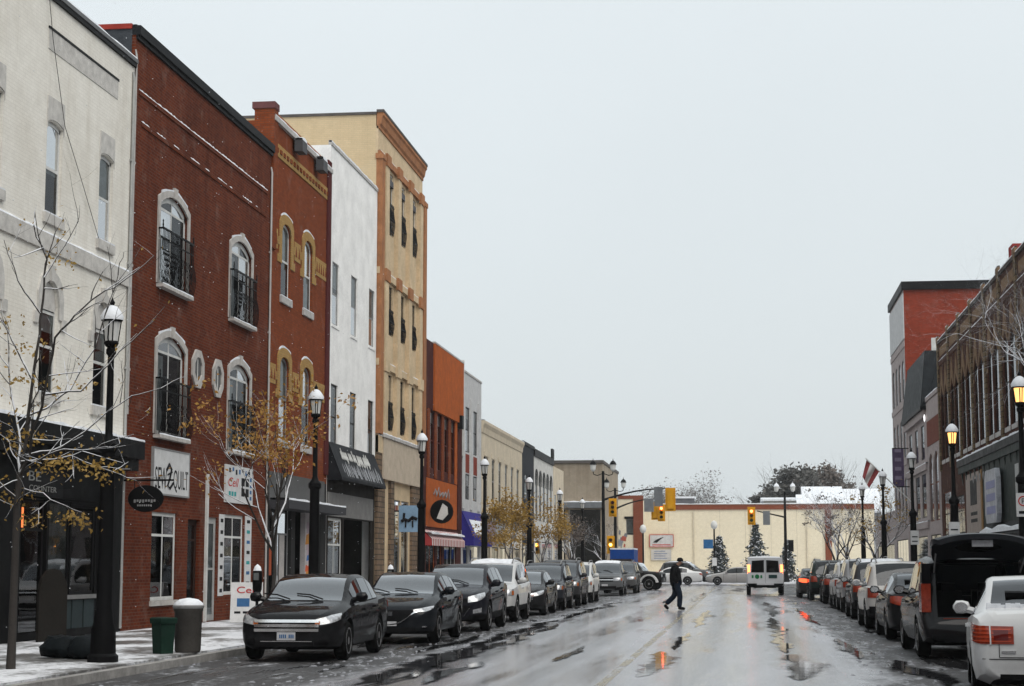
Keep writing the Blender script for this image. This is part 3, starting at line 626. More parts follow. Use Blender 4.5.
for pl, pr, pt, pb in ((219, 223.3, 514, 596), (245, 250.5, 516, 588)):
    u0, u1, z0, z1 = b.rect(pl, pt, pb, pr); bn = b.box('window_banner', SIGNW, u0, u1, -.03, .0, z0, z1); n = 7
    for k in range(n): MB().box(u0+(u1-u0)*.25, u1-(u1-u0)*.25, -.036, -.03, z0+(z1-z0)*(k+.3)/n, z0+(z1-z0)*(k+.62)/n).build('print_block', (INK, BLUEINK, TEALINK)[k % 3 if pl > 230 else 0], bn)
b.finish(RB, RB)

# --- orange-red brick with yellow brick bands
OB = brickmat('orange red brick', (.25,.058,.018), (.18,.042,.014), (.12,.05,.03), bump=.4, stain=.25, stc=(.5,.4,.36))
YB = brickmat('yellow brick', (.42,.26,.09), (.36,.22,.075), (.3,.2,.1), bump=.4, stain=.2, stc=(.6,.5,.4))
b = Bld('yellow_banded_building', 'orange red brick building with yellow brick window surrounds', 51.6, 59.3, 14.9)
zz = [b.pu(281, 296)[1], b.pu(281, 221)[1], b.pu(280, 440)[1], b.pu(280, 355.5)[1]]
uu = [b.pu(281, 260)[0], b.pu(303.5, 270)[0]]; ww = b.pu(290.5, 260)[0]-uu[0]
for k in range(2):
    for u in uu:
        z0, z1 = zz[2*k], zz[2*k+1]
        f = b.window(u, u+ww, z0, z1, .3, 'sash', WHITEFRAME if k == 0 else GREYFRAME, .2, sill=STONE, blind=.5 if u == uu[0] else .95-.5*k)
        b.surround(u, u+ww, z0, z1, .3, .28, .06, YB, f, legs=z1-1.3, snowy=True)
        for q in range(4):
            for sgn in (0, 1):
                if q % 2 == 0: MB().box(u-.46 if sgn == 0 else u+ww+.32, u-.32 if sgn == 0 else u+ww+.46, -.06, .02, z1-1.3+q*.26, z1-1.05+q*.26).build('quoin', YB, f)
    zb = zz[2*k+1]-.95
    for a, c in ((.12, uu[0]-.46), (uu[0]+ww+.46, uu[1]-.46), (uu[1]+ww+.46, b.W-.12)):
        bd = b.box('yellow_band', YB, a, c, -.03, .01, zb+.02, zb+.62); mm_ = MB(); n = max(1, int((c-a)/.3))
        for q in range(n): t = a+(c-a)*(q+.5)/n; mm_.prism([(t-.1, zb+.15), (t+.1, zb+.15), (t, zb+.48)], 'y', -.045, -.028)
        mm_.build('triangle_inlay', OB, bd)
u0, zf = b.pu(273.5, 140); zfb = b.pu(273.5, 153)[1]
fr = b.box('frieze', YB, .25, b.W-.25, -.05, .01, zfb, zf); n = 17
for k in range(n): a = .3+(b.W-.6)*k/n; MB().box(a+.1, a+.32, -.1, -.05, zfb+.12, zf-.14).build('dentil_gap', OB, fr)
b.box('upper_band', pbr('red terracotta', (.3,.12,.06), .8), .2, b.W-.2, -.06, .01, zf+.75, zf+.9)
cp = b.box('coping', STONE, .0, b.W, -.18, .4, 14.9, 15.05); snowcap(b, 0, b.W, -.18, .4, 15.05, .07, cp, 31)
p1 = b.box('corner_pier', OB, -.04, .42, -.12, .55, 11, 15.25); b.box('pier_cap', pbr('plum stone cap', (.14,.06,.06), .8), -.08, .46, -.16, .62, 15.25, 15.45, p1)
p1 = b.box('corner_pier', pbr('plum brick', (.09,.025,.025), .85), b.W-.5, b.W+.02, -.1, .6, 4.6, 15.3)
FLD = pbr('floodlight housing', (.08,.08,.085), .5)
for cx, cy in ((296, 146), (317, 165)):
    u, z = b.pu(cx, cy); f = b.box('floodlight', FLD, u-.5, u+.1, -.62, -.15, z-.28, z+.08); b.box('bracket', FLD, u-.24, u-.16, -.3, 0, z-.12, z-.02, f); snowcap(b, u-.5, u+.1, -.62, -.15, z+.08, .14, f, int(cx))
fa = b.box('fascia', pbr('grey fascia', (.10,.10,.10), .6), .1, b.W-.55, -.12, .01, 3.5, 4.35)
cn = b.box('canopy', pbr('dark canopy', (.05,.05,.055), .5), .0, b.W, -1.25, -.1, 3.25, 3.5); snowcap(b, 0, b.W, -1.25, -.15, 3.5, .08, cn, 33)
b.hole(.4, 3.0, .15, 3.25); b.hole(3.5, 6.9, .15, 3.25)
b.box('olive_panel', pbr('olive wall', (.07,.075,.02), .8), 3.6, 4.9, 1.2, 1.25, .15, 3.2)
mu = b.box('painted_column', pbr('mural ground', (.45,.42,.42), .6, var=.2), 4.55, 5.25, -.12, .3, .15, 3.25)
rnd = random.Random(3)
for k in range(16):
    zc = .3+k*.17; c = rnd.choice([(.55,.1,.04), (.5,.22,.05), (.06,.16,.4), (.4,.32,.36), (.6,.5,.5)]); hw = rnd.uniform(.1, .3); uc = 4.9+rnd.uniform(-.1, .1)
    MB().prism([(max(4.56, uc-hw), zc-.1), (min(5.24, uc+hw), zc-.07), (min(5.24, uc+hw*.8), zc+.09), (max(4.56, uc-hw*.6), zc+.11)], 'y', -.128-.001*k, -.11).build('mural_patch', pbr('mural %s' % (c,), c, .6, bump=0), mu)
for a, c in ((.45, 1.6), (1.65, 2.95)):
    m = MB().box(a, a+.06, .3, .36, .15, 3.25).box(c-.06, c, .3, .36, .15, 3.25).box(a+.06, c-.06, .3, .36, .15, .5).box(a+.06, c-.06, .3, .36, 2.5, 2.56); f = m.build('shop_door', GREYFRAME, b.root); MB().poly((a+.06,.33,.5),(c-.06,.33,.5),(c-.06,.33,3.25),(a+.06,.33,3.25)).build('pane', GLASS_D, f)
b.box('door_poster', pbr('red poster', (.4,.09,.04), .6), .6, 1.0, .26, .28, 1.3, 2.4); b.box('door_poster', pbr('pale poster', (.45,.42,.4), .6), 1.9, 2.5, .26, .28, .5, 2.5)
b.finish(OB, OB, ground=pbr('dark shopfront', (.03,.03,.03), .6), gz=4.3)

# --- white rendered three-storey
WR = pbr('white render', (.86,.85,.83), .8, var=.14, vs=1.2, bump=.25, bs=35)
b = Bld('white_rendered_building', 'white rendered three storey building with black script awning', 59.35, 67.35, 15.95)
for pt, pb, ws in ((260.5, 323.7, (332, 351, 369)), (383.5, 449, (332, 351, 369))):
    z0, z1 = b.pu(332, pb)[1], b.pu(332, pt)[1]
    for k, p in enumerate(ws):
        u = b.pu(p, 300)[0]; up = pt < 300
        f = b.window(u, u+1.05, z0, z1, 0, 'sash', GREYFRAME if up else DARKFRAME, .22, blind=(.97 if k > 0 else .4) if up else .3, blindmat=BLIND if up else pbr('grey blind', (.2,.2,.2), .8)); 
        MB().box(u-.06, u+1.11, -.08, .2, z0-.1, z0-.003).build('sill', WR, f)
cp = b.box('coping', STONE, .0, b.W, -.1, .4, 15.95, 16.05); snowcap(b, 0, b.W, -.1, .4, 16.05, .1, cp, 41)
AWB = pbr('black awning canvas', (.018,.019,.022), .55, var=.25); 
u0, z1 = b.pu(330.5, 451); z0 = 4.75-.55
aw = awning(b, .15, 7.8, 4.55, 5.75, 1.25, AWB, valance=.1)
# white script and skyline print on the awning's slope
sl = math.atan2(1.2, 1.25)
m = MB(); rnd = random.Random(8)
def on_aw(u, t): return (u, -1.25*t-.012, 5.75-1.2*t+.012)
for k in range(26):
    u = 1.0+k*.24+rnd.uniform(-.08,.08); t0 = .45+.03*math.sin(k)+rnd.uniform(0,.12) ; t1 = .95 if k % 3 else .85; wdt = rnd.uniform(.1,.22)
    m.poly(on_aw(u, t1), on_aw(u+wdt, t1), on_aw(u+wdt*.8, t0+.2*(k % 2)), on_aw(u, t0+.1))
m.build('awning_print', pbr('chalk print', (.34,.35,.37), .6, var=.35, vs=9, bump=0), aw)
m = MB(); rnd = random.Random(17); u = 1.3                     # looping white script, unreadable at this distance
while u < 6.2:
    n_ = rnd.randint(3, 6); pts = []
    for q in range(n_*4+1): t_ = q/4; pts.append(on_aw(u+t_*.17+.05*math.sin(t_*6.28), .36+(.10+.10*(rnd.random() < .2))*math.cos(t_*6.28)))
    m.tube([(p[0], p[1]-.02, p[2]+.02) for p in pts], .035, 5); u += n_*.17+.2
m.build('script_lettering', WTXT, aw)
b.box('fascia', pbr('mottled grey fascia', (.2,.195,.19), .7), .1, b.W-.4, -.08, .01, 3.25, 4.05)
b.window(.25, 2.5, .16, 3.2, 0, 'fixed', WHITEFRAME, .3, blind=0, nx=2, bars=[.7], fw=.1, glass=GLASS, name='shop_door')
b.hole(2.7, 7.3, .15, 3.2)
m = MB().band([(3.6,1.2),(5.2,1.2),(5.2,2.6),(3.6,2.6)], [(3.5,1.1),(5.3,1.1),(5.3,2.7),(3.5,2.7)], .9, .98, True); f = m.build('inner_window', GREYFRAME, b.root); MB().poly((3.6,.94,1.2),(5.2,.94,1.2),(5.2,.94,2.6),(3.6,.94,2.6)).build('pane', GLASS_D, f)
b.finish(WR, WR, ground=pbr('brown black shopfront', (.02,.017,.015), .6), gz=5.7)

# --- tall beige building with pilasters
BE = pbr('buff painted wall', (.6,.465,.305), .85, var=.2, vs=1.0, bump=.25); BEB = brickmat('buff brick side', (.64,.5,.315), (.6,.47,.295), (.56,.45,.29), bump=.3, stain=.35, stc=(.7,.6,.5)); OT = pbr('terracotta trim', (.36,.165,.08), .75, var=.25)
b = Bld('beige_pilaster_building', 'tall beige building with terracotta piers and black window grilles', 67.4, 77.3, 17.6, depth=26)
W = b.W; p0 = 1.1
bays = [(1.75, 3.25), (4.3, 5.8), (6.85, 8.35)]
zsill = [b.pu(385, 233)[1], b.pu(385, 335)[1], b.pu(385, 432)[1]]; ztop = [b.pu(384, 164)[1], b.pu(385, 280)[1], b.pu(385, 370)[1]]
GR = pbr('black iron grille', (.012,.012,.013), .5)
for k in range(3):
    z0, z1 = zsill[k], ztop[k]
    for (u0, u1) in bays:
        f = b.window(u0+.05, u1-.05, z0+.1, z1-.1, 0, 'sash', WHITEFRAME if k == 0 else DARKFRAME, .3, blind=.12, glass=GLASS_D)
        g = MB(); h = (z1-z0)*.46; n = 12
        for q in range(n+1):
            u = u0+.05+(u1-u0-.1)*q/n
            g.tube([(u, -.05-.16*math.sin(math.pi*min(1, t*1.25))**2*(1 if t < .8 else .3), z0+.15+h*t) for t in (0,.15,.3,.45,.6,.8,1)], .025, 4)
        for t in (.1, .45, .9): g.box(u0, u1, -.2 if t == .45 else -.1, -.05, z0+.15+h*t, z0+.2+h*t)
        g.build('grille', GR, f)
    bd = b.box('storey_band', OT if k == 0 else BE, -.02, W+.02, -.3, .02, z1+.02, z1+.28); snowcap(b, 0, W, -.3, 0, z1+.28, .04, bd, 50+k)
    for u in (p0+.2, 3.78, 6.33, 8.9): b.box('pilaster_cap', OT if k < 2 else BE, u-.42, u+.42, -.56, -.3, z1-.12, z1+.36, bd)
for u in (1.25, 3.78, 6.33, 8.88): b.box('pilaster', BE, u-.33, u+.33, -.44, .005, zsill[2]-.2, ztop[0]+.02)
for u0, u1 in ((0, .55), (W-.5, W+.15)):
    p = b.box('corner_pier', OT, u0, u1, -.5, .3, 6.6, 17.3); b.box('pier_cap', OT, u0-.06, u1+.06, -.58, .4, 17.3, 17.5, p)
b.box('parapet_wall', BE, 0, W-.05, -.003, .4, 17.55, 18.6)
cor = MB().prism([(.3, 18.5), (-.12, 18.5), (-.12, 18.62), (-.28, 18.7), (-.4, 18.95), (-.55, 19.02), (-.55, 19.14), (.3, 19.14)], 'x', 0, W-.05).build('cornice', OT, b.root); b.box('roof_edge', pbr('dark roof edge', (.1,.09,.085), .7), -.05, W, -.6, .3, 19.14, 19.24, cor)
MB().box(0, W, .4, 26, 17.0, 19.05).build('upper_side_wall', BEB, b.root); b.box('roof_edge', pbr('dark roof edge', (.1,.09,.085), .7), -.06, W, .3, 26, 19.05, 19.15)
sb = b.box('sill_band', BE, 0, W, -.35, .01, zsill[2]-.9, zsill[2]-.25); snowcap(b, 0, W, -.35, 0, zsill[2]-.25, .05, sb, 61)
CR = pbr('cream panel', (.5,.42,.33), .8, var=.15)
hd = b.box('head_panel', CR, .8, W-.7, -.45, .01, 4.9, 6.5); snowcap(b, .6, W-.5, -.5, 0, 6.62, .07, b.box('head_cornice', STONE, .6, W-.5, -.6, .01, 6.5, 6.62, hd), 62)
RK = brickmat('rough tan stone', (.24,.165,.11), (.15,.11,.08), (.08,.065,.05), bw=.42, rh=.2, ms=.02, bump=1., stain=.4)
for u0, u1 in ((0, 1.4), (2.6, 3.3), (W-2.6, W)): b.box('stone_pier', RK, u0, u1, -.3, .02, .1, 6.6 if u0 == 0 else 4.9)
b.window(3.5, 5.2, .2, 4.2, 0, 'fixed', pbr('grey blue door', (.22,.23,.24), .5), .2, blind=.0, nx=2, bars=[.62], glass=GLASS_D, name='shop_door'); b.window(5.4, 7.1, .8, 4.2, 0, 'fixed', GREYFRAME, .2, blind=0, nx=2, glass=GLASS_D, name='shop_window')
u0, z1 = b.pu(396, 508); sg = thing('projecting_sign', 'pale blue projecting sign with dark lettering beside stone piers', 'sign', (XL+.3, 70.8, 2.9), 0)
MB().box(0, .84, -.08, .08, 0, 1.05).build('sign_board', pbr('pale blue sign', (.22,.34,.48), .5), sg); MB().box(-.35, 0, -.03, .03, .8, .86).build('bracket', BLACKMETAL, sg)
m = MB().tube([(.1,-.09,.42),(.25,-.09,.5),(.4,-.09,.44),(.55,-.09,.58),(.74,-.09,.5)], .07, 6).tube([(.28,-.09,.45),(.27,-.09,.18)], .035, 5).tube([(.55,-.09,.5),(.56,-.09,.18)], .035, 5).tube([(.2,-.09,.5),(.22,-.09,.75)], .05, 5); m.build('dark_mark', INK, sg)
b.finish(BE, BEB, thick=.45, parapet=.6)
# --- orange building
OR = pbr('orange stucco', (.40,.10,.026), .8, var=.25, bump=.2); DRB = brickmat('dark maroon brick', (.085,.02,.016), (.065,.016,.014), (.06,.03,.03), stain=.3)
b = Bld('orange_building', 'bright orange shop building with round black sign and panelled top', 77.4, 88.7, 11.45)
W = b.W; b.box('orange_panel', OR, 2.7, W, -.32, .01, 8.55, 11.6); b.box('panel_cap', STONE, 2.7, W, -.36, .3, 11.6, 11.68); b.box('dark_side_panel', DRB, 0, 2.68, -.12, .01, 8.55, 11.6)
b.box('panel_edge', WHITEFRAME, W-.02, W+.1, -.36, .1, 7, 11.8)
for k in range(4): b.window(2.1+k*1.95, 3.3+k*1.95, 5.9, 8.5, 0, 'sash', pbr('maroon frame', (.08,.02,.015), .6), .25, blind=.2)
for k in range(5): b.box('pier', OB if k < 4 else OR, 1.35+k*1.95, 1.95+k*1.95, -.12, .005, 5.5, 8.55)
lw = b.box('lower_panel', OR, 1.2, W-1.6, -.1, .01, 3.3, 5.45)
m = MB()
for k in range(5): m.tube([(2.8+k*.9, -.2, 4.75), (3.1+k*.9, -.3, 5.0+.12*math.sin(k*2)), (3.4+k*.9, -.25, 4.7), (3.6+k*.9, -.2, 4.95)], .045, 5)
m.build('script_sign', GREYFRAME, lw)
sg = thing('round_sign', 'round black sign with white leaf shape on orange wall', 'sign', (XL+.62, 79.2, 3.95), 0)
MB().lathe([(.001,-.02),(.5,-.02),(.53,.04),(.5,.1),(.001,.1)], 20, (0,-.1,0), 'y').build('disc', BLACKMETAL, sg, 40)
MB().prism([(-.2,-.3),(.06,-.38),(.3,-.12),(.27,.2),(.06,.36),(-.06,.06)], 'y', -.2, -.122).build('leaf_emblem', WTXT, sg)
RW = NT('red and white stripes'); _v = RW.obj(); _s = RW.n('SeparateXYZ', _0=_v); _q = RW.mul(RW.mul(_s.outputs[0], 2.2), 1.0, 'MODULO'); RW = RW.done(RW.bsdf(Base_Color=RW.mix(RW.rng(_q, .49, .51), (.35,.03,.03), (.6,.58,.56)), Roughness=.7))
aw = awning(b, .6, W-1.2, 2.75, 3.15, 1.0, RW, valance=.3); snowcap(b, .6, W-1.2, -1.0, -.3, 2.95, .12, aw, 71)
b.window(1.3, 3.6, .4, 2.7, 0, 'fixed', OR, .2, blind=0, glass=GLASS_D, nx=2, name='shop_window'); b.window(4.2, 5.6, .16, 2.7, 0, 'fixed', OR, .3, blind=0, glass=GLASS_D, name='shop_door'); b.window(6.2, 9.6, .4, 2.7, 0, 'fixed', WHITEFRAME, .2, blind=0, glass=GLASS_D, nx=3, name='shop_window')
b.box('corner_strip', DRB, W-1.3, W-.1, -.14, .004, 3.3, 8.4)
u, z = b.pu(458, 421); f = b.box('wall_light', DARKFRAME, u-.3, u+.2, -.7, -.1, z-.4, z+.25)
b.finish(DRB, DRB)
# --- grey pilastered building
GW = pbr('grey white render', (.52,.52,.52), .8, var=.15); b = Bld('grey_narrow_building', 'narrow grey white building with red spandrels and purple blue awning', 88.8, 95.7, 11.3); W = b.W
RS = pbr('red spandrel', (.22,.05,.035), .8)
for u in (.9, 3.6):
    for z0, z1 in ((4.9, 6.2), (7.3, 9.6)): b.window(u, u+1.8, z0, z1, 0, 'sash', DARKFRAME, .2, blind=.25)
    b.box('spandrel', RS, u+.1, u+1.7, -.02, .01, 6.25, 7.2)
for u in (0, 2.75, 5.5): b.box('pilaster', GW, u, u+.8 if u else u+.85, -.18, .005, 4.4, 10.1)
b.box('coping', STONE, 0, W, -.1, .3, 11.3, 11.4)
PB = pbr('violet blue canvas', (.035,.03,.2), .65, var=.2)
aw = awning(b, .1, W-.2, 3.0, 4.3, 1.6, PB, valance=.45); m = MB()
m.poly((1.2,-.55,4.3-1.3*.34+.02),(W-1,-.55,4.3-1.3*.34+.02),(W-1,-1.5,4.3-1.3*.94+.02),(1.2,-1.5,4.3-1.3*.94+.02)); m.build('awning_snow', SNOW, aw)
b.window(.6, 2.4, .16, 2.6, 0, 'fixed', WHITEFRAME, .25, blind=0, glass=GLASS_D, name='shop_door'); b.window(2.8, 6.2, .5, 2.6, 0, 'fixed', WHITEFRAME, .2, blind=0, glass=GLASS_D, nx=2, name='shop_window'); b.finish(GW, GW)
# --- cream two-storey with cornice
CM = pbr('cream wall', (.6,.52,.4), .85, var=.15, vs=1.5); b = Bld('cream_cornice_building', 'cream two storey building with long cornice and narrow windows', 95.8, 113.9, 9.0); W = b.W
for k in range(6): 
    f = b.window(1.3+k*2.8, 2.5+k*2.8, 5.0, 7.5, .12, 'sash', GREYFRAME, .25, blind=.2, sill=STONE); MB().box(1.1+k*2.8, 2.7+k*2.8, -.08, .02, 7.5, 7.75).build('lintel', CM, f)
cor = MB().prism([(.2, 8.7), (-.1, 8.7), (-.2, 9.0), (-.45, 9.2), (-.45, 9.35), (.2, 9.35)], 'x', 0, W).build('cornice', CM, b.root); snowcap(b, 0, W, -.45, .2, 9.35, .05, cor, 81)
led = b.box('shop_cornice', DARKFRAME, 0, W, -.5, .01, 4.1, 4.35); snowcap(b, 0, W, -.5, 0, 4.35, .08, led, 82)
for a, c, mt in ((.6, 5.2, pbr('dusty pink sign', (.3,.24,.27), .6)), (5.5, 10., pbr('grey print sign', (.35,.35,.35), .6, var=.45, vs=5))): b.box('sign_panel', mt, a, c, -.14, .01, 2.7, 4.0)
for k in range(4): MB().lathe([(.03,0),(.06,.1),(.16,.22)], 8, (1.6+k*1.1, -.6, 3.95)).build('gooseneck_lamp', WHITEFRAME, b.root)
for k in range(5): b.window(.7+k*3.4, 3.5+k*3.4, .4, 2.6, 0, 'fixed', DARKFRAME, .2, blind=0, glass=GLASS_D, nx=2, name='shop_window')
b.box('sign_panel', SIGNW, 12.0, 15, -.2, .01, 2.6, 3.9); b.finish(CM, CM)
# --- dark narrow building
DK = pbr('charcoal cladding', (.03,.033,.04), .65, var=.25); b = Bld('charcoal_building', 'narrow charcoal clad building past the cream cornice', 114, 120.5, 9.3, ); W = b.W
for u in (1.2, 3.9): b.window(u, u+1.3, 5, 7.4, .3, 'sash', WHITEFRAME, .2, blind=.6)
b.box('coping', DARKFRAME, 0, W, -.3, .3, 9.3, 9.5); b.window(.6, 5.9, .5, 3, 0, 'fixed', DARKFRAME, .2, blind=0, glass=GLASS_D, nx=3, name='shop_window'); b.finish(DK, DK)
WHB = pbr('white painted wall', (.6,.59,.56), .8); b = Bld('white_arched_building', 'white building with tall dark arched windows near the corner', 120.6, 133, 9.0); W = b.W
for k in range(5): 
    f = b.window(.8+k*2.35, 2.2+k*2.35, 4.6, 7.9, .5, 'sash', DARKFRAME, .3, blind=0); b.surround(.8+k*2.35, 2.2+k*2.35, 4.6, 7.9, .5, .2, .08, DARKFRAME, f, legs=7.0)
b.box('cornice', DARKFRAME, 0, W, -.35, .3, 8.9, 9.4); b.box('finial_block', DARKFRAME, W-1.2, W, -.4, .3, 9.4, 10.1)
for k in range(3): b.window(.8+k*3.8, 4+k*3.8, .5, 3.2, 0, 'fixed', DARKFRAME, .2, blind=0, glass=GLASS_D, nx=2, name='shop_window')
b.finish(WHB, WHB)
b = Bld('pale_corner_building', 'pale beige low building at the far left corner', 133.1, 141, 8.9); W = b.W
for k in range(3): b.window(.8+k*2.3, 2.1+k*2.3, 4.8, 6.8, 0, 'sash', GREYFRAME, .2, blind=.3)
b.window(.8, 6.8, .5, 3.2, 0, 'fixed', DARKFRAME, .2, blind=0, glass=GLASS_D, nx=4, name='shop_window'); b.finish(CM, CM)
# --- tan building across the junction
TAN = brickmat('stained tan brick', (.34,.285,.215), (.31,.26,.2), (.29,.25,.2), bump=.2, stain=.8, stc=(.4,.33,.27)); 
xr = onY(602.5, 470, 158)[0]
b = Bld('tan_corner_building', 'stained tan building with dark glazed ground floor across the junction', -34, xr, onY(600, 463, 158)[1], 'F', 20, Yface=158); W = b.W
b.box('roof_edge', pbr('dark roof edge', (.1,.09,.085), .7), -.1, W+.1, -.15, 20, b.H, b.H+.25)
z = b.pu(590, 508)[1]
cn = b.box('canopy', pbr('grey canopy', (.16,.17,.18), .6), 0, W+.05, -.6, .0, z, z+.5); snowcap(b, 0, W, -.6, 0, z+.5, .12, cn, 9)
for k in range(7): b.window(W-3.1*(k+1)+.2, W-3.1*k-.2, .4, z-.15, 0, 'fixed', DARKFRAME, .3, blind=0, glass=GLASS_D, nx=2, nz=3, bars=[.35,.68], name='shop_window')
b.box('door_panel', pbr('grey teal panel', (.09,.16,.16), .5), W-8.3, W-7.0, .02, .3, 1.8, 4.2); b.finish(TAN, TAN)
# --- pale wing with murals, then the long cream wall closing the street
EW = brickmat('cream painted block', (.76,.68,.52), (.73,.655,.5), (.71,.635,.48), bw=.4, rh=.2, bump=.3, stain=.22, stc=(.8,.75,.68)); TB = brickmat('rust brick trim', (.24,.065,.032), (.2,.055,.028), (.17,.07,.045), bump=.3, stain=.2)
YW = 185.
x0, x1 = onY(598, 540, YW-4)[0], onY(643.5, 540, YW-4)[0]
b = Bld('pale_mural_wing', 'pale painted wing with one window and rust brick corner', x0, x1, onY(620, 499, YW-4)[1], 'F', 14, Yface=YW-4); W = b.W
b.box('brick_parapet', TB, 0, W, -.06, .3, b.H, b.H+.35); u0, u1, z0, z1 = b.rect(626, 519, 535, 635.5); f = b.window(u0, u1, z0, z1, 0, 'sash', GREYFRAME, .2, blind=.9); MB().box(u0-.15,u1+.15,-.08,.02,z1,z1+.25).build('lintel', DARKFRAME, f)
b.box('brick_corner', TB, W-1.0, W+.0, -.1, .005, 0, b.H)
rnd = random.Random(21); cols = [(.4,.1,.07), (.25,.27,.3), (.5,.42,.36), (.2,.2,.22), (.45,.3,.25)]
for k in range(34):
    u = rnd.uniform(.5, W-1.6); z = rnd.uniform(1.2, 5.0); a, c = rnd.uniform(.1, .35), rnd.uniform(.1, .4)
    MB().prism([(u-a, z-c*.6), (u+a*.7, z-c), (u+a, z+c*.5), (u-a*.3, z+c)], 'y', -.01-.0006*k, .004).build('mural_patch', pbr('mural far %d' % (k % 5), cols[k % 5], .7, bump=0), b.root)
b.finish(EW, EW)
xw0, xw1 = onY(643.6, 540, YW)[0], onY(875, 540, YW)[0]; zt = onY(760, 509.5, YW)[1]
b = Bld('cream_end_wall', 'long cream block wall building with rust brick band closing the street', xw0, xw1, zt, 'F', 18, Yface=YW); W = b.W
b.box('brick_parapet', TB, 0, W, -.12, .3, zt, zt+.52); pc = b.box('parapet_cap', STONE, 0, W, -.18, .35, zt+.52, zt+.58); snowcap(b, 0, W, -.18, .3, zt+.58, .06, pc, 5, .8)
u = b.pu(828.5, 540)[0]; b.box('brick_pier', TB, u-.32, u+.32, -.12, .004, 0, zt)
for k in range(1, 9): b.box('control_joint', pbr('joint sealant', (.54,.48,.37), .9), W*k/9.-.02, W*k/9.+.02, -.012, .004, .05, zt-.02)
for k in (.22, .47, .71): b.box('scupper_pipe', pbr('cream pipe', (.6,.53,.41), .6), W*k-.06, W*k+.06, -.12, -.013, .1, zt-.1)
b.box('meter_box', GREYFRAME, W*.735, W*.765, -.3, -.013, 1.2, 2.2); b.box('small_vent', GREYFRAME, b.pu(845, 548)[0], b.pu(849, 548)[0], -.05, 0, 2.9, 3.4); b.finish(EW, EW, interior=None)
x0, x1 = onY(650, 537, YW)[0], onY(673, 537, YW)[0]; z1, z0 = onY(660, 535, YW)[1], onY(660, 546.5, YW)[1]
sg = thing('wall_sign', 'white wall sign with dark bird emblem and red line', 'sign', (x0, YW-.13, z0)); w_, h_ = x1-x0, z1-z0
MB().box(0, w_, -.06, .11, 0, h_).build('sign_board', pbr('white wall sign', (.5,.5,.51), .5, bump=0), sg); MB().band([(0,0),(w_,0),(w_,h_),(0,h_)], [(-.06,-.06),(w_+.06,-.06),(w_+.06,h_+.06),(-.06,h_+.06)], -.08, .05, True).build('sign_frame', REDINK, sg)
MB().prism([(w_*.12,h_*.35),(w_*.3,h_*.32),(w_*.42,h_*.55),(w_*.62,h_*.85),(w_*.38,h_*.68),(w_*.25,h_*.55)], 'y', -.075, -.05).build('bird_emblem', INK, sg); MB().box(w_*.1, w_*.9, -.07, -.05, h_*.1, h_*.18).build('red_line', REDINK, sg)
sg = thing('lower_wall_sign', 'pale faded notice board below the bird emblem sign', 'sign', (x0, YW-.13, z0-1.4)); MB().box(.1, w_-.2, -.04, .11, 0, 1.1).build('sign_board', pbr('faded notice', (.48,.47,.46), .6), sg)
for k in range(4): MB().box(.4, w_-.6-.2*(k % 2), -.046, -.04, .15+.24*k, .25+.24*k).build('print_line', pbr('faded print', (.22,.25,.33), .6, bump=0), sg)
# --- houses behind the wall
def house(name, label, px0, px1, pye, pyr, Y, depth, wallc, ridge='x', zb=0):
    x0 = onY(px0, pye, Y)[0]; x1, ze = onY(px1, pye, Y); zr = onY(px0, pyr, Y)[1]
    r = thing(name, label, 'house', (x0, Y, 0)); W = x1-x0; wm = pbr('siding '+name+label[:9], wallc, .8)
    if ridge == 'x':
        MB().prism([(0,0),(depth,0),(depth,ze),(depth/2,zr),(0,ze)], 'x', 0, W).build('wall', wm, r)
        m = MB(); o = .35
        for sgn in (0, 1):
            y0, y1 = (-o, depth/2) if sgn == 0 else (depth+o, depth/2); k = (zr-ze)/(depth/2); za = ze-o*k
            m._add([(-o,y0,za+.05),(W+o,y0,za+.05),(W+o,y1,zr+.05),(-o,y1,zr+.05),(-o,y0,za+.3),(W+o,y0,za+.3),(W+o,y1,zr+.3),(-o,y1,zr+.3)], [(0,1,2,3),(4,5,6,7),(0,1,5,4),(1,2,6,5),(2,3,7,6),(3,0,4,7)])
        rf = m.build('roof', SNOW, r)
    else:
        MB().prism([(0,0),(W,0),(W,ze),(W/2,zr),(0,ze)], 'y', 0, depth).build('wall', wm, r); m = MB(); o = .4
        for sgn in (0, 1):
            xa, xb = (-o, W/2) if sgn == 0 else (W+o, W/2); k = (zr-ze)/(W/2); za = ze-o*k
            m._add([(xa,-o,za+.05),(xa,depth,za+.05),(xb,depth,zr+.05),(xb,-o,zr+.05),(xa,-o,za+.3),(xa,depth,za+.3),(xb,depth,zr+.3),(xb,-o,zr+.3)], [(0,1,2,3),(4,5,6,7),(0,1,5,4),(1,2,6,5),(2,3,7,6),(3,0,4,7)])
        rf = m.build('roof', SNOW, r)
    for k in range(max(2, int(W/3))):
        u = W*(k+.3)/max(2, int(W/3)); f = MB().box(u, u+.9, -.05, .03, ze-2.0, ze-.7).build('window', WHITEFRAME, r); MB().poly((u+.1,-.06,ze-1.9),(u+.8,-.06,ze-1.9),(u+.8,-.06,ze-.8),(u+.1,-.06,ze-.8)).build('pane', pbr('dusky pane', (.06,.06,.065), .15), f)
    return r
house('gabled_house', 'gabled house with big snowy roof above the end wall', 806, 842, 507, 487, 214, 12, (.3,.3,.31)); house('white_house', 'small white house with snowy roof above the end wall', 800, 823, 506, 496, 206, 7, (.5,.5,.5))
house('low_house', 'low white house with dark windows above the end wall', 764, 800, 501, 499, 208, 8, (.5,.49,.48)); house('long_house', 'long snowy roofed house right of the gabled house', 838, 880, 512, 489, 225, 14, (.26,.26,.27))
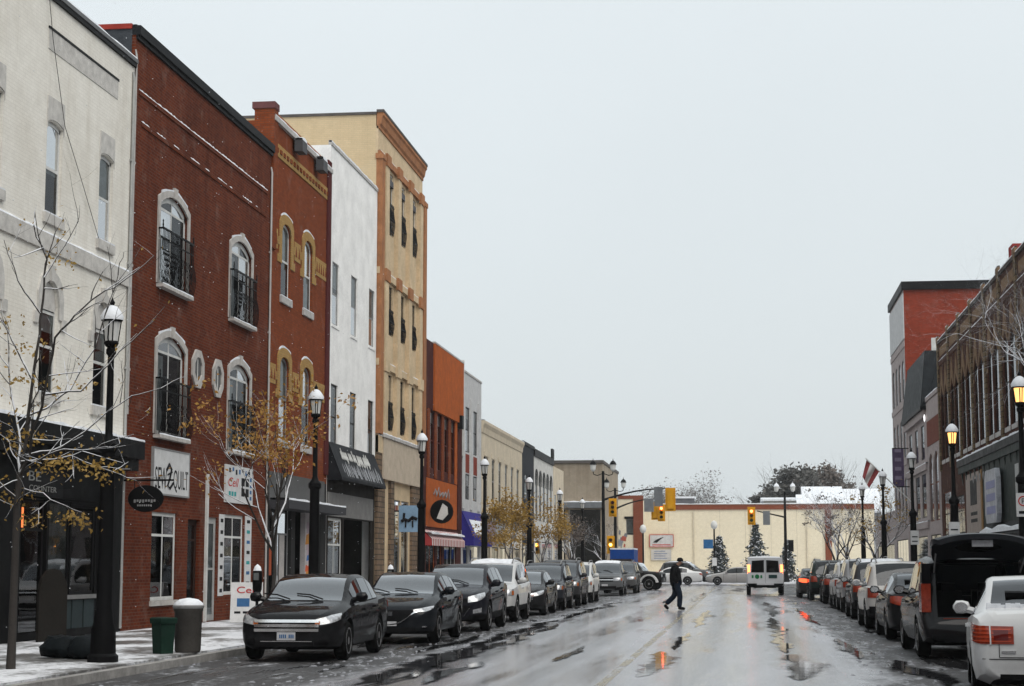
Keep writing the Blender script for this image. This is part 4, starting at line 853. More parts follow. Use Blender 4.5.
x, z = onY(687, 500, 190); bx = thing('roof_unit', 'snow topped grey vent unit on the end wall roof', 'roof vent', (x-1.2, 188, 0)); MB().box(0, 2.0, 0, 1.6, 7, z+.1).build('housing', pbr('grey unit', (.13,.13,.14), .6), bx); MB().box(-.1, 2.1, -.1, 1.7, z+.1, z+.3).build('snow', SNOW, bx)

# ------------------------------------------------------------------ right side
BRN = brickmat('umber brick', (.095,.034,.02), (.06,.024,.015), (.04,.025,.02), bump=.5, stain=.4); TANS = brickmat('tan stone pier', (.21,.15,.085), (.13,.09,.05), (.07,.05,.035), bw=.3, rh=.22, ms=.02, bump=.9, stain=.5); TANP = pbr('tan peaked stone', (.2,.13,.078), .85, var=.3, vs=5)
b = Bld('brown_gothic_building', 'ornate brown brick building with tan piers and peaked windows on the right', 52, 93.6, 12.75, 'R'); W = b.W
per = 4.4; k = 0; u = .15
GREEN = pbr('dark green shopfront', (.022,.03,.027), .5, var=.3); 
while u < W-per:
    p = b.box('stone_pier', TANS, u, u+.5, -.32, .004, 6.3, 12.9); b.box('pier_cap', TANP, u-.06, u+.61, -.4, .1, 12.9, 13.1, p); snowcap(b, u-.06, u+.61, -.4, .1, 13.1, .07, p, 500+k)
    for q in range(2):
        a = u+.85+q*1.75
        f = b.window(a, a+1.3, 6.8, 10.2, .4, 'sash', DARKFRAME, .28, blind=0, glass=GLASS_D)
        MB().prism([(a-.16,10.0),(a+.02,10.0),(a+.65,10.55),(a+1.28,10.0),(a+1.46,10.0),(a+.65,11.5)], 'y', -.16, .02).build('peaked_hood', TANP, f)
        MB().box(a-.1, a+1.4, -.14, .1, 6.62, 6.8).build('sill', STONE, f)
    md = b.box('mullion_pier', BRN, u+2.24, u+2.52, -.12, .003, 6.5, 11.6); b.box('impost_band', TANP, u+.51, u+.84, -.1, .01, 9.4, 9.55)
    sb = b.box('panel_band', BRN, u+.51, u+per-.01, -.14, .01, 11.6, 11.85); snowcap(b, u+.51, u+per-.01, -.14, 0, 11.85, .05, sb, 300+k); b.box('parapet_panel', TANP, u+.9, u+per-.4, -.06, .01, 12.05, 12.5)
    u += per; k += 1
cp = b.box('coping', pbr('brown coping', (.07,.055,.05), .8), 0, W, -.3, .3, 12.75, 12.9); snowcap(b, 0, W, -.3, .3, 12.9, .07, cp, 301)
ch = b.box('chimney', pbr('red chimney brick', (.24,.035,.03), .8), W-20.5, W-19.4, .6, 1.7, 12.5, 14.1)
shc = b.box('shop_cornice', DARKFRAME, 8.2, W, -.75, .01, 6.05, 6.35); b.box('cornice_bed', GREEN, 8.2, W, -.5, .008, 5.75, 6.05, shc); snowcap(b, 8.2, W, -.75, -.05, 6.35, .1, shc, 302)
for k in range(16): MB().prism([(0,5.2),(-.35,5.75),(0,5.75)], 'x', 9+k*1.5, 9.25+k*1.5).build('bracket', GREEN, shc)
for v in shc.children: pass
b.box('fascia', GREEN, 16, W, -.12, .009, 2.9, 5.75); b.box('beige_panel', pbr('beige panel', (.33,.28,.25), .7), 10.2, 15.9, -.12, .009, 3.0, 5.6)
b.box('black_poster', INK, 11.8, 14.0, -.15, -.12, 4.2, 5.3); 
for k in range(2): b.box('print_bar', INK, 11.8, 14.0, -.14, -.12, 3.75-.3*k, 3.9-.3*k)
b.box('gold_column', pbr('ochre column', (.28,.17,.08), .7), 15.5, 15.95, -.3, .01, 3.0, 5.6)
sg = thing('shop_sign', 'white shop sign board on the dark green right hand fascia', 'sign', (XR-.13, 93.6-19.0, 3.8), R(-90)); MB().prism([(0,-.55),(2.8,-.55),(3.1,-.2),(3.1,1.2),(2.8,1.55),(0,1.55),(-.3,1.2),(-.3,-.2)], 'y', -.18, .0).build('sign_board', pbr('pale sign', (.42,.43,.46), .5, var=.3, vs=3), sg)
for k in range(3): MB().box(.2, 2.7, -.19, -.18, -.2+.5*k, .1+.5*k).build('print_line', pbr('violet print', (.25,.26,.4), .5, bump=0), sg)
b.box('small_sign', pbr('pale small sign', (.4,.41,.4), .5), 25.2, 26.1, -.2, -.12, 3.6, 5.3)
for k in range(5): MB().lathe([(.06,0),(.14,.1),(.15,.25),(.05,.34)], 8, (14+k*1.1, -.7, 5.1)).build('gooseneck_lamp', GREYFRAME, b.root)
aw = awning(b, 17.0, W-3, 2.75, 3.3, 1.6, pbr('black canvas', (.015,.015,.016), .6), valance=.45); snowcap(b, 17.0, W-3, -1.62, -.9, 2.86, .24, aw, 303, 1.6)
for k in range(5): f = b.window(16.5+k*5, 20.8+k*5, .5, 2.6, 0, 'fixed', DARKFRAME, .2, blind=0, glass=GLASS_D, nx=3, name='shop_window')
b.window(11, 12.6, .16, 2.9, 0, 'fixed', DARKFRAME, .3, blind=0, glass=GLASS_D, bars=[.8], name='shop_door'); b.window(13, 15.6, .6, 2.9, 0, 'fixed', DARKFRAME, .2, blind=0, glass=GLASS_D, nx=2, name='shop_window')
b.window(1, 4.2, .5, 5.2, 0, 'fixed', pbr('rust window frame', (.16,.05,.025), .6), .2, blind=0, glass=GLASS_D, nx=3, bars=[.6], name='shop_window'); b.window(5, 9.4, .5, 4.8, 0, 'fixed', DARKFRAME, .25, blind=0, glass=GLASS_D, nx=3, bars=[.6], name='shop_window')
for k in range(3): MB().lathe([(.04,0),(.2,.08),(.24,.3),(.2,.46),(.02,.52)], 8, (19+k*.9, -.9, 2.0)).build('pendant_lamp', GREYFRAME, b.root)
b.finish(BRN, BRN)
# --- stone and red brick arcade
PKS = pbr('pinkish stone', (.36,.31,.3), .85, var=.2, vs=3); b = Bld('stone_arcade_building', 'pinkish stone and red brick building with rust arched windows', 93.7, 99.8, 10.4, 'R'); W = b.W
for k in range(2): 
    f = b.window(.5+k*2.7, 2.7+k*2.7, 3.9, 7.5, .9, 'fixed', pbr('rust window frame', (.16,.05,.025), .6), .3, blind=0, glass=GLASS_D, nx=3, bars=[.55]); b.surround(.5+k*2.7, 2.7+k*2.7, 3.9, 7.5, .9, .3, .08, PKS, f)
b.box('red_brick_band', brickmat('soft red brick', (.2,.055,.035), (.16,.05,.03), (.12,.06,.05)), 0, W, -.1, .01, 7.95, 9.3); b.box('stone_band', PKS, 0, W, -.14, .01, 9.3, 10.3); cp = b.box('coping', PKS, 0, W, -.3, .2, 10.4, 10.6); snowcap(b, 0, W, -.3, .2, 10.6, .08, cp, 400)
b.window(.5, 5.4, .5, 3.2, 0, 'fixed', DARKFRAME, .2, blind=0, glass=GLASS_D, nx=3, name='shop_window'); b.finish(PKS, PKS)
# --- stone building with black mansard bay
b = Bld('mansard_building', 'beige stone building with big black mansard roof on the right', 99.9, 111.6, 10.2, 'R'); W = b.W
for k in range(3):
    b.window(.9+k*3.6, 3.3+k*3.6, 4.2, 6.6, 0, 'sash', DARKFRAME, .3, blind=.2, nx=2); b.window(1.2+k*3.6, 3.0+k*3.6, 7.4, 9.3, 0, 'sash', DARKFRAME, .3, blind=.2)
for z0, z1, o in ((6.75, 7.1, .5), (9.6, 10.2, .8), (3.6, 3.95, .4)): q = b.box('cornice', PKS, -.05, W, -o, .01, z0, z1); snowcap(b, 0, W, -o, 0, z1, .06, q, int(z0*9))
MSD = pbr('black mansard metal', (.022,.025,.028), .5, var=.3, vs=3); zt = 13.3; zb = 10.2
m = MB(); a = [(-.1,-1.3,zb),(W+.1,-1.3,zb),(W+.1,8,zb),(-.1,8,zb)]; c = [(.9,.2,zt),(W-.4,.2,zt),(W-.4,8,zt),(.9,8,zt)]
m._add(a+c, [(0,1,5,4),(1,2,6,5),(2,3,7,6),(3,0,4,7),(4,5,6,7),(0,3,2,1)]); ms = m.build('mansard_roof', MSD, b.root); b.box('mansard_gutter', DARKFRAME, -.2, W+.2, -1.4, 8, zb-.2, zb, ms)
for k in range(14):
    t = W*k/14; MB().tube([(t,-1.31+.0,zb),(.9+(W-1.3)*k/14,.19,zt)], .03, 4).build('standing_seam', MSD, ms)
for k in range(10):
    t = -1.2+8*k/10; MB().tube([(W+.11,t,zb),(W-.39,.3+7.4*k/10,zt)], .03, 4).build('standing_seam', MSD, ms)
MB().lathe([(.02,0),(.14,.1),(.18,.25),(.1,.4)], 10, (W+.35, -.6, 9.3)).build('white_globe_lamp', emis('white globe glow', (1,1,1), 1.2, (.8,.8,.8)), b.root)
b.window(1, 10.5, .5, 3.2, 0, 'fixed', DARKFRAME, .2, blind=0, glass=GLASS_D, nx=4, name='shop_window'); b.finish(PKS, PKS)
# --- tall red-sided building at the end of the right row
RSB = brickmat('bright red brick side', (.30,.042,.018), (.22,.034,.015), (.2,.06,.04), bump=.4, stain=.55, stc=(.6,.5,.45)); b = Bld('tall_red_sided_building', 'tall building with bright red brick side wall and pale front', 111.7, 121.8, 18.4, 'R', 16); W = b.W
for k in range(4):
    for r in range(3): f = b.window(.8+k*2.35, 2.1+k*2.35, 4.6+r*3.6, 7.0+r*3.6, .2, 'sash', DARKFRAME, .25, blind=.3)
for z0 in (4.0, 7.7, 11.3, 14.9): b.box('string_course', PKS, -.05, W, -.18, .01, z0, z0+.35)
pp = b.box('pale_parapet', GW, 0, W, -.2, .05, 15.4, 18.2); cp = b.box('cornice', DARKFRAME, -.2, W+.2, -.5, 16.1, 18.4, 18.9)
for x in (1.6, 2.9): b.box('white_wall_plate', WHITEFRAME, W+.0, W+.06, x, x+.75, 14.6, 15.4)
b.window(1, 9, .5, 3.2, 0, 'fixed', DARKFRAME, .2, blind=0, glass=GLASS_D, nx=4, name='shop_window'); b.finish(PKS, RSB)
b = Bld('low_far_shop', 'low grey shop past the tall red sided building', 121.9, 139, 5.2, 'R'); b.window(1, 16, .6, 3, 0, 'fixed', DARKFRAME, .2, blind=0, glass=GLASS_D, nx=6, name='shop_window'); b.finish(PKS, PKS)
# ------------------------------------------------------------------ street lamps
LGL = pbr('frosted lamp glass', (.62,.62,.6), .35, var=.1, bump=0); LGLIT = emis('lit lamp glass', (1.0,.50,.14), 1.5, (.7,.5,.3)); BULB = emis('lit bulb', (1.0,.72,.35), 9.)
def lamp_meshes():
    d = {}
    d['post'] = MB().lathe([(.24,0),(.24,.1),(.2,.14),(.19,.5),(.16,.6),(.14,.75),(.125,.85),(.12,2.2),(.11,3.2),(.15,3.25),(.15,3.34),(.085,3.42),(.06,3.5),(.05,4.72),(.08,4.76),(.08,4.82),(.05,4.86)], 12).mesh('post', 35)
    m = MB().lathe([(.05,4.58),(.12,4.64),(.15,4.7),(.13,4.74)], 12)
    for k in range(4):
        a = math.pi/2*k+.4; c, q = math.cos(a), math.sin(a); m.tube([(c*.13,q*.13,4.72),(c*.185,q*.185,5.16)], .012, 4)
    for sg in (-1, 1): m.tube([(0,sg*.1,4.62),(0,sg*.22,4.66),(0,sg*.28,4.78),(0,sg*.25,4.98),(0,sg*.2,5.12)], .016, 5)
    m.lathe([(.19,5.14),(.22,5.17),(.21,5.2)], 12); d['lantern_frame'] = m.mesh('lantern_frame', 35)
    d['lamp_glass'] = MB().lathe([(.115,4.73),(.165,5.14)], 10).mesh('lamp_glass', 30)
    d['lamp_cap'] = MB().lathe([(.215,5.19),(.2,5.24),(.13,5.34),(.07,5.4),(.05,5.44),(.04,5.5),(.055,5.54),(.02,5.6),(.003,5.66)], 12).mesh('lamp_cap', 40)
    d['snow'] = MB().lathe([(.228,5.175),(.236,5.25),(.17,5.37),(.1,5.45),(.03,5.49)], 12).mesh('snow', 50)
    d['bulb'] = MB().lathe([(.01,4.8),(.05,4.84),(.06,4.92),(.01,5.0)], 8).mesh('bulb', 50)
    for k in ('lantern_frame', 'lamp_glass', 'lamp_cap', 'snow', 'bulb'):
        for v in d[k].vertices: v.co = (v.co.x*.78, v.co.y*.78, 5.62+(v.co.z-5.62)*.76)
    return d
LM = lamp_meshes(); NOPARK = None
def lamp(x, y, label, lit=False, sign=None):
    r = thing('street_lamp', label, 'street lamp', (x, y, PAV-.01), random.uniform(-.2, .2), 'black lantern street lamps')
    for n, mt in (('post', BLACKMETAL), ('lantern_frame', BLACKMETAL), ('lamp_cap', BLACKMETAL)): mkobj(n, LM[n], mt, r)
    mkobj('lamp_glass', LM['lamp_glass'], LGLIT if lit else LGL, r); mkobj('snow', LM['snow'], SNOW, r)
    if lit:
        mkobj('bulb', LM['bulb'], BULB, r); l = bpy.data.lights.new('lamp_light', 'POINT'); l.energy = 25; l.color = (1, .6, .25); l.shadow_soft_size = .1
        lo = bpy.data.objects.new('lamp_light', l); COL.objects.link(lo); lo.parent = r; lo.location = (0, 0, 5.05)
    if sign:
        s = MB().box(-.15, .15, -.15, -.135, sign, sign+.5).build('plate', SIGNW, r)
        if sign > 2.3:
            MB().band([(.085*math.cos(a), sign+.33+.085*math.sin(a)) for a in [k*.3927 for k in range(16)]], [(.11*math.cos(a), sign+.33+.11*math.sin(a)) for a in [k*.3927 for k in range(16)]], -.156, -.15, True).build('prohibition_ring', REDINK, s); text('P', INK, s, 0, sign+.33, .07, .11, -.153); MB().box(-.1,.1,-.154,-.15,sign+.06,sign+.12).build('arrow_bar', INK, s)
        for k in range(2): MB().box(-.1, .1, -.154, -.15, sign+.1+k*.16, sign+.14+k*.16).build('print_line', INK, s) if sign <= 2.3 else None
    return r
for y, lb in ((26.9, 'black lantern lamp post in front of the black shopfront, nearest on the left'), (40.6, 'black lantern lamp post between red and orange brick shops, behind the first black sedan'), (54.6, 'black lantern lamp post in front of the beige pilaster building'),
              (68.3, 'black lantern lamp post in front of the cream cornice building'), (83.0, 'black lantern lamp post amid the far yellow tree, left pavement'), (97.2, 'small black lantern lamp post behind the far yellow trees, left pavement'), (111.2, 'black lantern lamp post before the dark glazed tan building')):
    lamp(-9.72, y, lb)
lamp(5.98, 39.6, 'lit orange lantern lamp post cut by the right picture edge', True, 2.5); lamp(6.05, 52.9, 'lit orange lantern lamp post in front of the brown gothic building', True, 2.2); lamp(6.1, 66.0, 'unlit white lantern lamp post beside the stone arcade building', False, 2.2)
lamp(6.1, 79.5, 'unlit lantern lamp post among frosted branches on the right'); lamp(6.1, 93, 'far unlit lantern lamp post among frosted trees on the right')
for px, py, Y, lb in ((714, 522, 160, 'white globe lamp post beside the blue sign and conifer at the end wall'), (643, 526, 160, 'white topped lamp post at the rust brick corner of the end wall')):
    x, z = onY(px, py, Y); r = thing('globe_lamp', lb, 'street lamp', (x, Y, .13)); MB().lathe([(.2,0),(.15,.3),(.09,.6),(.07,z-.75)], 10).build('post', BLACKMETAL, r, 40); MB().lathe([(.1,z-.75),(.26,z-.6),(.3,z-.35),(.2,z-.1),(.02,z)], 10).build('lamp_glass', LGL, r, 50)
    if px > 700: MB().box(-.95, -.1, -.1, -.05, 2.9, 3.7).build('blue_sign', pbr('blue sign', (.03,.12,.27), .5), r); MB().box(-.2, .2, -.12, -.08, 1.4, 2.1).build('plate', SIGNW, r)
# twin-headed posts and traffic signals
SIGY = pbr('signal yellow', (.62,.30,.012), .45, var=.15); 
def signal(parent, x, y, z, face=1, lit=None, s=1.0, name='signal_head'):
    s *= .9
    h = MB().box(x-.2*s, x+.2*s, y-.13, y+.13, z-.62*s, z+.62*s).build(name, SIGY, parent)
    MB().band([(x-.19*s,z-.61*s),(x+.19*s,z-.61*s),(x+.19*s,z+.61*s),(x-.19*s,z+.61*s)], [(x-.34*s,z-.78*s),(x+.34*s,z-.78*s),(x+.34*s,z+.78*s),(x-.34*s,z+.78*s)], y-.02, y+.02, True).build('backplate', SIGY, h)
    for k, c in enumerate(('red', 'amber', 'green')):
        zz = z+(.4-.4*k)*s; mt = emis('lit '+c+' lens', {'red': (1,.10,.03), 'amber': (1,.4,.05), 'green': (.1,1,.4)}[c], 14.) if lit == c else pbr('dark '+c+' lens', {'red': (.12,.02,.02), 'amber': (.12,.06,.01), 'green': (.01,.06,.04)}[c], .3)
        yf = y-.135*face; MB().lathe([(.001,0),(.13*s,0),(.13*s,.02),(.001,.02)], 12, (x, yf-.02 if face > 0 else yf, zz), 'y').build('lens', mt, h)
        m = MB()
        m.band([(x+.14*s*math.cos(a), zz+.14*s*math.sin(a)) for a in [R(-10+20*q) for q in range(11)]], [(x+.155*s*math.cos(a), zz+.155*s*math.sin(a)) for a in [R(-10+20*q) for q in range(11)]], yf-.22*face, yf); m.build('visor', SIGY if face < 0 else BLACKMETAL, h)
    return h
def twin_lamp_post(px, ptop, Y, label, arm=None):
    x, zt = onY(px, ptop, Y); r = thing('traffic_signal_post', label, 'traffic signal', (x, Y, .1), 0)
    MB().lathe([(.3,0),(.26,.4),(.17,.6),(.14,1.0),(.12,zt*.6),(.09,zt-.6)], 12).build('post', BLACKMETAL, r, 40)
    for sg in (-1, 1):
        a = MB().tube([(0,0,zt-.75),(sg*.4,0,zt-.9),(sg*.66,0,zt-.82),(sg*.7,0,zt-.6)], .035, 6).build('lamp_arm', BLACKMETAL, r)
        l = MB().lathe([(.06,zt-.62),(.17,zt-.5),(.22,zt-.15)], 8, (sg*.7,0,0)).build('lamp_glass', LGL, r, 30); MB().lathe([(.26,zt-.15),(.16,zt+.05),(.03,zt+.15),(.01,zt+.3)], 8, (sg*.7,0,0)).build('lamp_cap', SNOW if px > 700 else BLACKMETAL, r, 40)
    return r, x, zt
# near-left post with the long arm
r, x0, zt = twin_lamp_post(603, 464, 126, 'black twin lamp post carrying yellow signals on a long arm, nearer of two')
def arm(r, x0, px0, py0, px1, py1, Y, rad=.065):
    a, c = onY(px0, py0, Y), onY(px1, py1, Y); pts = []
    for k in range(7): t = k/6; pts.append((a[0]+(c[0]-a[0])*t-x0, 0, a[1]+(c[1]-a[1])*t-.1+.25*math.sin(math.pi*t)*.8))
    o = MB().tube(pts, [rad*(1.2-.7*k/6) for k in range(7)], 8).build('mast_arm', BLACKMETAL, r, 40); return o
arm(r, x0, 603, 500, 669, 488, 126)
xs, z = onY(670.5, 499.5, 126); h = signal(r, xs-x0, -.1, z-.1, -1, None, 1.15); xs, z = onY(613, 509, 126); signal(r, xs-x0, -.25, z, 1, None, .9)
xs, z = onY(658.5, 497, 126); MB().box(xs-x0-.3, xs-x0+.3, -.12, -.08, z-.75, z+.6).build('street_name_plate', pbr('grey sign back', (.16,.17,.18), .5), r)
r, x0, zt = twin_lamp_post(615, 482, 150, 'black twin lamp post with lit red signal, farther of two on left')
arm(r, x0, 615, 509, 654, 499, 150); xs, z = onY(661.5, 514, 150); signal(r, xs-x0, -.1, z, 1, 'red', 1.0); xs, z = onY(655, 512, 150); signal(r, xs-x0, .3, z, -1, None, 1.05); xs, z = onY(649, 507, 150); MB().box(xs-x0-.4, xs-x0+.4, -.12, -.08, z-.5, z+.6).build('street_name_plate', pbr('grey sign back', (.16,.17,.18), .5), r); xs, z = onY(611, 546, 150); signal(r, xs-x0, -.3, z, 1, 'amber', 1.05)
r, x0, zt = twin_lamp_post(784.5, 486, 158, 'black twin white topped lamp post with signal arm right of the van')
a, c = onY(784, 517, 158), onY(757, 511, 158); MB().tube([(a[0]-x0,0,a[1]-.1),(c[0]-x0,0,c[1]-.1)], [.08,.05], 6).build('mast_arm', BLACKMETAL, r)
xs, z = onY(751.5, 517, 158); signal(r, xs-x0, -.1, z, 1, 'red', 1.1); xs, z = onY(766.5, 518, 158); MB().box(xs-x0-.3, xs-x0+.3, -.12, -.08, z-.7, z+.5).build('street_name_plate', pbr('grey sign back', (.3,.3,.31), .5), r)
xs, z = onY(791, 547, 158)
MB().box(xs-x0-.22, xs-x0+.22, -.3, -.1, z-.5, z+.5).build('pedestrian_signal', BLACKMETAL, r)

# ------------------------------------------------------------------ trees
BARK = barkmat('dark bark with snow', (.025,.02,.017), .85, .22); FROST = barkmat('frosted bark', (.06,.05,.05), .9, .08); BARKD = barkmat('damp bark', (.03,.025,.022), .5, .6); GREYB = barkmat('grey winter twigs', (.10,.09,.088), .55, .2)
def leaf(m, p, size, rnd, droop=.4):
    d = Vector((rnd.gauss(0,1), rnd.gauss(0,1), rnd.gauss(0,.6)-droop)).normalized(); s = d.cross(Vector((rnd.gauss(0,1), rnd.gauss(0,1), rnd.gauss(0,1)))).normalized()*size*.28; d = d*size
    p = Vector(p); m._add([p, p+d*.4+s, p+d, p+d*.4-s], [(0,1,2,3)])
def grow(m, lv, p, d, length, r, depth, rnd, tips, spread=.6, up=.12, n=6, kids=(2,3), taper=.6):
    pts = [Vector(p)]; rad = [r]; seg = 4; d = Vector(d).normalized()
    for k in range(seg):
        d = (d + Vector((rnd.gauss(0,.13), rnd.gauss(0,.13), rnd.gauss(up*.4,.09)))).normalized(); pts.append(pts[-1]+d*length/seg); rad.append(r*(1-(1-taper)*(k+1)/seg))
        if depth <= 1: tips.append((pts[-1].copy(), d.copy()))
    m.tube(pts, rad, max(3, n), False)
    if depth <= 0: return
    for k in range(rnd.randint(*kids)):
        i = rnd.randint(2, seg); dd = (d + Vector((rnd.gauss(0,spread), rnd.gauss(0,spread), rnd.gauss(up,spread*.6)))).normalized()
        grow(m, lv, pts[i], dd, length*rnd.uniform(.58,.85), rad[i]*rnd.uniform(.5,.72), depth-1, rnd, tips, spread, up, n-1, kids, taper)
def tree(label, x, y, h, seed, bark, leafm=None, nleaf=0, lsize=.09, trunk_h=.4, r=.08, depth=4, spread=.55, limbs=4, group=None, name='street_tree', z=PAV, leafz=(0,1), kids=(2,3), lspread=.12, up=.12, lname='leaves'):
    rnd = random.Random(seed); t = thing(name, label, 'tree', (x, y, z), 0, group); th = h*trunk_h
    pts = [(0,0,-.05)]; 
    for k in range(1, 6): pts.append((rnd.gauss(0,.03)*k*.4, rnd.gauss(0,.03)*k*.4, th*k/5))
    MB().tube(pts, [r*1.25]+[r*(1-.09*k) for k in range(1,6)], 10).build('trunk', BARKD, t, 60)
    m = MB(); tips = []
    for k in range(limbs):
        a = 2*math.pi*(k+rnd.random()*.5)/limbs; s = .25 if k == 0 else spread*1.15
        grow(m, None, pts[5 if k < 2 else 4], (math.cos(a)*s, math.sin(a)*s, 1), (h-th)*.42, r*.55, depth-1, rnd, tips, spread, up, 6, kids)
    m.build('crown', bark, t, 60)
    if leafm and nleaf:
        lm = MB(); zz = sorted(q[0].z for q in tips); lo, hi = zz[0], zz[-1]
        tp = [q for q in tips if lo+(hi-lo)*leafz[0] <= q[0].z <= lo+(hi-lo)*leafz[1]]
        cl = [rnd.choice(tp)[0] for _ in range(max(6, nleaf//26))]
        for k in range(nleaf):
            p = rnd.choice(cl) if rnd.random() < .75 else rnd.choice(tp)[0]
            leaf(lm, p+Vector((rnd.gauss(0,lspread), rnd.gauss(0,lspread), rnd.gauss(-lspread*.3,lspread*.7))), lsize*rnd.uniform(.6,1.3), rnd)
        stuff(lm.build(lname, leafm, t))
    return t
YELLOW = leafmat('yellow ochre leaves', [(.17,.09,.015), (.33,.2,.035), (.44,.3,.09)]); ORANGE = leafmat('rusty orange leaves', [(.2,.08,.014), (.36,.18,.03), (.44,.29,.08)]); BROWNL = leafmat('faded brown leaves', [(.05,.04,.035), (.11,.085,.07), (.17,.13,.11)]); DKG = leafmat('dark needles', [(.012,.02,.018), (.03,.042,.04), (.06,.075,.075)])
FARP = leafmat('haze paled leaves', [(.13,.12,.115), (.19,.175,.165), (.25,.235,.22)]); FARL = leafmat('far grey brown leaves', [(.09,.072,.062), (.15,.122,.105), (.21,.175,.15)]); FARG = leafmat('far grey green leaves', [(.055,.054,.05), (.095,.092,.084), (.14,.132,.12)])  # far leaf colours are paled to stand in for distance haze
# nearest tree, main limbs traced on the plane where its trunk stands
def near_tree():
    Y = 24.9; rnd = random.Random(77); X0 = onY(10, 678, Y)[0]
    t = thing('street_tree', 'sparse yellow leaved young tree with snowy twigs at the left edge', 'tree', (X0, Y, PAV), 0)
    def P(px, py, dy=0): x, z = onY(px, py, Y); return Vector((x-X0, dy, z-PAV))
    MB().tube([P(10,684), P(12,640), P(15,560), P(17,500), P(20,472)], [.075,.06,.052,.047,.042], 10).build('trunk', BARKD, t, 60)
    limbs = [([(20,474,0),(22,450,.05),(25,415,.1),(31,350,.2),(34,300,.3),(38,255,.35),(26,222,.3)], .045), ([(20,474,0),(34,455,-.2),(48,432,-.5),(62,400,-.7),(79,345,-.9),(101,325,-1.1),(128,308,-1.2),(152,296,-1.3)], .036),
             ([(19,478,0),(12,450,.3),(4,420,.5),(-12,380,.8),(-20,320,1)], .036), ([(25,415,.1),(40,400,.5),(52,385,.7),(70,340,1.0),(82,290,1.2),(90,262,1.2)], .025), ([(22,470,0),(50,462,-.4),(85,452,-.8),(112,455,-1.0),(140,452,-1.1)], .028),
             ([(22,462,0),(60,455,.4),(95,470,.7),(118,478,.8)], .022), ([(34,455,-.2),(60,448,.1),(88,420,.3),(120,392,.5),(148,384,.6)], .024), ([(17,500,0),(-5,470,-.4),(-25,430,-.8)], .03), ([(28,380,.15),(10,345,.2),(0,325,.2),(-14,300,.1)], .022), ([(36,275,.3),(52,240,.5),(66,215,.5)], .016), ([(62,400,-.7),(90,395,-.4),(125,352,-.2),(156,322,-.1)], .022), ([(17,505,0),(40,490,-.5),(70,500,-.7),(60,512,-.8)], .02), ([(19,480,0),(6,490,-.3),(-10,510,-.5)], .02), ([(33,310,.25),(16,280,.1),(4,240,0)], .018)]
    m = MB(); tips = []
    for pts, r in limbs:
        V = [P(*q) for q in pts]; D = []
        for i in range(len(V)-1):
            for k in range(3): D.append(V[i].lerp(V[i+1], k/3)+Vector((rnd.gauss(0,.012), rnd.gauss(0,.012), rnd.gauss(0,.012))))
        D.append(V[-1]); n = len(D); m.tube(D, [r*.72*(1-.75*i/n) for i in range(n)], 7, False)
        for i in range(2, n):
            if rnd.random() < .75:
                d = (D[i]-D[i-1]).normalized(); a = (d+Vector((rnd.gauss(0,.7), rnd.gauss(0,.7), rnd.gauss(.15,.5)))).normalized()
                grow(m, None, D[i], a, rnd.uniform(.25,.75), r*.3, 1, rnd, tips, .6, .05, 4, (1,3), .4)
    m.build('crown', BARK, t, 60)
    lm = MB(); spots = [(20,430),(70,462),(95,466),(40,452),(110,470),(55,520),(75,518),(40,525),(0,480),(10,340),(5,380),(28,385),(60,385),(30,330),(6,410),(100,470),(20,440),(5,500),(38,372),(85,460),(60,460),(0,440),(15,350),(68,375),(58,260)]
    for cx, cy in spots:
        c = P(cx+rnd.uniform(-8,8), cy+rnd.uniform(-8,8), rnd.uniform(-.7,.7)); n = rnd.randint(26, 60) if cy > 420 else rnd.randint(12, 30)
        for k in range(n): leaf(lm, c+Vector((rnd.gauss(0,.15), rnd.gauss(0,.15), rnd.gauss(-.03,.06))), rnd.uniform(.04,.09), rnd, .7)
    for p, d in rnd.sample(tips, min(90, len(tips))): leaf(lm, p, rnd.uniform(.05,.08), rnd, .8)
    stuff(lm.build('leaves', YELLOW, t))
near_tree()
tree('young tree with rusty orange leaves before the red brick building', -9.7, 36.9, 6.0, 12, BARK, ORANGE, 1500, .095, .36, .048, 4, .62, 6, lspread=.16, leafz=(.05,.85), up=.2)
G3 = 'yellow street trees on the far left pavement'
tree('small yellow leaved street tree before the cream cornice building, nearer one', -9.8, 77, 4.9, 9, GREYB, YELLOW, 2600, .13, .38, .06, 4, .5, 4, G3, lspread=.2); tree('small yellow leaved street tree behind, beside the charcoal building', -9.8, 89, 5.0, 19, GREYB, YELLOW, 2300, .14, .38, .06, 4, .5, 4, G3, lspread=.2); tree('pale thinning street tree at the far left corner', -9.6, 104, 4.8, 29, GREYB, BROWNL, 900, .13, .38, .06, 4, .5, 4, G3, lspread=.2)
G4 = 'frosted bare trees on the right pavement'
tree('frosted bare tree reaching over the brown gothic roofline', 7.9, 46.0, 11.4, 31, FROST, None, 0, trunk_h=.6, r=.05, depth=6, spread=.7, limbs=8, group=G4, up=.02, kids=(3,4))
tree('frosted bare tree with few ochre leaves beside the purple banner', 6.2, 86, 5.6, 33, FROST, YELLOW, 500, .14, .35, .08, 5, .6, 5, G4, kids=(3,4)); tree('pale frosted bare tree before the end wall, right side', 5.2, 101, 6.2, 35, FROST, BROWNL, 300, .12, .3, .1, 5, .75, 5, G4, kids=(3,4)); tree('frosted bare tree farthest along the right pavement', 6.6, 116, 7.6, 37, FROST, BROWNL, 500, .13, .3, .1, 5, .75, 5, G4, kids=(3,4))
tree('frosted bare tree before the dark glazed tan building', -12.0, 128, 5.5, 39, FROST, None, 0, .1, .35, .08, 5, .7, 5, 'frosted trees at the far left corner', 'street_tree', .1, kids=(3,4)); tree('frosted bare tree before the mural wing', -11.5, 153, 5.8, 41, FROST, BROWNL, 200, .1, .35, .08, 5, .7, 5, 'frosted trees at the far left corner', 'street_tree', .1)
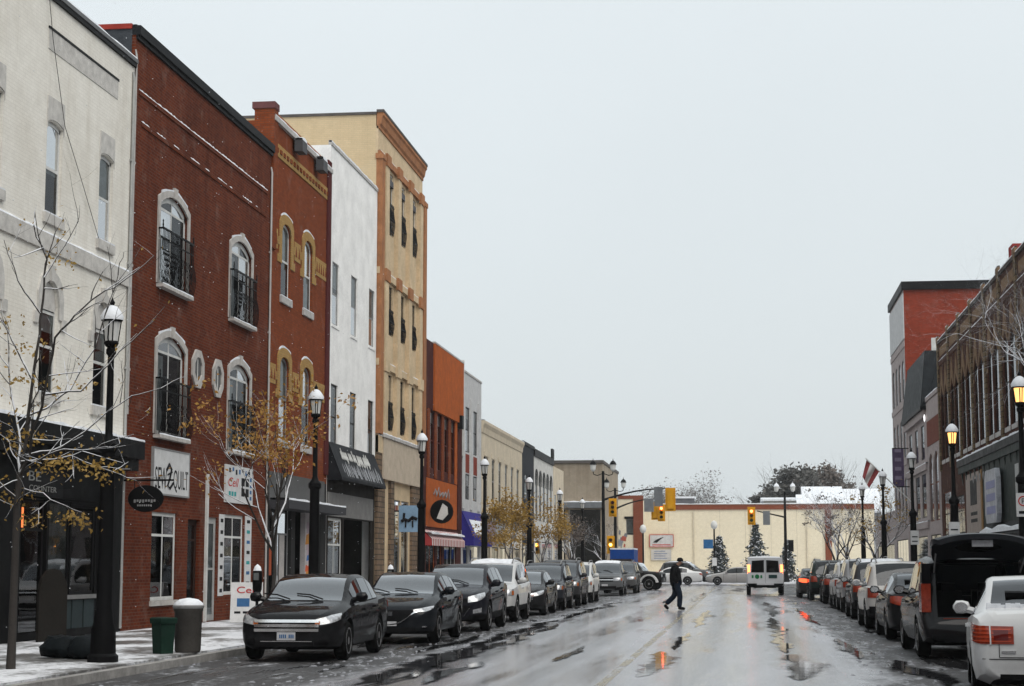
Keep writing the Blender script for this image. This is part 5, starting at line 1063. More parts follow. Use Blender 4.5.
# trees beyond the end wall
def far_tree(label, px, ptop, pbase_w, Y, seed, mat, nleaf, name='background_tree'):
    rnd = random.Random(seed); x, h = onY(px, ptop, Y); t = thing(name, label, 'tree', (x, Y, -.03), 0, 'trees beyond the end wall'); R0 = pbase_w*Y/FPX/2
    MB().tube([(0,0,0),(.1,0,h*.25),(0,.1,h*.5)], [.4,.33,.25], 8).build('trunk', BARKD, t, 60)
    m = MB(); tips = []
    for k in range(7): a = k*.9; grow(m, None, (0,0,h*(.2+.04*k)), (math.cos(a)*.8, math.sin(a)*.8, .8), h*.3, .16, 3, rnd, tips, .5, .1, 5)
    lm = MB(); cl = []
    for k in range(110):
        while True:
            q = Vector((rnd.uniform(-1,1), rnd.uniform(-1,1), rnd.uniform(-1,1)))
            if q.length < 1 and (q.length > .35): break
        cl.append((Vector((q.x*R0*.85, q.y*R0*.85, h*.6+q.z*h*.38)), rnd.uniform(.5,1.25)*R0*.24))
    for k in range(nleaf):
        c, s = rnd.choice(cl); leaf(lm, c+Vector((rnd.gauss(0,s*.6), rnd.gauss(0,s*.6), rnd.gauss(0,s*.45))), rnd.uniform(.35,.8), rnd, .1)
    m.build('branches', BARKD, t, 60); lm.build('crown', mat, t); return t
far_tree('big dark grey green tree above the end wall', 792, 462, 72, 232, 51, FARG, 9000); far_tree('brownish tree right of the big dark tree', 822, 465, 62, 240, 52, FARL, 8000); far_tree('dark tree at left foot of the big tree', 769, 485, 40, 228, 53, FARG, 4500); far_tree('low brown tree behind the snowy roofs', 845, 480, 40, 262, 57, FARL, 3500)
for px, pt, wd, sd, lb in ((668, 477, 44, 54, 'misty grey tree above the end wall, left one'), (690, 476, 36, 55, 'misty grey tree above the end wall, middle one'), (703, 482, 26, 56, 'misty grey tree above the end wall, right one'), (648, 488, 30, 58, 'low misty grey tree behind the mast arm')):
    x, h = onY(px, pt, 250); tree(lb, x, 250, h, sd, GREYB, FARP, 2600, .3, .22, .26, 5, .55, 7, 'trees beyond the end wall', 'background_tree', -.03, lspread=.7, kids=(3,4))
def conifer(label, px, ptop, Y, w, seed):
    rnd = random.Random(seed); x, h = onY(px, ptop, Y); t = thing('conifer', label, 'conifer', (x, Y, .13), 0, 'snowy conifers before the end wall'); MB().tube([(0,0,0),(0,0,h*.97)], [.12,.02], 6).build('trunk', BARKD, t)
    lm = MB(); sm = MB()
    for k in range(46):
        z = h*(.06+.92*(k/46)**.9); rr = (w*(1-z/h)**.85+.05)*rnd.uniform(.6,1.2)
        for q in range(7):
            a = rnd.uniform(0,6.28); L = rr*rnd.uniform(.65,1.15)
            for j in range(9):
                f = (j+1)/9; p = Vector((math.cos(a)*L*f, math.sin(a)*L*f, z-.28*L*f*f)); leaf(lm, p, .26, rnd, .25)
                if rnd.random() < .3: leaf(sm, p+Vector((0,0,.06)), .22, rnd, -.1)
    stuff(lm.build('needles', DKG, t)); stuff(sm.build('snow', SNOW, t)); return t
conifer('dark snowy conifer behind the blue sign post', 719, 537, 166, 1.7, 61); conifer('dark snowy conifer behind the white van roof', 755.5, 524, 168, 1.9, 62); conifer('narrow dark conifer behind the twin lamp post right of the van', 787, 541, 164, 1.1, 63)
# ------------------------------------------------------------------ vehicles: body lofted from profiles, wheel wells cut, split into panels
def keyf(keys):
    xs = [k[0] for k in keys]; ys = [k[1] for k in keys]; n = len(xs)
    sl = [(ys[i+1]-ys[i])/(xs[i+1]-xs[i]) for i in range(n-1)]
    tg = [sl[0]] + [0 if sl[i-1]*sl[i] <= 0 else 2*sl[i-1]*sl[i]/(sl[i-1]+sl[i]) for i in range(1, n-1)] + [sl[-1]]
    def f(x):
        if x <= xs[0]: return ys[0]
        if x >= xs[-1]: return ys[-1]
        i = 0
        while x > xs[i+1]: i += 1
        h = xs[i+1]-xs[i]; t = (x-xs[i])/h
        return (2*t**3-3*t*t+1)*ys[i]+(t**3-2*t*t+t)*h*tg[i]+(-2*t**3+3*t*t)*ys[i+1]+(t**3-t*t)*h*tg[i+1]
    return f
class CarType:
    """local axes: x across, y along with the nose at y=0 and the tail at y=L, z up"""
    def __init__(c, L, W, H, top, belt, zb, plan, cowl, roof0, roof1, tail, glass, seams, wf, wr, rad, roofw=.74, clad=False, open_tail=False, hoodseam=True, snow=False, rails=False):
        c.L, c.W, c.H = L, W/2, H; c.top, c.belt, c.zb, c.plan = keyf(top), keyf(belt), keyf(zb), keyf(plan)
        c.cowl, c.roof0, c.roof1, c.tail, c.glass, c.seams, c.wf, c.wr, c.rad, c.roofw, c.clad = cowl, roof0, roof1, tail, glass, seams, wf, wr, rad, roofw, clad
        c.open_tail = open_tail; c.snow = snow; c.rails = rails; c.parts = []; c.beltz = c.belt((cowl+tail)/2); c.build()
    def ring(c, s):
        w = c.W*c.plan(s); zb = c.zb(s); zt = c.top(s); zs = min(c.belt(s), zt-.03); h = zs-zb
        k = max(0, min(1, (zt-zs)/max(.05, c.H-c.beltz))); wb = w*(.90+.045*k); wt = w*((1-k)*.84+k*c.roofw); ze = zs+(zt-zs)*(.6*(1-k)+.91*k)
        l = lambda t: (wb+(wt-wb)*t+.02*math.sin(math.pi*t)*k, zs+(ze-zs)*t)
        return [(0,zb),(.78*w,zb),(.945*w,zb+.06),(.985*w,zb+.26*h),(w,zb+.55*h),(.992*w,zb+.8*h),(.968*w,zs-.025),(wb,zs),l(.05),l(.9),(wt,ze),(wt*.91,ze+(zt-ze)*.55),(wt*.55,zt-.012*k),(0,zt)]
    def build(c):
        L = c.L; st = {0., L}; x = 0
        while x < L: st.add(round(x, 4)); x += .11
        for a in (.03, .07, .15, L-.03, L-.07, L-.15): st.add(a)
        for a in (c.cowl, c.roof0, c.roof1, c.tail): st.add(a)
        for a, b in c.glass: st.add(a); st.add(b)
        for a in c.seams: st.add(a); st.add(a+.014)
        st = sorted(st); keep = set([c.cowl, c.roof0, c.roof1, c.tail, 0., L] + [x for g in c.glass for x in g] + [x for a in c.seams for x in (a, a+.014)])
        out = []
        for s in st:
            if out and s-out[-1] < .025 and s not in keep: continue
            if out and s-out[-1] < .025 and out[-1] not in keep: out.pop()
            if out and s-out[-1] < .004: continue
            out.append(s)
        st = out; c.st = st
        REG = ['body','underbody','wheel_well','windshield','rear_window','window_trim','hood','trunk_lid','cladding','seam','roof'] + ['side_window'+str(i) for i in range(2*len(c.glass))] + ['door'+str(i) for i in range(2*max(0, len(c.seams)-1))]
        ID = {r: i for i, r in enumerate(REG)}
        V = []; F = []; MI = []; N = 26
        for s in st:
            r = c.ring(s); full = [(x, z) for x, z in r] + [(-x, z) for x, z in reversed(r[1:-1])]
            V += [(x, s, z) for x, z in full]
        for i in range(len(st)-1):
            a, b = st[i], st[i+1]; mid = (a+b)/2
            for j in range(N):
                q = j if j < 13 else 25-j; side = 0 if j < 13 else 1; reg = 'body'
                if q == 0: reg = 'underbody'
                elif q <= 6:
                    if q <= 2 and c.clad: reg = 'cladding'
                    elif any(sm <= mid <= sm+.014 for sm in c.seams) and q >= 2: reg = 'seam'
                    elif len(c.seams) > 1 and q >= 2:
                        for n in range(len(c.seams)-1):
                            if c.seams[n]+.014 < mid < c.seams[n+1]: reg = 'door%d' % (n*2+side)
                elif q in (7, 8, 9):
                    if c.cowl < mid < max(c.tail, c.glass[-1][1] if c.glass else 0):
                        inside = c.glass and c.glass[0][0]-.12 < mid < c.glass[-1][1]+.05
                        if q == 8:
                            for n, (g0, g1) in enumerate(c.glass):
                                if g0 < mid < g1: reg = 'side_window%d' % (n*2+side)
                            if reg == 'body' and inside: reg = 'window_trim'
                        elif q == 7 and inside: reg = 'window_trim'
                else:
                    if c.cowl < mid < c.roof0 and q >= 11: reg = 'windshield'
                    elif c.roof1 < mid < c.tail and q >= 11: reg = 'rear_window'
                    elif c.roof0 <= mid <= c.roof1: reg = 'roof' if q > 10 else 'body'
                    elif .12 < mid < c.cowl: reg = 'hood' if q >= 11 else 'body'
                    elif c.tail < mid < L-.1: reg = 'trunk_lid' if q >= 11 else 'body'
                F.append((i*N+j, (i+1)*N+j, (i+1)*N+(j+1) % N, i*N+(j+1) % N)); MI.append(ID[reg])
        F.append(tuple(range(N))); MI.append(0); F.append(tuple((len(st)-1)*N+k for k in range(N-1, -1, -1))); MI.append(0)
        me = bpy.data.meshes.new('car'); me.from_pydata(V, [], F)
        for r in REG: me.materials.append(None)
        me.polygons.foreach_set('material_index', MI)
        bm = bmesh.new(); bm.from_mesh(me); bmesh.ops.recalc_face_normals(bm, faces=bm.faces); bm.to_mesh(me); bm.free()
        ob = bpy.data.objects.new('car', me); COL.objects.link(ob)
        cut = MB()
        for y in (c.wf, c.wr):
            for sg in (-1, 1): cut.lathe([(c.rad+.055, sg*(c.W-.30)), (c.rad+.055, sg*(c.W+.3))], 26, (0, y, c.rad), 'x')
        cm = cut.mesh('cut')
        for r in REG: cm.materials.append(None)
        cm.polygons.foreach_set('material_index', [ID['wheel_well']]*len(cm.polygons)); co = bpy.data.objects.new('cut', cm); COL.objects.link(co)
        md = ob.modifiers.new('b', 'BOOLEAN'); md.object = co; md.operation = 'DIFFERENCE'; md.solver = 'EXACT'
        res = eval_mesh(ob, 'res'); bpy.data.objects.remove(ob); bpy.data.objects.remove(co)
        groups = {}
        for p in res.polygons: groups.setdefault(REG[p.material_index], []).append(p)
        split = {}
        for r, ps in groups.items():
            if r in ('window_trim', 'cladding', 'wheel_well', 'body'):
                par = {}
                def fd(a):
                    while par.setdefault(a, a) != a: a = par[a]
                    return a
                for p in ps:
                    for v in p.vertices[1:]: par[fd(v)] = fd(p.vertices[0])
                cc = {}
                for p in ps: cc.setdefault(fd(p.vertices[0]), []).append(p)
                for i, q in enumerate(cc.values()): split[r+str(i)] = q
            else: split[r] = ps
        for r, ps in split.items():
            if c.open_tail and r == 'rear_window': continue
            idx = {}; vv = []; ff = []
            for p in ps:
                t = []
                for v in p.vertices:
                    if v not in idx: idx[v] = len(vv); vv.append(tuple(res.vertices[v].co))
                    t.append(idx[v])
                ff.append(t)
            nm = ''.join(ch for ch in r if not ch.isdigit()); m = bpy.data.meshes.new(nm); m.from_pydata(vv, [], ff); m.polygons.foreach_set('use_smooth', [True]*len(m.polygons)); m.set_sharp_from_angle(angle=R(40))
            mk = {'underbody': 'black', 'wheel_well': 'black', 'windshield': 'screen', 'rear_window': 'glass', 'window_trim': 'black', 'cladding': 'black', 'seam': 'black', 'side_window': 'glass'}.get(nm, 'paint')
            c.parts.append((nm, m, mk, None))
        # door handles, wheels, mirrors, seats
        for i, (nm, m, mk, _) in enumerate(list(c.parts)):
            if nm == 'door':
                ys = [v.co.y for v in m.vertices]; xs = [v.co.x for v in m.vertices]; sg = 1 if sum(xs) > 0 else -1; y1 = max(ys)-.12
                z = c.belt(y1)-.12; xo = c.at(y1, z); c.parts.append(('handle', MB().box(min(sg*xo, sg*(xo+.035)), max(sg*xo, sg*(xo+.035)), y1-.19, y1, z-.02, z+.02).mesh('handle'), 'paint', m))
        tw = .225; r = c.rad
        ty = MB().lathe([(r*.66,-tw/2+.01),(r*.9,-tw/2),(r*.985,-tw/2+.03),(r,-tw/4),(r,tw/4),(r*.985,tw/2-.03),(r*.9,tw/2),(r*.66,tw/2-.01)], 24, (0,0,0), 'x').mesh('wheel', 40)
        c.tyre = ty; m = MB()
        m.lathe([(r*.68,.0),(r*.68,tw/2-.005),(r*.62,tw/2-.005),(r*.6,.03)], 22, (0,0,0), 'x')
        for k in range(5 if not c.clad else 6):
            a = 2*math.pi*k/(5 if not c.clad else 6)
            for da in (-.16, .16):
                m.obox((tw/2-.035, math.cos(a+da*.6)*r*.36, math.sin(a+da*.6)*r*.36), (.018, r*.28, .028), Matrix.Rotation(a+da*.25, 3, 'X'))
        m.lathe([(.08,.02),(.08,tw/2-.012),(.03,tw/2-.005)], 12, (0,0,0), 'x'); c.rim = m.mesh('rim', 40)
        y = c.cowl+.42; z = c.belt(y)+.09; x = c.at(y, c.belt(y)-.02)
        for sg in (-1, 1):
            m = MB(); m.tube([(sg*(x-.06), y, z-.03), (sg*(x+.06), y-.02, z)], .05, 6); b0 = len(m.v)
            m.lathe([(.02,-.11),(.075,-.09),(.095,-.02),(.09,.06),(.02,.1)], 10, (0,0,0), 'x')
            for i in range(b0, len(m.v)): vx, vy, vz = m.v[i]; m.v[i] = (sg*(x+.10)+vx*1.05, y-.03+vy*.75, z+.02+vz*.95)
            mm = m.mesh('mirror', 50); c.parts.append(('mirror', mm, 'mirror', None)); c.parts.append(('mirror_glass', MB().poly(*[(sg*(x+.10)+.085*math.cos(a), y+.045, z+.02+.065*math.sin(a)) for a in [k*.5236 for k in range(12)]]).mesh('mirror_glass'), 'chrome', mm))
        yd = c.roof0+.25
        for n, (ys, xs) in enumerate([(yd+.35, -.37), (yd+.35, .37), (yd+1.25, -.37), (yd+1.25, .37)]):
            if ys+.3 > c.tail: continue
            m = MB(); m.box(xs-.24, xs+.24, ys-.35, ys+.15, .35, .55); m.obox((xs, ys+.18, .82), (.23, .07, .33), Matrix.Rotation(-.25, 3, 'X')); m.obox((xs, ys+.28, 1.19), (.12, .05, .09), Matrix.Rotation(-.2, 3, 'X')); c.parts.append(('seat', m.mesh('seat'), 'black', None))
        if not c.open_tail:
            c.parts.append(('parcel_shelf', MB().box(-c.W*.74, c.W*.74, c.roof1-.15, c.tail-.06, c.beltz-.12, c.beltz-.07).mesh('parcel_shelf'), 'black', None))
        hm = MB()
        for k in range(6):
            y0, y1 = c.roof0+.06+(c.roof1-c.roof0-.1)*k/6, c.roof0+.06+(c.roof1-c.roof0-.1)*(k+1)/6; hw = c.W*c.roofw*.9
            hm.poly((-hw,y0,c.top(y0)-.075),(hw,y0,c.top(y0)-.075),(hw,y1,c.top(y1)-.075),(-hw,y1,c.top(y1)-.075))
        c.parts.append(('headliner', hm.mesh('headliner'), 'black', None))
        c.parts.append(('dashboard', MB().box(-c.W*.8, c.W*.8, c.cowl+.1, c.cowl+.65, c.beltz-.3, c.beltz-.06).mesh('dashboard'), 'black', None))
        for y, x in ((c.cowl-.02, -.25), (c.cowl-.02, .35)):
            z = c.top(y)+.02; c.parts.append(('wiper', MB().tube([(x, y, z), (x-.28, y+.16, c.top(y+.16)+.025), (x-.52, y+.2, c.top(y+.2)+.02)], .012, 4).mesh('wiper'), 'black', None))
        if c.rails:
            for sg in (-1, 1):
                pts = [(sg*c.W*c.roofw*.86, y, c.top(y)+(.06 if 0 < k < 6 else 0)) for k, y in enumerate([c.roof0+.1+(c.roof1-c.roof0-.2)*k/6 for k in range(7)])]; c.parts.append(('roof_rail', MB().tube(pts, .02, 6).mesh('roof_rail', 40), 'rail', None))
        if c.snow:
            m = MB(); nx, ny = 12, 18; rnd = random.Random(4)
            for j in range(ny+1):
                y = c.roof0+.08+(c.roof1-c.roof0-.12)*j/ny; rg = c.ring(y)
                for i in range(nx+1):
                    t = -1+2*i/nx; hw = rg[11][0]*.97; zt = c.top(y)-(c.top(y)-rg[11][1])*t*t; e = 1 if 0 < i < nx and 0 < j < ny else 0
                    m.v.append((hw*t, y, zt+.006+e*(.035+.03*mnoise.noise((hw*t*3, y*3, 1)))))
            for j in range(ny):
                for i in range(nx): a = j*(nx+1)+i; m.f.append((a, a+1, a+nx+2, a+nx+1)); m.m.append(0)
            c.parts.append(('snow', m.mesh('snow', 60), 'snow', None))
    def at(c, s, z):
        r = c.ring(s)[1:]
        for (x0, z0), (x1, z1) in zip(r, r[1:]):
            if z0 <= z <= z1 and z1 > z0: return x0+(x1-x0)*(z-z0)/(z1-z0)
        return r[-1][0] if z > r[-1][1] else r[0][0]
    def planline(c, z, rear):
        pts = []; n = 46
        for i in range(n+1):
            d = 1.6*(i/n)**1.7; s = c.L-d if rear else d
            if not (c.zb(s)-.02 <= z <= c.top(s)): continue
            x = c.at(s, z)
            if not pts: pts.append((0., s))
            pts.append((x, s))
        return pts
    def pt(c, p, z, rear, off):
        sg = -1 if p < 0 else 1; p = abs(p); pl = c.planline(z, rear); acc = 0
        if len(pl) < 2: return None
        for (x0, s0), (x1, s1) in zip(pl, pl[1:]):
            d = math.hypot(x1-x0, s1-s0)
            if acc+d >= p and d > 1e-6:
                t = (p-acc)/d; x = x0+(x1-x0)*t; s = s0+(s1-s0)*t; nx, ns = abs(s1-s0)/d, (1 if rear else -1)*abs(x1-x0)/d
                return (sg*(x+nx*off), s+ns*off, z)
            acc += d
        return (sg*pl[-1][0], pl[-1][1], z)
    def patch(c, name, mat, p0, p1, zlo, zhi, rear=False, off=.012, n=8, nz=3, mirror=True, parent=None):
        lo = zlo if hasattr(zlo, '__len__') else (zlo, zlo); hi = zhi if hasattr(zhi, '__len__') else (zhi, zhi)
        for sg in ((1, -1) if mirror else (1,)):
            G = []
            for i in range(n+1):
                t = i/n; p = sg*(p0+(p1-p0)*t); row = []
                tl = t*(len(lo)-1); k = min(int(tl), len(lo)-2); a = lo[k]+(lo[k+1]-lo[k])*(tl-k); th = t*(len(hi)-1); k = min(int(th), len(hi)-2); b = hi[k]+(hi[k+1]-hi[k])*(th-k)
                for j in range(nz+1):
                    z = a+(b-a)*j/nz; row.append((c.pt(p, z, rear, off), c.pt(p, z, rear, -.015)))
                G.append(row)
            if any(q[0] is None for row in G for q in row): continue
            m = MB(); K = nz+1
            m.v = [q[0] for row in G for q in row] + [q[1] for row in G for q in row]; o = (n+1)*K
            for i in range(n):
                for j in range(nz): a = i*K+j; m.f.append((a, a+K, a+K+1, a+1))
                m.f.append((i*K, (i+1)*K, o+(i+1)*K, o+i*K)); a = i*K+nz; m.f.append((a, a+K, o+a+K, o+a))
            for j in range(nz): m.f.append((j, j+1, o+j+1, o+j)); a = n*K+j; m.f.append((a, a+1, o+a+1, o+a))
            c.parts.append((name, m.mesh(name, 40), mat, parent))
PMAT = {'glass': CARGLASS, 'screen': SCREEN, 'black': TRIMBLACK, 'chrome': CHROME, 'snow': SNOW, 'rail': GREYFRAME, 'tyre': pbr('wet tyre rubber', (.008,.008,.008), .7, var=.3, vs=12, spec=.03), 'rim': pbr('alloy rim', (.38,.38,.39), .3, .85, var=.25, vs=9, bump=0),
        'headlight': pbr('headlamp lens', (.42,.43,.45), .12, .3, var=.5, vs=14, bump=.3, bs=40, coat=1., spec=.6), 'amber': pbr('amber lens', (.4,.1,.02), .15, bump=0, coat=1.), 'tail': pbr('red tail lens', (.28,.035,.015), .15, var=.3, vs=15, bump=.1, coat=1.), 'taillit': emis('lit tail lamp', (1,.09,.03), 2.6, (.4,.02,.01)),
        'brake': emis('lit brake lamp', (1.,.22,.07), 4., (.4,.03,.01)), 'plate': pbr('licence plate', (.5,.5,.52), .4, var=.15, vs=20, bump=0), 'tailhot': pbr('bright red lens', (.5,.07,.03), .15, bump=0, coat=1.), 'taildark': pbr('deep red lens', (.12,.01,.008), .12, bump=0, coat=1.), 'tailw': pbr('clear tail lens', (.4,.38,.38), .15, bump=0)}
def car(ct, label, x, y, pcol, face, name='parked_car', cat='car', group=None, rz=0., cap='black', snow=None, tail='tail', rim='rim', mirrorpaint=True, plate=None, grime=.35, metal=0.0):
    """face 'in': nose towards the camera at y; 'out': tail towards the camera at y"""
    rot = (0 if face == 'in' else math.pi)+rz; cl = ct.L
    loc = (x, y, .004) if face == 'in' else (x+math.sin(rot)*cl, y-math.cos(rot)*cl, .004)
    r = thing(name, label, cat, loc, rot, group); pm = paint('paint '+str(pcol), pcol, grime=grime, metal=metal); done = {}
    for nm, me, mk, par in sorted(ct.parts, key=lambda q: q[3] is not None):
        if nm == 'snow' and snow is False: continue
        mt = {'paint': pm, 'mirror': pm if mirrorpaint else TRIMBLACK, 'tail': PMAT[tail]}.get(mk) or PMAT[mk]
        done[me.name] = mkobj(nm, me, mt, done.get(par.name) if par else r)
        if nm == 'seam': stuff(done[me.name])
    for yy in (ct.wf, ct.wr):
        for sg in (-1, 1):
            w_ = mkobj('wheel', ct.tyre, PMAT['tyre'], r, (sg*(ct.W-.125), yy, ct.rad), 0 if sg > 0 else math.pi); mkobj('rim', ct.rim, PMAT[rim], w_)
    return r
def lettered(r, ct, s, z, width, h, rear=False):
    o = text(s, BLUEINK, r, 0, 0, width, h, loc=(0, (ct.pt(0, z, rear, .03)[1]+(.0 if rear else 0)), z)); o.rotation_euler = (0, 0, math.pi if rear else 0); return o
PLAN = [(0,.60),(.03,.72),(.1,.83),(.25,.92),(.55,.975),(1.1,1.),(2.4,1.)]
def plan(L, rear=((.55,.99),(.25,.96),(.1,.90),(.03,.80),(0,.70)), front=PLAN): return front+[(L-a, b) for a, b in rear]
ZB = lambda L, z=.2: [(0,z+.05),(.5,z-.01),(L-.6,z),(L,z+.1)]
# mid-size sedan with three-bar grille
L = 4.84
SED = CarType(L, 1.83, 1.45, [(0,.66),(.04,.74),(.15,.80),(.6,.90),(1.2,.985),(1.25,1.0),(2.05,1.385),(2.5,1.445),(3.0,1.45),(3.5,1.39),(4.2,1.10),(4.3,1.085),(4.7,1.05),(4.8,.98),(L,.86)], [(0,.62),(.15,.72),(.6,.82),(1.25,.92),(2.5,.955),(3.8,1.0),(4.3,1.02),(4.7,.99),(L,.82)], ZB(L), plan(L), 1.25, 2.05, 3.4, 4.22,
              [(1.72,2.42),(2.5,3.15),(3.2,3.62)], [1.42,2.46,3.45], .93, 3.66, .325, .71)
SED.patch('headlight', 'headlight', .50, 1.05, (.60,.64,.70), (.70,.77,.80)); SED.patch('grille', 'black', -.55, .55, .50, .70, mirror=False)
for z in (.525, .60, .675): SED.patch('grille_bar', 'chrome', -.56, .56, z-.024, z+.024, mirror=False, off=.028, nz=1)
SED.patch('indicator', 'amber', .50, .58, .615, .67, off=.02); SED.patch('plate', 'plate', -.16, .16, .36, .49, mirror=False, off=.03, nz=1); SED.patch('air_intake', 'black', -.48, .48, .25, .335, mirror=False); SED.patch('fog_light', 'black', .56, .72, .28, .38); SED.patch('badge', 'chrome', -.07, .07, .575, .63, mirror=False, off=.045, nz=1); SED.patch('bumper_trim', 'chrome', -.45, .45, .335, .348, mirror=False, off=.02, nz=1)
SED.patch('taillight', 'tail', .48, .95, (.74,.76,.82), (.92,.95,.95), True); SED.patch('rear_plate', 'plate', -.16, .16, .55, .68, True, mirror=False, off=.02, nz=1)
# compact hatchback with wing-shaped grille
L = 4.46
HAT = CarType(L, 1.8, 1.455, [(0,.66),(.04,.73),(.15,.79),(.6,.90),(1.3,1.0),(1.35,1.01),(2.15,1.39),(2.6,1.455),(3.2,1.44),(3.8,1.34),(4.25,1.06),(4.38,.98),(L,.88)], [(0,.60),(.15,.70),(.6,.82),(1.3,.93),(2.5,.97),(3.8,1.04),(4.3,1.0),(L,.84)], ZB(L), plan(L), 1.35, 2.15, 3.75, 4.27, [(1.82,2.45),(2.53,3.2),(3.26,3.6)], [1.5,2.5,3.4], .93, 3.63, .33, .70)
HAT.patch('headlight', 'headlight', .50, 1.02, (.64,.66,.72), (.70,.745,.77)); HAT.patch('grille', 'black', -.56, .56, (.66,.46,.40,.46,.66), .69, mirror=False, n=12); HAT.patch('grille_wing', 'chrome', 0, .62, (.385,.395,.44,.52,.62,.665), (.405,.42,.465,.545,.645,.685), off=.03, n=14, nz=1); HAT.patch('badge', 'chrome', -.075, .075, .57, .66, mirror=False, off=.04, nz=1); HAT.patch('air_intake', 'black', -.55, .55, .24, .34, mirror=False); HAT.patch('fog_light', 'chrome', .68, .78, .34, .37); HAT.patch('plate', 'plate', -.16, .16, .37, .46, mirror=False, off=.03, nz=1)
HAT.patch('taillight', 'tail', .45, .9, .8, .95, True)
# crossover
L = 4.68
CRO = CarType(L, 1.87, 1.645, [(0,.76),(.04,.85),(.15,.92),(.6,1.02),(1.2,1.11),(1.25,1.125),(1.95,1.53),(2.4,1.63),(3.2,1.635),(3.9,1.57),(4.4,1.18),(4.55,1.04),(L,.92)], [(0,.72),(.15,.84),(.6,.94),(1.25,1.03),(2.5,1.07),(3.8,1.15),(4.4,1.12),(L,.9)], ZB(L,.25), plan(L), 1.25, 1.95, 3.92, 4.44, [(1.68,2.4),(2.48,3.2),(3.27,3.85)], [1.45,2.44,3.42], .95, 3.70, .365, .72, True)
CRO.patch('headlight', 'headlight', .52, 1.05, (.70,.74,.84), (.84,.91,.94)); CRO.patch('grille', 'black', -.5, .5, (.72,.66,.66,.72), .80, mirror=False); CRO.patch('lower_grille', 'black', -.58, .58, (.58,.36,.34,.36,.58), .62, mirror=False, n=10); CRO.patch('grille_wing', 'chrome', .42, .56, (.36,.56), (.38,.585), off=.03, nz=1); CRO.patch('fog_light', 'headlight', .64, .88, (.44,.47), (.53,.58)); CRO.patch('badge', 'chrome', -.08, .08, .69, .79, mirror=False, off=.04, nz=1); CRO.patch('plate', 'plate', -.16, .16, .48, .58, mirror=False, off=.035, nz=1); CRO.patch('taillight', 'tail', .5, .95, .95, 1.12, True)
# boxier sport utility, two heights of the same shape
def suv(H=1.72, L=4.6, W=1.82, snow=False, rails=False, square=0.):
    k = H/1.72
    c = CarType(L, W, H, [(0,.80*k),(.04,.92*k),(.12,.98*k),(.6,1.05*k),(1.15,1.10*k),(1.2,1.12*k),(1.85,1.60*k),(2.3,1.70*k),(3.2,H),(L-.6,1.68*k),(L-.45,1.64*k),(L-.14,1.12*k),(L-.06,1.02*k),(L,.92*k)], [(0,.76*k),(.15,.92*k),(.6,.97*k),(1.2,1.03*k),(2.5,1.05*k),(L-.6,1.09*k),(L-.14,1.07*k),(L,.88*k)], ZB(L,.27), plan(L, front=[(0,.68),(.03,.80),(.1,.9),(.25,.955),(.55,.985),(1.1,1.),(2.4,1.)]), 1.2, 1.85, L-.5, L-.13, [(1.6,2.3),(2.38,3.1),(3.17,L-.62)], [1.42,2.34,3.35], .88, 3.55, .365, .78, True, snow=snow, rails=rails)
    c.patch('headlight', 'headlight', .46, .98, .74*k, (.88*k,.92*k)); c.patch('indicator', 'amber', .86, .98, .75*k, .87*k, off=.02); c.patch('grille', 'black', -.44, .44, .70*k, .88*k, mirror=False); c.patch('grille_bar', 'chrome', -.45, .45, .77*k, .81*k, mirror=False, off=.03, nz=1); c.patch('bumper_insert', 'black', -.6, .6, .36, .5, mirror=False); c.patch('plate', 'plate', -.16, .16, .5, .6, mirror=False, off=.03, nz=1)
    c.patch('taillight', 'tail', .62, .98, .80*k, (1.04*k,1.05*k), True, n=6); c.patch('rear_plate', 'plate', -.17, .17, .72, .84, True, mirror=False, off=.02, nz=1); c.patch('rear_bumper', 'black', -.85, .85, .4, .58, True, mirror=False, off=.04); return c
SUVA = suv(1.70, 4.55, rails=True); SUVS = suv(1.74, 4.6, 1.84, snow=True, rails=True); SUVB = suv(1.82, 4.9, 1.9, rails=True); SUVBS = suv(1.8, 4.85, 1.88, snow=True)
GL = 'cars parked along the left kerb'; GRR = 'cars parked along the right kerb'
BLK = (.006,.006,.008); NAVY = (.008,.011,.018)
r = car(SED, 'black mid-size sedan with chrome three bar grille, nearest on the left', -7.50, 29.45, BLK, 'in', group=GL, grime=.3); r.scale = (.965, .95, 1.); [MB().box(-.115+.033*k, -.095+.033*k, SED.pt(0, .425, False, .036)[1]-.002, SED.pt(0, .425, False, .03)[1], .395, .455).build('plate_character', BLUEINK, r) for k in range(8) if k != 4]
r = car(HAT, 'black blue compact car with silver winged grille behind the nearest sedan', -7.12, 36.3, (.006,.009,.014), 'in', group=GL, grime=.3)
r = car(CRO, 'dark crossover with raised hood wipers, third on the left', -7.05, 43.1, (.013,.014,.022), 'in', group=GL, grime=.35)
r = car(SUVS, 'white sport utility with snow on its roof, fourth on the left', -7.25, 50.4, (.5,.5,.5), 'in', group=GL, grime=.5)
r = car(SED, 'dark low sedan tucked behind the white snow topped one on the left', -7.15, 57.2, (.012,.012,.014), 'in', group=GL); r = car(SUVA, 'dark slate sport utility in the middle of the left row', -7.15, 63.6, (.03,.034,.045), 'in', group=GL); r = car(SUVB, 'dark grey boxy sport utility before the white one, left row', -7.2, 70.0, (.05,.05,.055), 'in', group=GL)
r = car(SUVS, 'white sport utility far along the left row beside the silver one', -7.2, 76.4, (.55,.55,.54), 'in', group=GL, snow=False)
r = car(SUVBS, 'silver grey sport utility with snowy roof and amber indicators, far left row', -7.15, 95, (.17,.18,.19), 'in', group=GL, grime=.3); r = car(SUVB, 'grey sport utility directly behind the silver snowy one', -6.85, 102, (.13,.13,.13), 'in', group=GL)
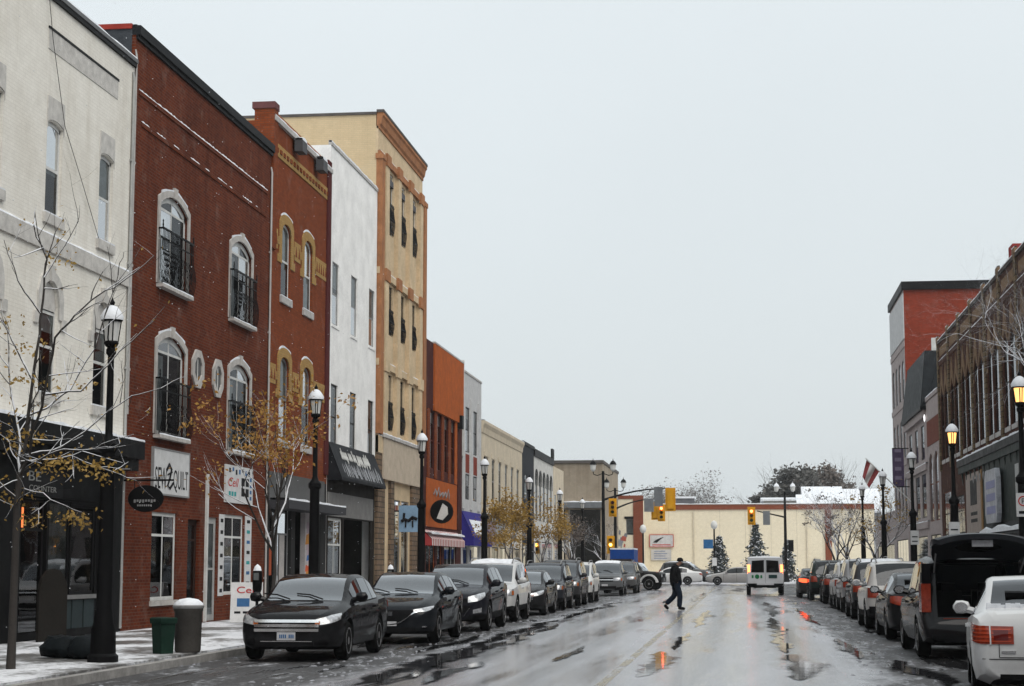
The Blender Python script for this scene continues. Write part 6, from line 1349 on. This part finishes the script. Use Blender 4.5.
# right row
L = 4.8
SON = CarType(L, 1.83, 1.475, [(0,.62),(.04,.70),(.15,.78),(.6,.90),(1.2,.985),(1.25,1.0),(2.05,1.40),(2.5,1.47),(3.0,1.475),(3.45,1.42),(4.15,1.12),(4.25,1.10),(4.68,1.075),(4.76,1.01),(L,.84)], [(0,.6),(.15,.72),(.6,.82),(1.25,.92),(2.5,.96),(3.8,1.01),(4.3,1.03),(4.68,1.0),(L,.80)], ZB(L,.21), plan(L, rear=((.55,.99),(.25,.965),(.1,.92),(.03,.86),(0,.80))), 1.25, 2.05, 3.4, 4.18, [(1.72,2.42),(2.5,3.15),(3.2,3.6)], [1.42,2.46,3.45], .93, 3.66, .325, .72)
SON.patch('taillight', 'tail', .44, 1.18, (.70,.70,.74), (.90,.905,.93), True, n=12, off=.014); [SON.patch('lamp_rib', 'tailhot', .47, 1.1, .725+.045*k, .738+.045*k, True, off=.019, n=10, nz=1) for k in range(4)]; SON.patch('lamp_cluster', 'taildark', .50, .66, .74, .86, True, off=.021, n=4); SON.patch('tail_divider', 'paint', .69, .705, .69, .91, True, off=.02, n=2); SON.patch('rear_plate', 'plate', -.16, .16, .62, .75, True, mirror=False, off=.02, nz=1); SON.patch('bumper_crease', 'black', -.8, .8, .525, .532, True, mirror=False, off=.008, nz=1, n=16); SON.patch('boot_badge', 'chrome', .42, .58, .595, .625, True, off=.012, nz=1, mirror=False); SON.patch('boot_seam', 'black', .60, .607, .55, .70, True, off=.008, nz=1, n=2); SON.patch('boot_seam', 'black', -.6, .6, .545, .552, True, off=.007, nz=1, n=12, mirror=False); SON.patch('emblem', 'chrome', -.07, .07, .93, .98, True, mirror=False, off=.02, nz=1); SON.patch('lower_valance', 'black', -.6, .6, .3, .36, True, mirror=False); SON.patch('headlight', 'headlight', .5, 1., .6, .72)
sonata = car(SON, 'white sedan with red tail lamps cut by the right picture edge', 3.5, 21.3, (.62,.62,.62), 'out', group=GRR, grime=.4, rz=R(-6))
# snow line left on the boot under the rear window
m = MB(); rnd = random.Random(6); n = 26
for i in range(n):
    a, b_ = -.72+1.44*i/n, -.72+1.44*(i+1)/n; h = rnd.uniform(.015,.04); y0 = 4.17; m.box(a, b_, y0, y0+rnd.uniform(.05,.1), SON.top(y0)-.03, SON.top(y0)+h)
m.build('snow', SNOW, sonata)
# minivan with its tailgate up
L = 5.05
MINI = CarType(L, 1.95, 1.78, [(0,.74),(.04,.84),(.15,.90),(.6,1.0),(1.0,1.07),(1.05,1.09),(1.95,1.64),(2.4,1.74),(3.4,1.78),(4.3,1.75),(4.7,1.70),(4.74,1.66),(4.98,.80),(5.0,.66),(L,.58)], [(0,.7),(.15,.84),(.6,.93),(1.05,1.0),(2.5,1.06),(4.2,1.12),(4.7,1.12),(4.98,.70),(L,.55)], ZB(L,.22), plan(L, rear=((.55,.99),(.25,.975),(.1,.95),(.03,.92),(0,.88))), 1.05, 1.95, 4.72, 4.99, [(1.6,2.3),(2.38,3.4),(3.48,4.55)], [1.35,2.34,3.44], .95, 3.95, .345, .80, False, open_tail=True)
MINI.patch('bumper_step', 'black', -.8, .8, .3, .42, True, mirror=False, off=.02); MINI.patch('headlight', 'headlight', .5, 1., .7, .85)
mv = car(MINI, 'black minivan with its tailgate raised behind the white sedan', 3.98, 31.5, (.010,.010,.012), 'out', name='minivan', cat='minivan', group=GRR, grime=.12)
for sg in (-1, 1):
    x = .93; t = MB().prism([(sg*.78,4.70),(sg*.965,4.60),(sg*.955,4.93),(sg*.80,4.96)], 'z', .80, 1.28).build('taillight', PMAT['tail'], mv); MB().prism([(sg*.66,4.66),(sg*.93,4.52),(sg*.93,4.80),(sg*.80,4.88)], 'z', 1.28, 1.62).build('tail_pillar', paint('paint '+str((.010,.010,.012)), BLK), mv); MB().box(min(sg*.72,sg*.93), max(sg*.72,sg*.93), 4.55, 4.92, .5, .80).build('tail_quarter', paint('paint '+str((.010,.010,.012)), BLK), mv)
    MB().tube([(sg*.72,4.75,1.45),(sg*.74,5.35,1.78)], .014, 5).build('gas_strut', GREYFRAME, mv)
SL = paint('paint slate', (.03,.033,.04)); gm = MB(); K_ = 13; rows = [(4.66,1.80,.70),(4.80,1.88,.76),(5.05,1.99,.80),(5.30,2.07,.82),(5.52,2.12,.82),(5.66,2.13,.80),(5.74,2.11,.72)]
for (yy, zz, hw) in rows:
    for k in range(K_): t_ = -1+2*k/(K_-1); gm.v.append((hw*t_, yy-.05*t_*t_, zz-.10*abs(t_)**2.6))
nb_ = len(gm.v); gm.v += [(x*.97, y, z-.085) for x, y, z in gm.v]
for r_ in range(len(rows)-1):
    for k in range(K_-1): a = r_*K_+k; gm.f += [(a, a+1, a+K_+1, a+K_), (nb_+a, nb_+a+K_, nb_+a+K_+1, nb_+a+1)]
for k in range(K_-1): a = (len(rows)-1)*K_+k; gm.f += [(a, a+1, nb_+a+1, nb_+a), (k, nb_+k, nb_+k+1, k+1)]
for r_ in range(len(rows)-1): a, c_ = r_*K_, r_*K_+K_-1; gm.f += [(a, a+K_, nb_+a+K_, nb_+a), (c_, nb_+c_, nb_+c_+K_, c_+K_)]
tg = gm.build('tailgate', SL, mv, 50)
MB().obox((0,5.12,1.925), (.6,.34,.006), Matrix.Rotation(.36, 3, 'X')).build('tailgate_window', CARGLASS, tg); MB().box(-.17,.17,5.6,5.63,1.9,2.01).build('plate', PMAT['plate'], tg)
MB().box(-.72, .72, 2.6, 4.9, .5, .56).build('load_floor', TRIMBLACK, mv); MB().box(-.6, .6, 4.86, 5.0, .58, .70).build('red_lit_sill_plate', pbr('painted red sill light', (.22,.035,.015), .4), mv)  # red light caught on the load sill is put into its colour
MB().box(-.86, -.80, 2.4, 4.6, .5, 1.1).build('side_lining', TRIMBLACK, mv); MB().box(.80, .86, 2.4, 4.6, .5, 1.1).build('side_lining', TRIMBLACK, mv); MB().box(-.74,.74,4.3,4.66,1.60,1.62).build('gate_header', TRIMBLACK, mv)
r = car(SED, 'black sedan with dark mirrors between the minivan and white sport utility', 3.95, 38.8, (.008,.009,.011), 'out', group=GRR)
r = car(SUVA, 'white sport utility with dark rear window on the right', 3.95, 45.6, (.5,.48,.46), 'out', group=GRR, grime=.5, snow=False); r = car(SUVS, 'dark sport utility with snowy roof ahead of the white one, right row', 4.1, 53.9, (.05,.053,.06), 'out', group=GRR)
r = car(SUVB, 'silver sport utility between the snowy roofed and black ones, right row', 4.25, 61.6, (.24,.24,.25), 'out', group=GRR, grime=.3); r = car(SUVS, 'white snow topped sport utility before the black one, right row', 4.3, 68.6, (.5,.5,.5), 'out', group=GRR)
r = car(SUVA, 'black sport utility near the far end of the right row', 4.2, 75.5, (.012,.012,.014), 'out', group=GRR, tail='tail'); r = car(SUVB, 'dark green sport utility second from the far end, right row', 3.95, 82.3, (.012,.028,.024), 'out', group=GRR); r = car(SED, 'dark car with lit red tail lamp at the far end of the right row', 3.6, 88.9, (.05,.045,.045), 'out', group=GRR, tail='taillit')
# white passenger van waiting at the junction
L = 5.7
VAN = CarType(L, 2.0, 2.08, [(0,.95),(.05,1.08),(.2,1.14),(.8,1.25),(.95,1.3),(1.55,1.9),(1.9,2.05),(3.5,2.08),(5.3,2.06),(5.5,2.0),(5.58,1.93),(5.68,1.2),(L,1.05)], [(0,.9),(.2,1.06),(.95,1.16),(2.5,1.2),(5.3,1.2),(5.68,1.1),(L,1.0)], ZB(L,.42), plan(L, rear=((.55,1.),(.25,.99),(.1,.97),(.03,.94),(0,.9)), front=[(0,.75),(.03,.85),(.1,.92),(.25,.97),(.55,.99),(1.1,1.),(2.4,1.)]), .95, 1.6, 5.56, 5.6, [(1.4,2.2),(2.3,3.4),(3.5,4.5),(4.6,5.3)], [1.2,2.25,3.45], .95, 4.55, .36, .87)
VAN.patch('rear_bumper', 'black', -.9, .9, .40, .62, True, mirror=False, off=.09); VAN.patch('bumper_step', 'plate', -.45, .45, .54, .63, True, mirror=False, off=.12, nz=1); VAN.patch('headlight', 'headlight', .5, .95, .8, 1.); VAN.patch('taillight', 'tail', .86, 1.0, 1.15, 1.5, True)
v = car(VAN, 'white passenger van with lit brake lamps waiting in the road', 1.22, 97.6, (.55,.56,.58), 'out', name='passenger_van', cat='van', grime=.45, tail='brake')
for sg in (-1, 1):
    yb = L+.02; f = MB().prism([(sg*.06,1.2),(sg*.74,1.2),(sg*.70,1.82),(sg*.06,1.86)], 'y', L-.12, L+.02).build('rear_door_window', TRIMBLACK, v); MB().poly(*[(sg*x, L+.026, z) for x, z in [(.1,1.24),(.70,1.24),(.66,1.78),(.1,1.82)]]).build('pane', CARGLASS, f)
    MB().box(min(sg*.80,sg*.94), max(sg*.80,sg*.94), L-.14, L+.03, 1.22, 1.62).build('brake_lamp', PMAT['brake'], v)
MB().box(-.92,.92,L-.1,L+.012,.62,1.98).build('rear_doors', paint('paint '+str((.55,.56,.58)), (.55,.56,.58)), v); MB().box(-.006,.006,L+.012,L+.016,.64,1.96).build('door_gap', TRIMBLACK, v); MB().box(-.62,-.18,L+.012,L+.03,.9,1.08).build('rear_plate', pbr('dark plate', (.02,.05,.05), .4), v)
GRN = pbr('green van emblem', (.02,.16,.06), .5, bump=0); [MB().box(q, q+.1, L+.012, L+.02, .90, 1.06).build('green_letter', GRN, v) for q in (.16, .62)]; MB().lathe([(.05,0),(.12,0),(.12,.008),(.05,.008)], 14, (.43, L+.014, .98), 'y').build('round_emblem', GRN, v)
# cross-street traffic and the blue truck
c1 = car(SED, 'silver sedan crossing at the end of the street', 0, 0, (.30,.29,.28), 'in', name='sedan', grime=.3); c1.location = (onY(706, 587, 147)[0], 147, 0); c1.rotation_euler = (0, 0, R(-90)+math.pi)
c1.location.x = onY(706, 586, 147)[0]; c1.rotation_euler = (0,0,R(-90))
c2 = car(SUVS, 'snow covered car parked behind the silver sedan', 0, 0, (.14,.14,.145), 'in', grime=.3); c2.location = (onY(712, 583, 158)[0], 158, .14); c2.rotation_euler = (0,0,R(75))
c3 = car(SED, 'white car with snowy body behind the jeep at the far corner', 0, 0, (.6,.6,.6), 'in', grime=.2); c3.location = (onY(643, 584, 149)[0], 149, 0); c3.rotation_euler = (0,0,R(-90))
L = 4.2
JEEP = CarType(L, 1.82, 1.84, [(0,1.0),(.04,1.1),(.15,1.14),(1.1,1.22),(1.15,1.24),(1.5,1.72),(1.75,1.8),(2.5,1.84),(4.0,1.82),(4.1,1.76),(4.16,1.2),(L,1.1)], [(0,.96),(.15,1.06),(1.15,1.12),(2.5,1.14),(4.1,1.14),(L,1.0)], [(0,.5),(.6,.44),(L-.6,.44),(L,.5)], [(0,.74),(.04,.8),(1.1,.84),(1.2,.98),(2.5,1.),(4.1,1.),(L,.98)], 1.15, 1.52, 4.05, 4.14, [(1.5,2.1),(2.2,2.9),(3.0,3.9)], [1.3,2.15,3.0], .75, 3.3, .41, .84, True)
JEEP.patch('headlight', 'headlight', .42, .58, .84, 1.0); JEEP.patch('grille', 'black', -.36, .36, .78, 1.04, mirror=False)
jp = car(JEEP, 'black jeep with white wheel arches pulling out beside the far left row', 0, 0, (.010,.010,.011), 'in', name='jeep', cat='car'); jx = onY(662, 590, 116)[0]; jp.location = (jx+.1, 116.5, 0); jp.rotation_euler = (0,0,R(78))
for sg in (-1, 1):
    for yy in (.75, 3.3):
        pi_ = [(yy+.50*math.cos(a), .42+.50*math.sin(a)) for a in [R(8+16.4*k) for k in range(11)]]; po = [(yy+.60*math.cos(a), .42+.60*math.sin(a)) for a in [R(8+16.4*k) for k in range(11)]]
        m = MB(); m.band(pi_, po, -.16, .16); m.v = [(sg*.86+q[1], q[0], q[2]) for q in m.v]; m.build('wheel_arch', pbr('white arch flare', (.6,.6,.6), .5), jp)
x, z = onY(622, 551, 122); bt = thing('box_truck', 'bright blue truck box above the grey sport utilities', 'truck', (onY(610, 551, 122)[0], 122, 0)); wt = onY(634, 551, 122)[0]-onY(610, 551, 122)[0]
MB().box(0, wt, 0, 4.5, .9, z+.1).build('cargo_box', pbr('blue tarpaulin', (.012,.06,.26), .5), bt); MB().box(0, wt, .02, 4.4, z+.1, z+.2).build('snow', SNOW, bt); MB().box(.1, wt-.1, -1.6, -.05, .5, 2.0).build('cab', pbr('dark truck cab', (.04,.03,.03), .5), bt)
for sx in (.2, wt-.2):
    for yy in (-.9, 3.4): MB().lathe([(.25,-.12),(.42,-.12),(.45,0),(.42,.12),(.25,.12)], 16, (sx, yy, .45), 'x').build('wheel', PMAT['tyre'], bt, 40)

# ------------------------------------------------------------------ person crossing
def skin(name, joints, edges, root=0, sub=2):
    me = bpy.data.meshes.new(name); me.from_pydata([j[:3] for j in joints], edges, []); o = bpy.data.objects.new(name, me); COL.objects.link(o)
    md = o.modifiers.new('s', 'SKIN'); md.use_smooth_shade = True
    for i, j in enumerate(joints): sv = me.skin_vertices[0].data[i]; sv.radius = (j[3], j[4] if len(j) > 4 else j[3]); sv.use_root = (i == root)
    m2 = o.modifiers.new('u', 'SUBSURF'); m2.levels = sub; m2.render_levels = sub
    res = eval_mesh(o, name); bpy.data.objects.remove(o); return res
px_, py_ = -2.36, 65.2
pr = thing('person', 'person in black jacket, dark jeans and cap walking across the road', 'person', (px_, py_, .002), 0); pr.scale = (1.07, 1.07, 1.07)
# x = walking direction, y = depth, z up; head bowed forward
J = [(0,0,.93,.125,.15), (-.02,0,1.12,.12,.16), (-.03,0,1.30,.13,.19), (.02,0,1.44,.085,.11), (.08,0,1.50,.055,.055), (.15,0,1.575,.085,.08), (.18,0,1.635,.07,.065),
     (-.02,-.2,1.40,.06,.06), (-.07,-.25,1.13,.05,.05), (.07,-.22,.90,.04,.04), (-.02,.2,1.40,.06,.06), (-.08,.25,1.13,.05,.05), (.05,.22,.90,.04,.04),
     (.03,-.09,.86,.095,.095), (.13,-.09,.48,.065,.065), (.10,-.09,.11,.045,.045), (.14,-.09,.05,.045,.04), (.27,-.09,.035,.035,.045),
     (-.01,.09,.86,.095,.095), (-.05,.09,.48,.065,.065), (-.33,.09,.22,.045,.045), (-.35,.09,.15,.042,.042), (-.27,.09,.05,.035,.045)]
E_ = [(0,1),(1,2),(2,3),(3,4),(4,5),(5,6),(2,7),(7,8),(8,9),(2,10),(10,11),(11,12),(0,13),(13,14),(14,15),(15,16),(16,17),(0,18),(18,19),(19,20),(20,21),(21,22)]
body = mkobj('body', skin('body', J, E_), pbr('skin', (.36,.21,.15), .6, var=.1), pr)
jk = [(.03,0,.74,.20,.22), (0,0,.98,.19,.22), (-.02,0,1.14,.185,.215), (-.04,0,1.31,.18,.225), (.0,0,1.45,.13,.16), (.06,0,1.52,.09,.095), (-.02,-.21,1.40,.10,.09), (-.09,-.27,1.14,.09,.09), (.07,-.24,.90,.085,.085), (-.02,.21,1.40,.10,.09), (-.10,.27,1.14,.09,.09), (.05,.24,.90,.085,.085)]
mkobj('jacket', skin('jacket', jk, [(0,1),(1,2),(2,3),(3,4),(4,5),(3,6),(6,7),(7,8),(3,9),(9,10),(10,11)]), pbr('black jacket cloth', (.009,.009,.010), .75, var=.3, vs=8, bump=.5, bs=9), pr)
jn = [(.0,0,.92,.13,.17)] + [J[13][:3]+(.115,.115), (.14,-.09,.48,.10,.10), (.11,-.09,.075,.085,.085)] + [J[18][:3]+(.115,.115), (-.04,.09,.48,.10,.10), (-.345,.09,.19,.085,.085)]
mkobj('jeans', skin('jeans', jn, [(0,1),(1,2),(2,3),(0,4),(4,5),(5,6)]), pbr('dark denim', (.012,.018,.03), .85, var=.3, vs=10), pr)
for pts in ([(.06,-.09,.08),(.15,-.09,.065),(.31,-.09,.045)], [(-.385,.09,.19),(-.34,.09,.11),(-.255,.09,.025)]):
    mkobj('shoe', skin('shoe', [(*pts[0],.075,.065),(*pts[1],.065,.06),(*pts[2],.04,.05)], [(0,1),(1,2)]), pbr('black shoe leather', (.01,.01,.01), .45), pr)
cap = MB().lathe([(.105,0),(.108,.04),(.09,.09),(.05,.12),(.005,.128)], 14, (.15,0,1.615)).build('cap', pbr('black cap cloth', (.008,.008,.009), .8), pr, 50); MB().prism([(.22,-.085),(.33,-.05),(.34,.05),(.22,.085)], 'z', 1.60, 1.615).build('peak', MATS['black cap cloth'], cap)
mkobj('hair', skin('hair', [(.08,0,1.55,.06,.075),(.09,0,1.60,.07,.08)], [(0,1)]), pbr('grey hair', (.16,.15,.14), .8), pr)
mkobj('nose', MB().lathe([(.018,0),(.012,.03),(.002,.05)], 6, (.235,0,1.55)).mesh('nose', 60), MATS['skin'], pr)

# ------------------------------------------------------------------ small street things
g = thing('litter_bin', 'dark green square bin standing beside the snow capped bin', 'bin', (-9.62, 29.5, PAV), R(8)); MB().lathe([(.17,0),(.2,.5)], 4).build('bin_body', pbr('dark green plastic', (.012,.03,.022), .5), g); MB().lathe([(.225,.5),(.235,.58),(.2,.6)], 4).build('rim', MATS['dark green plastic'], g)
g = thing('litter_bin', 'grey round litter bin with thick snow on its lid', 'bin', (-9.35, 30.0, PAV), 0); MB().lathe([(.2,0),(.22,.04),(.235,.68),(.25,.7),(.25,.74)], 16).build('bin_body', pbr('grey brown bin', (.07,.065,.06), .6), g, 40); MB().lathe([(.26,.74),(.27,.78),(.2,.86),(.05,.9)], 16).build('lid', GREYFRAME, g, 40); MB().lathe([(.262,.78),(.24,.83),(.16,.89),(.02,.915)], 16).build('snow', SNOW, g, 60)
def meter(x, y, lb):
    g = thing('parking_meter', lb, 'parking meter', (x, y, PAV), 0, 'parking meters on the left kerb'); MB().lathe([(.09,0),(.07,.06),(.032,.1),(.03,.95)], 10).build('post', BLACKMETAL, g, 40); MB().lathe([(.06,.92),(.09,1.0),(.1,1.2),(.095,1.32),(.06,1.42),(.005,1.46)], 12).build('meter_head', BLACKMETAL, g, 50); MB().lathe([(.085,1.36),(.06,1.44),(.005,1.485)], 10).build('snow', SNOW, g, 50); MB().box(-.05,.05,-.1,-.085,1.18,1.32).build('display', pbr('meter display', (.12,.13,.13), .2), g)
meter(-9.3, 34.2, 'black parking meter beside the phone shop board'); meter(-9.3, 47.6, 'black parking meter before the rough stone pier'); meter(-9.3, 61.2, 'distant black parking meter behind the parked crossover')
g = thing('sandwich_board', 'white phone shop sandwich board with red script on the pavement', 'sandwich board', (onX(247, 615, XL+1.4)[1] and XL+1.2, onX(247, 600, XL+1.2)[0], PAV), R(12))
for sg in (-1, 1):
    a = MB().obox((0, sg*.22, .52), (.40, .018, .53), Matrix.Rotation(sg*.32, 3, 'X')).build('panel', SIGNW, g)
t = text('Cell', REDINK, g, 0, 0, .5, .17, loc=(0, -.14, .84)); t.rotation_euler = (-.32, 0, 0)
MB().obox((-.08,-.235,.52), (.16,.008,.11), Matrix.Rotation(-.32, 3, 'X')).build('phone_picture', BLUEINK, g)
for k in range(3): MB().obox((-.22+.22*k,-.315,.27), (.08,.008,.03), Matrix.Rotation(-.32, 3, 'X')).build('print_block', INK, g)
g = thing('oval_sign', 'black oval hanging sign projecting from the red brick wall', 'sign', (XL+.1, 38.95, 2.8), 0); MB().lathe([(.001,-.03),(.5,-.03),(.52,0),(.5,.03),(.001,.03)], 28, (0,0,0), 'y').build('sign_oval', SHOPBLK, g, 40); ov = g.children[0]; ov.scale = (.80, 1, .58); ov.location = (.52, 0, .27)
MB().box(0, 1.15, -.02, .02, .66, .70).build('bracket', BLACKMETAL, g); [MB().box(.26+.065*k, .30+.065*k, -.045, -.03, .20 if k % 3 else .18, .25).build('faint_letter', GREYFRAME, g) for k in range(8)]; [MB().box(.34+.05*k, .37+.05*k, -.045, -.03, .10, .14).build('faint_letter', GREYFRAME, g) for k in range(7)]
for q in (.25, .8): MB().box(q, q+.015, -.01, .01, .5, .68).build('hanger', BLACKMETAL, g)
def lumpy(name, m, c, s, seed, n=10):
    rnd = random.Random(seed); b0 = len(m.v)
    m.lathe([(math.sin(math.pi*k/n)+.001, -math.cos(math.pi*k/n)) for k in range(n+1)], 16)
    for i in range(b0, len(m.v)):
        v = Vector(m.v[i]); k = 1+.28*mnoise.noise(v*1.7+Vector((seed,0,0)))+.12*mnoise.noise(v*5); v *= k; m.v[i] = (c[0]+v.x*s[0], c[1]+v.y*s[1], max(0, c[2]+v.z*s[2]))
g = thing('rubbish_bag', 'heap of black rubbish bags beside the nearest lamp post', 'rubbish bags', (-10.75, 27.9, PAV), 0); BAG = pbr('black bag plastic', (.012,.015,.017), .35, var=.3, vs=5, bump=.6, bs=12, dist=.03)
for k, (x, y, sx) in enumerate(((0,0,.36), (.42,-.12,.32))): m = MB(); lumpy('bag', m, (x,y,.17), (sx,.3,.2), k+2); m.build('bag', BAG, g, 60)
g = thing('arched_board', 'dark arched board leaning at the black shopfront door', 'board', (XL+.5, 33.9, PAV), R(70)); MB().prism([(-.4,0),(.4,0),(.4,1.0),(.33,1.22),(.18,1.36),(0,1.4),(-.18,1.36),(-.33,1.22),(-.4,1.0)], 'y', -.03, .03).build('board', pbr('dark chalkboard', (.02,.018,.016), .6), g); MB().box(-.03,.03,.03,.35,0,1.1).build('prop', DARKFRAME, g)
# flag and banner
fx, fz = onY(864, 468, 104); g = thing('flag', 'red and white flag drooping from a slanted pole on the right', 'flag', (fx, 104, 0)); 
MB().tube([(.1,0,fz+.55),(2.6,.3,fz-1.9)], .035, 6).build('flagpole', WHITEFRAME, g)
def cloth(u0, u1, mat):
    m = MB(); n = 8
    for i in range(n+1):
        u = u0+(u1-u0)*i/n
        for j in range(9): t = j/8; m.v.append((.15+u*.7*(1-.5*t)-.25*t, .09*math.sin(u*9+t*3), fz+.45-u*.65-.95*t))
    for i in range(n):
        for j in range(8): a = i*9+j; m.f.append((a, a+1, a+10, a+9)); m.m.append(0)
    return m.build('flag_cloth', mat, g, 60)
FR = pbr('flag red', (.24,.05,.05), .7); cloth(0, .3, FR); cloth(.3, .7, pbr('flag white', (.6,.58,.57), .7)); cloth(.7, 1, FR)
bz1, bz0 = onY(898, 450, 112)[1], onY(898, 487, 112)[1]; bx0, bx1 = onY(892.5, 470, 111)[0], onY(904, 470, 111)[0]
g = thing('banner', 'purple vertical banner hanging beside the pale right facade', 'banner', (bx0, 111, bz0)); MB().box(0, bx1-bx0, -.02, .02, 0, bz1-bz0).build('banner_cloth', pbr('muted purple cloth', (.10,.07,.13), .75, var=.35, vs=2), g); MB().box(0, XR-bx0, -.03, .03, bz1-bz0, bz1-bz0+.06).build('bracket', BLACKMETAL, g); MB().box(0, XR-bx0, -.03, .03, -.06, 0).build('bracket', BLACKMETAL, g)
for k in range(4): MB().box(.15, bx1-bx0-.15, -.03, -.02, .4+.55*k, .62+.55*k).build('print_mark', pbr('pale violet print', (.24,.2,.28), .7, bump=0), g)
# falling snow
m = MB(); rnd = random.Random(99)
for k in range(520):
    y = rnd.uniform(24, 58); x = rnd.uniform(-12.8, -9.5); z = rnd.uniform(.3, 12); s = rnd.uniform(.006,.014)
    m._add([(x-s,y,z),(x+s,y,z),(x,y-s,z),(x,y+s,z),(x,y,z-s*.8),(x,y,z+s*.8)], [(0,2,5),(2,1,5),(1,3,5),(3,0,5),(2,0,4),(1,2,4),(3,1,4),(0,3,4)])
stuff(tag(m.build('snowflakes', SNOW), 'sparse white snowflakes falling through the street air', 'snowflakes'))

# ------------------------------------------------------------------ snowy air
hz = bpy.data.materials.new('haze air'); hz.use_nodes = True; hz.node_tree.nodes.clear(); ho = hz.node_tree.nodes.new('ShaderNodeOutputMaterial'); hv = hz.node_tree.nodes.new('ShaderNodeVolumePrincipled')
hv.inputs['Color'].default_value = (.93,.95,.97,1); hv.inputs['Density'].default_value = HAZE; hv.inputs['Anisotropy'].default_value = .2; hz.node_tree.links.new(hv.outputs[0], ho.inputs['Volume'])
o = MB().box(-590, 590, -290, 890, -1.1, 40).build('haze', hz); o['kind'] = 'stuff'; o['label'] = 'thin snowy haze filling the street air'; o['category'] = 'haze'
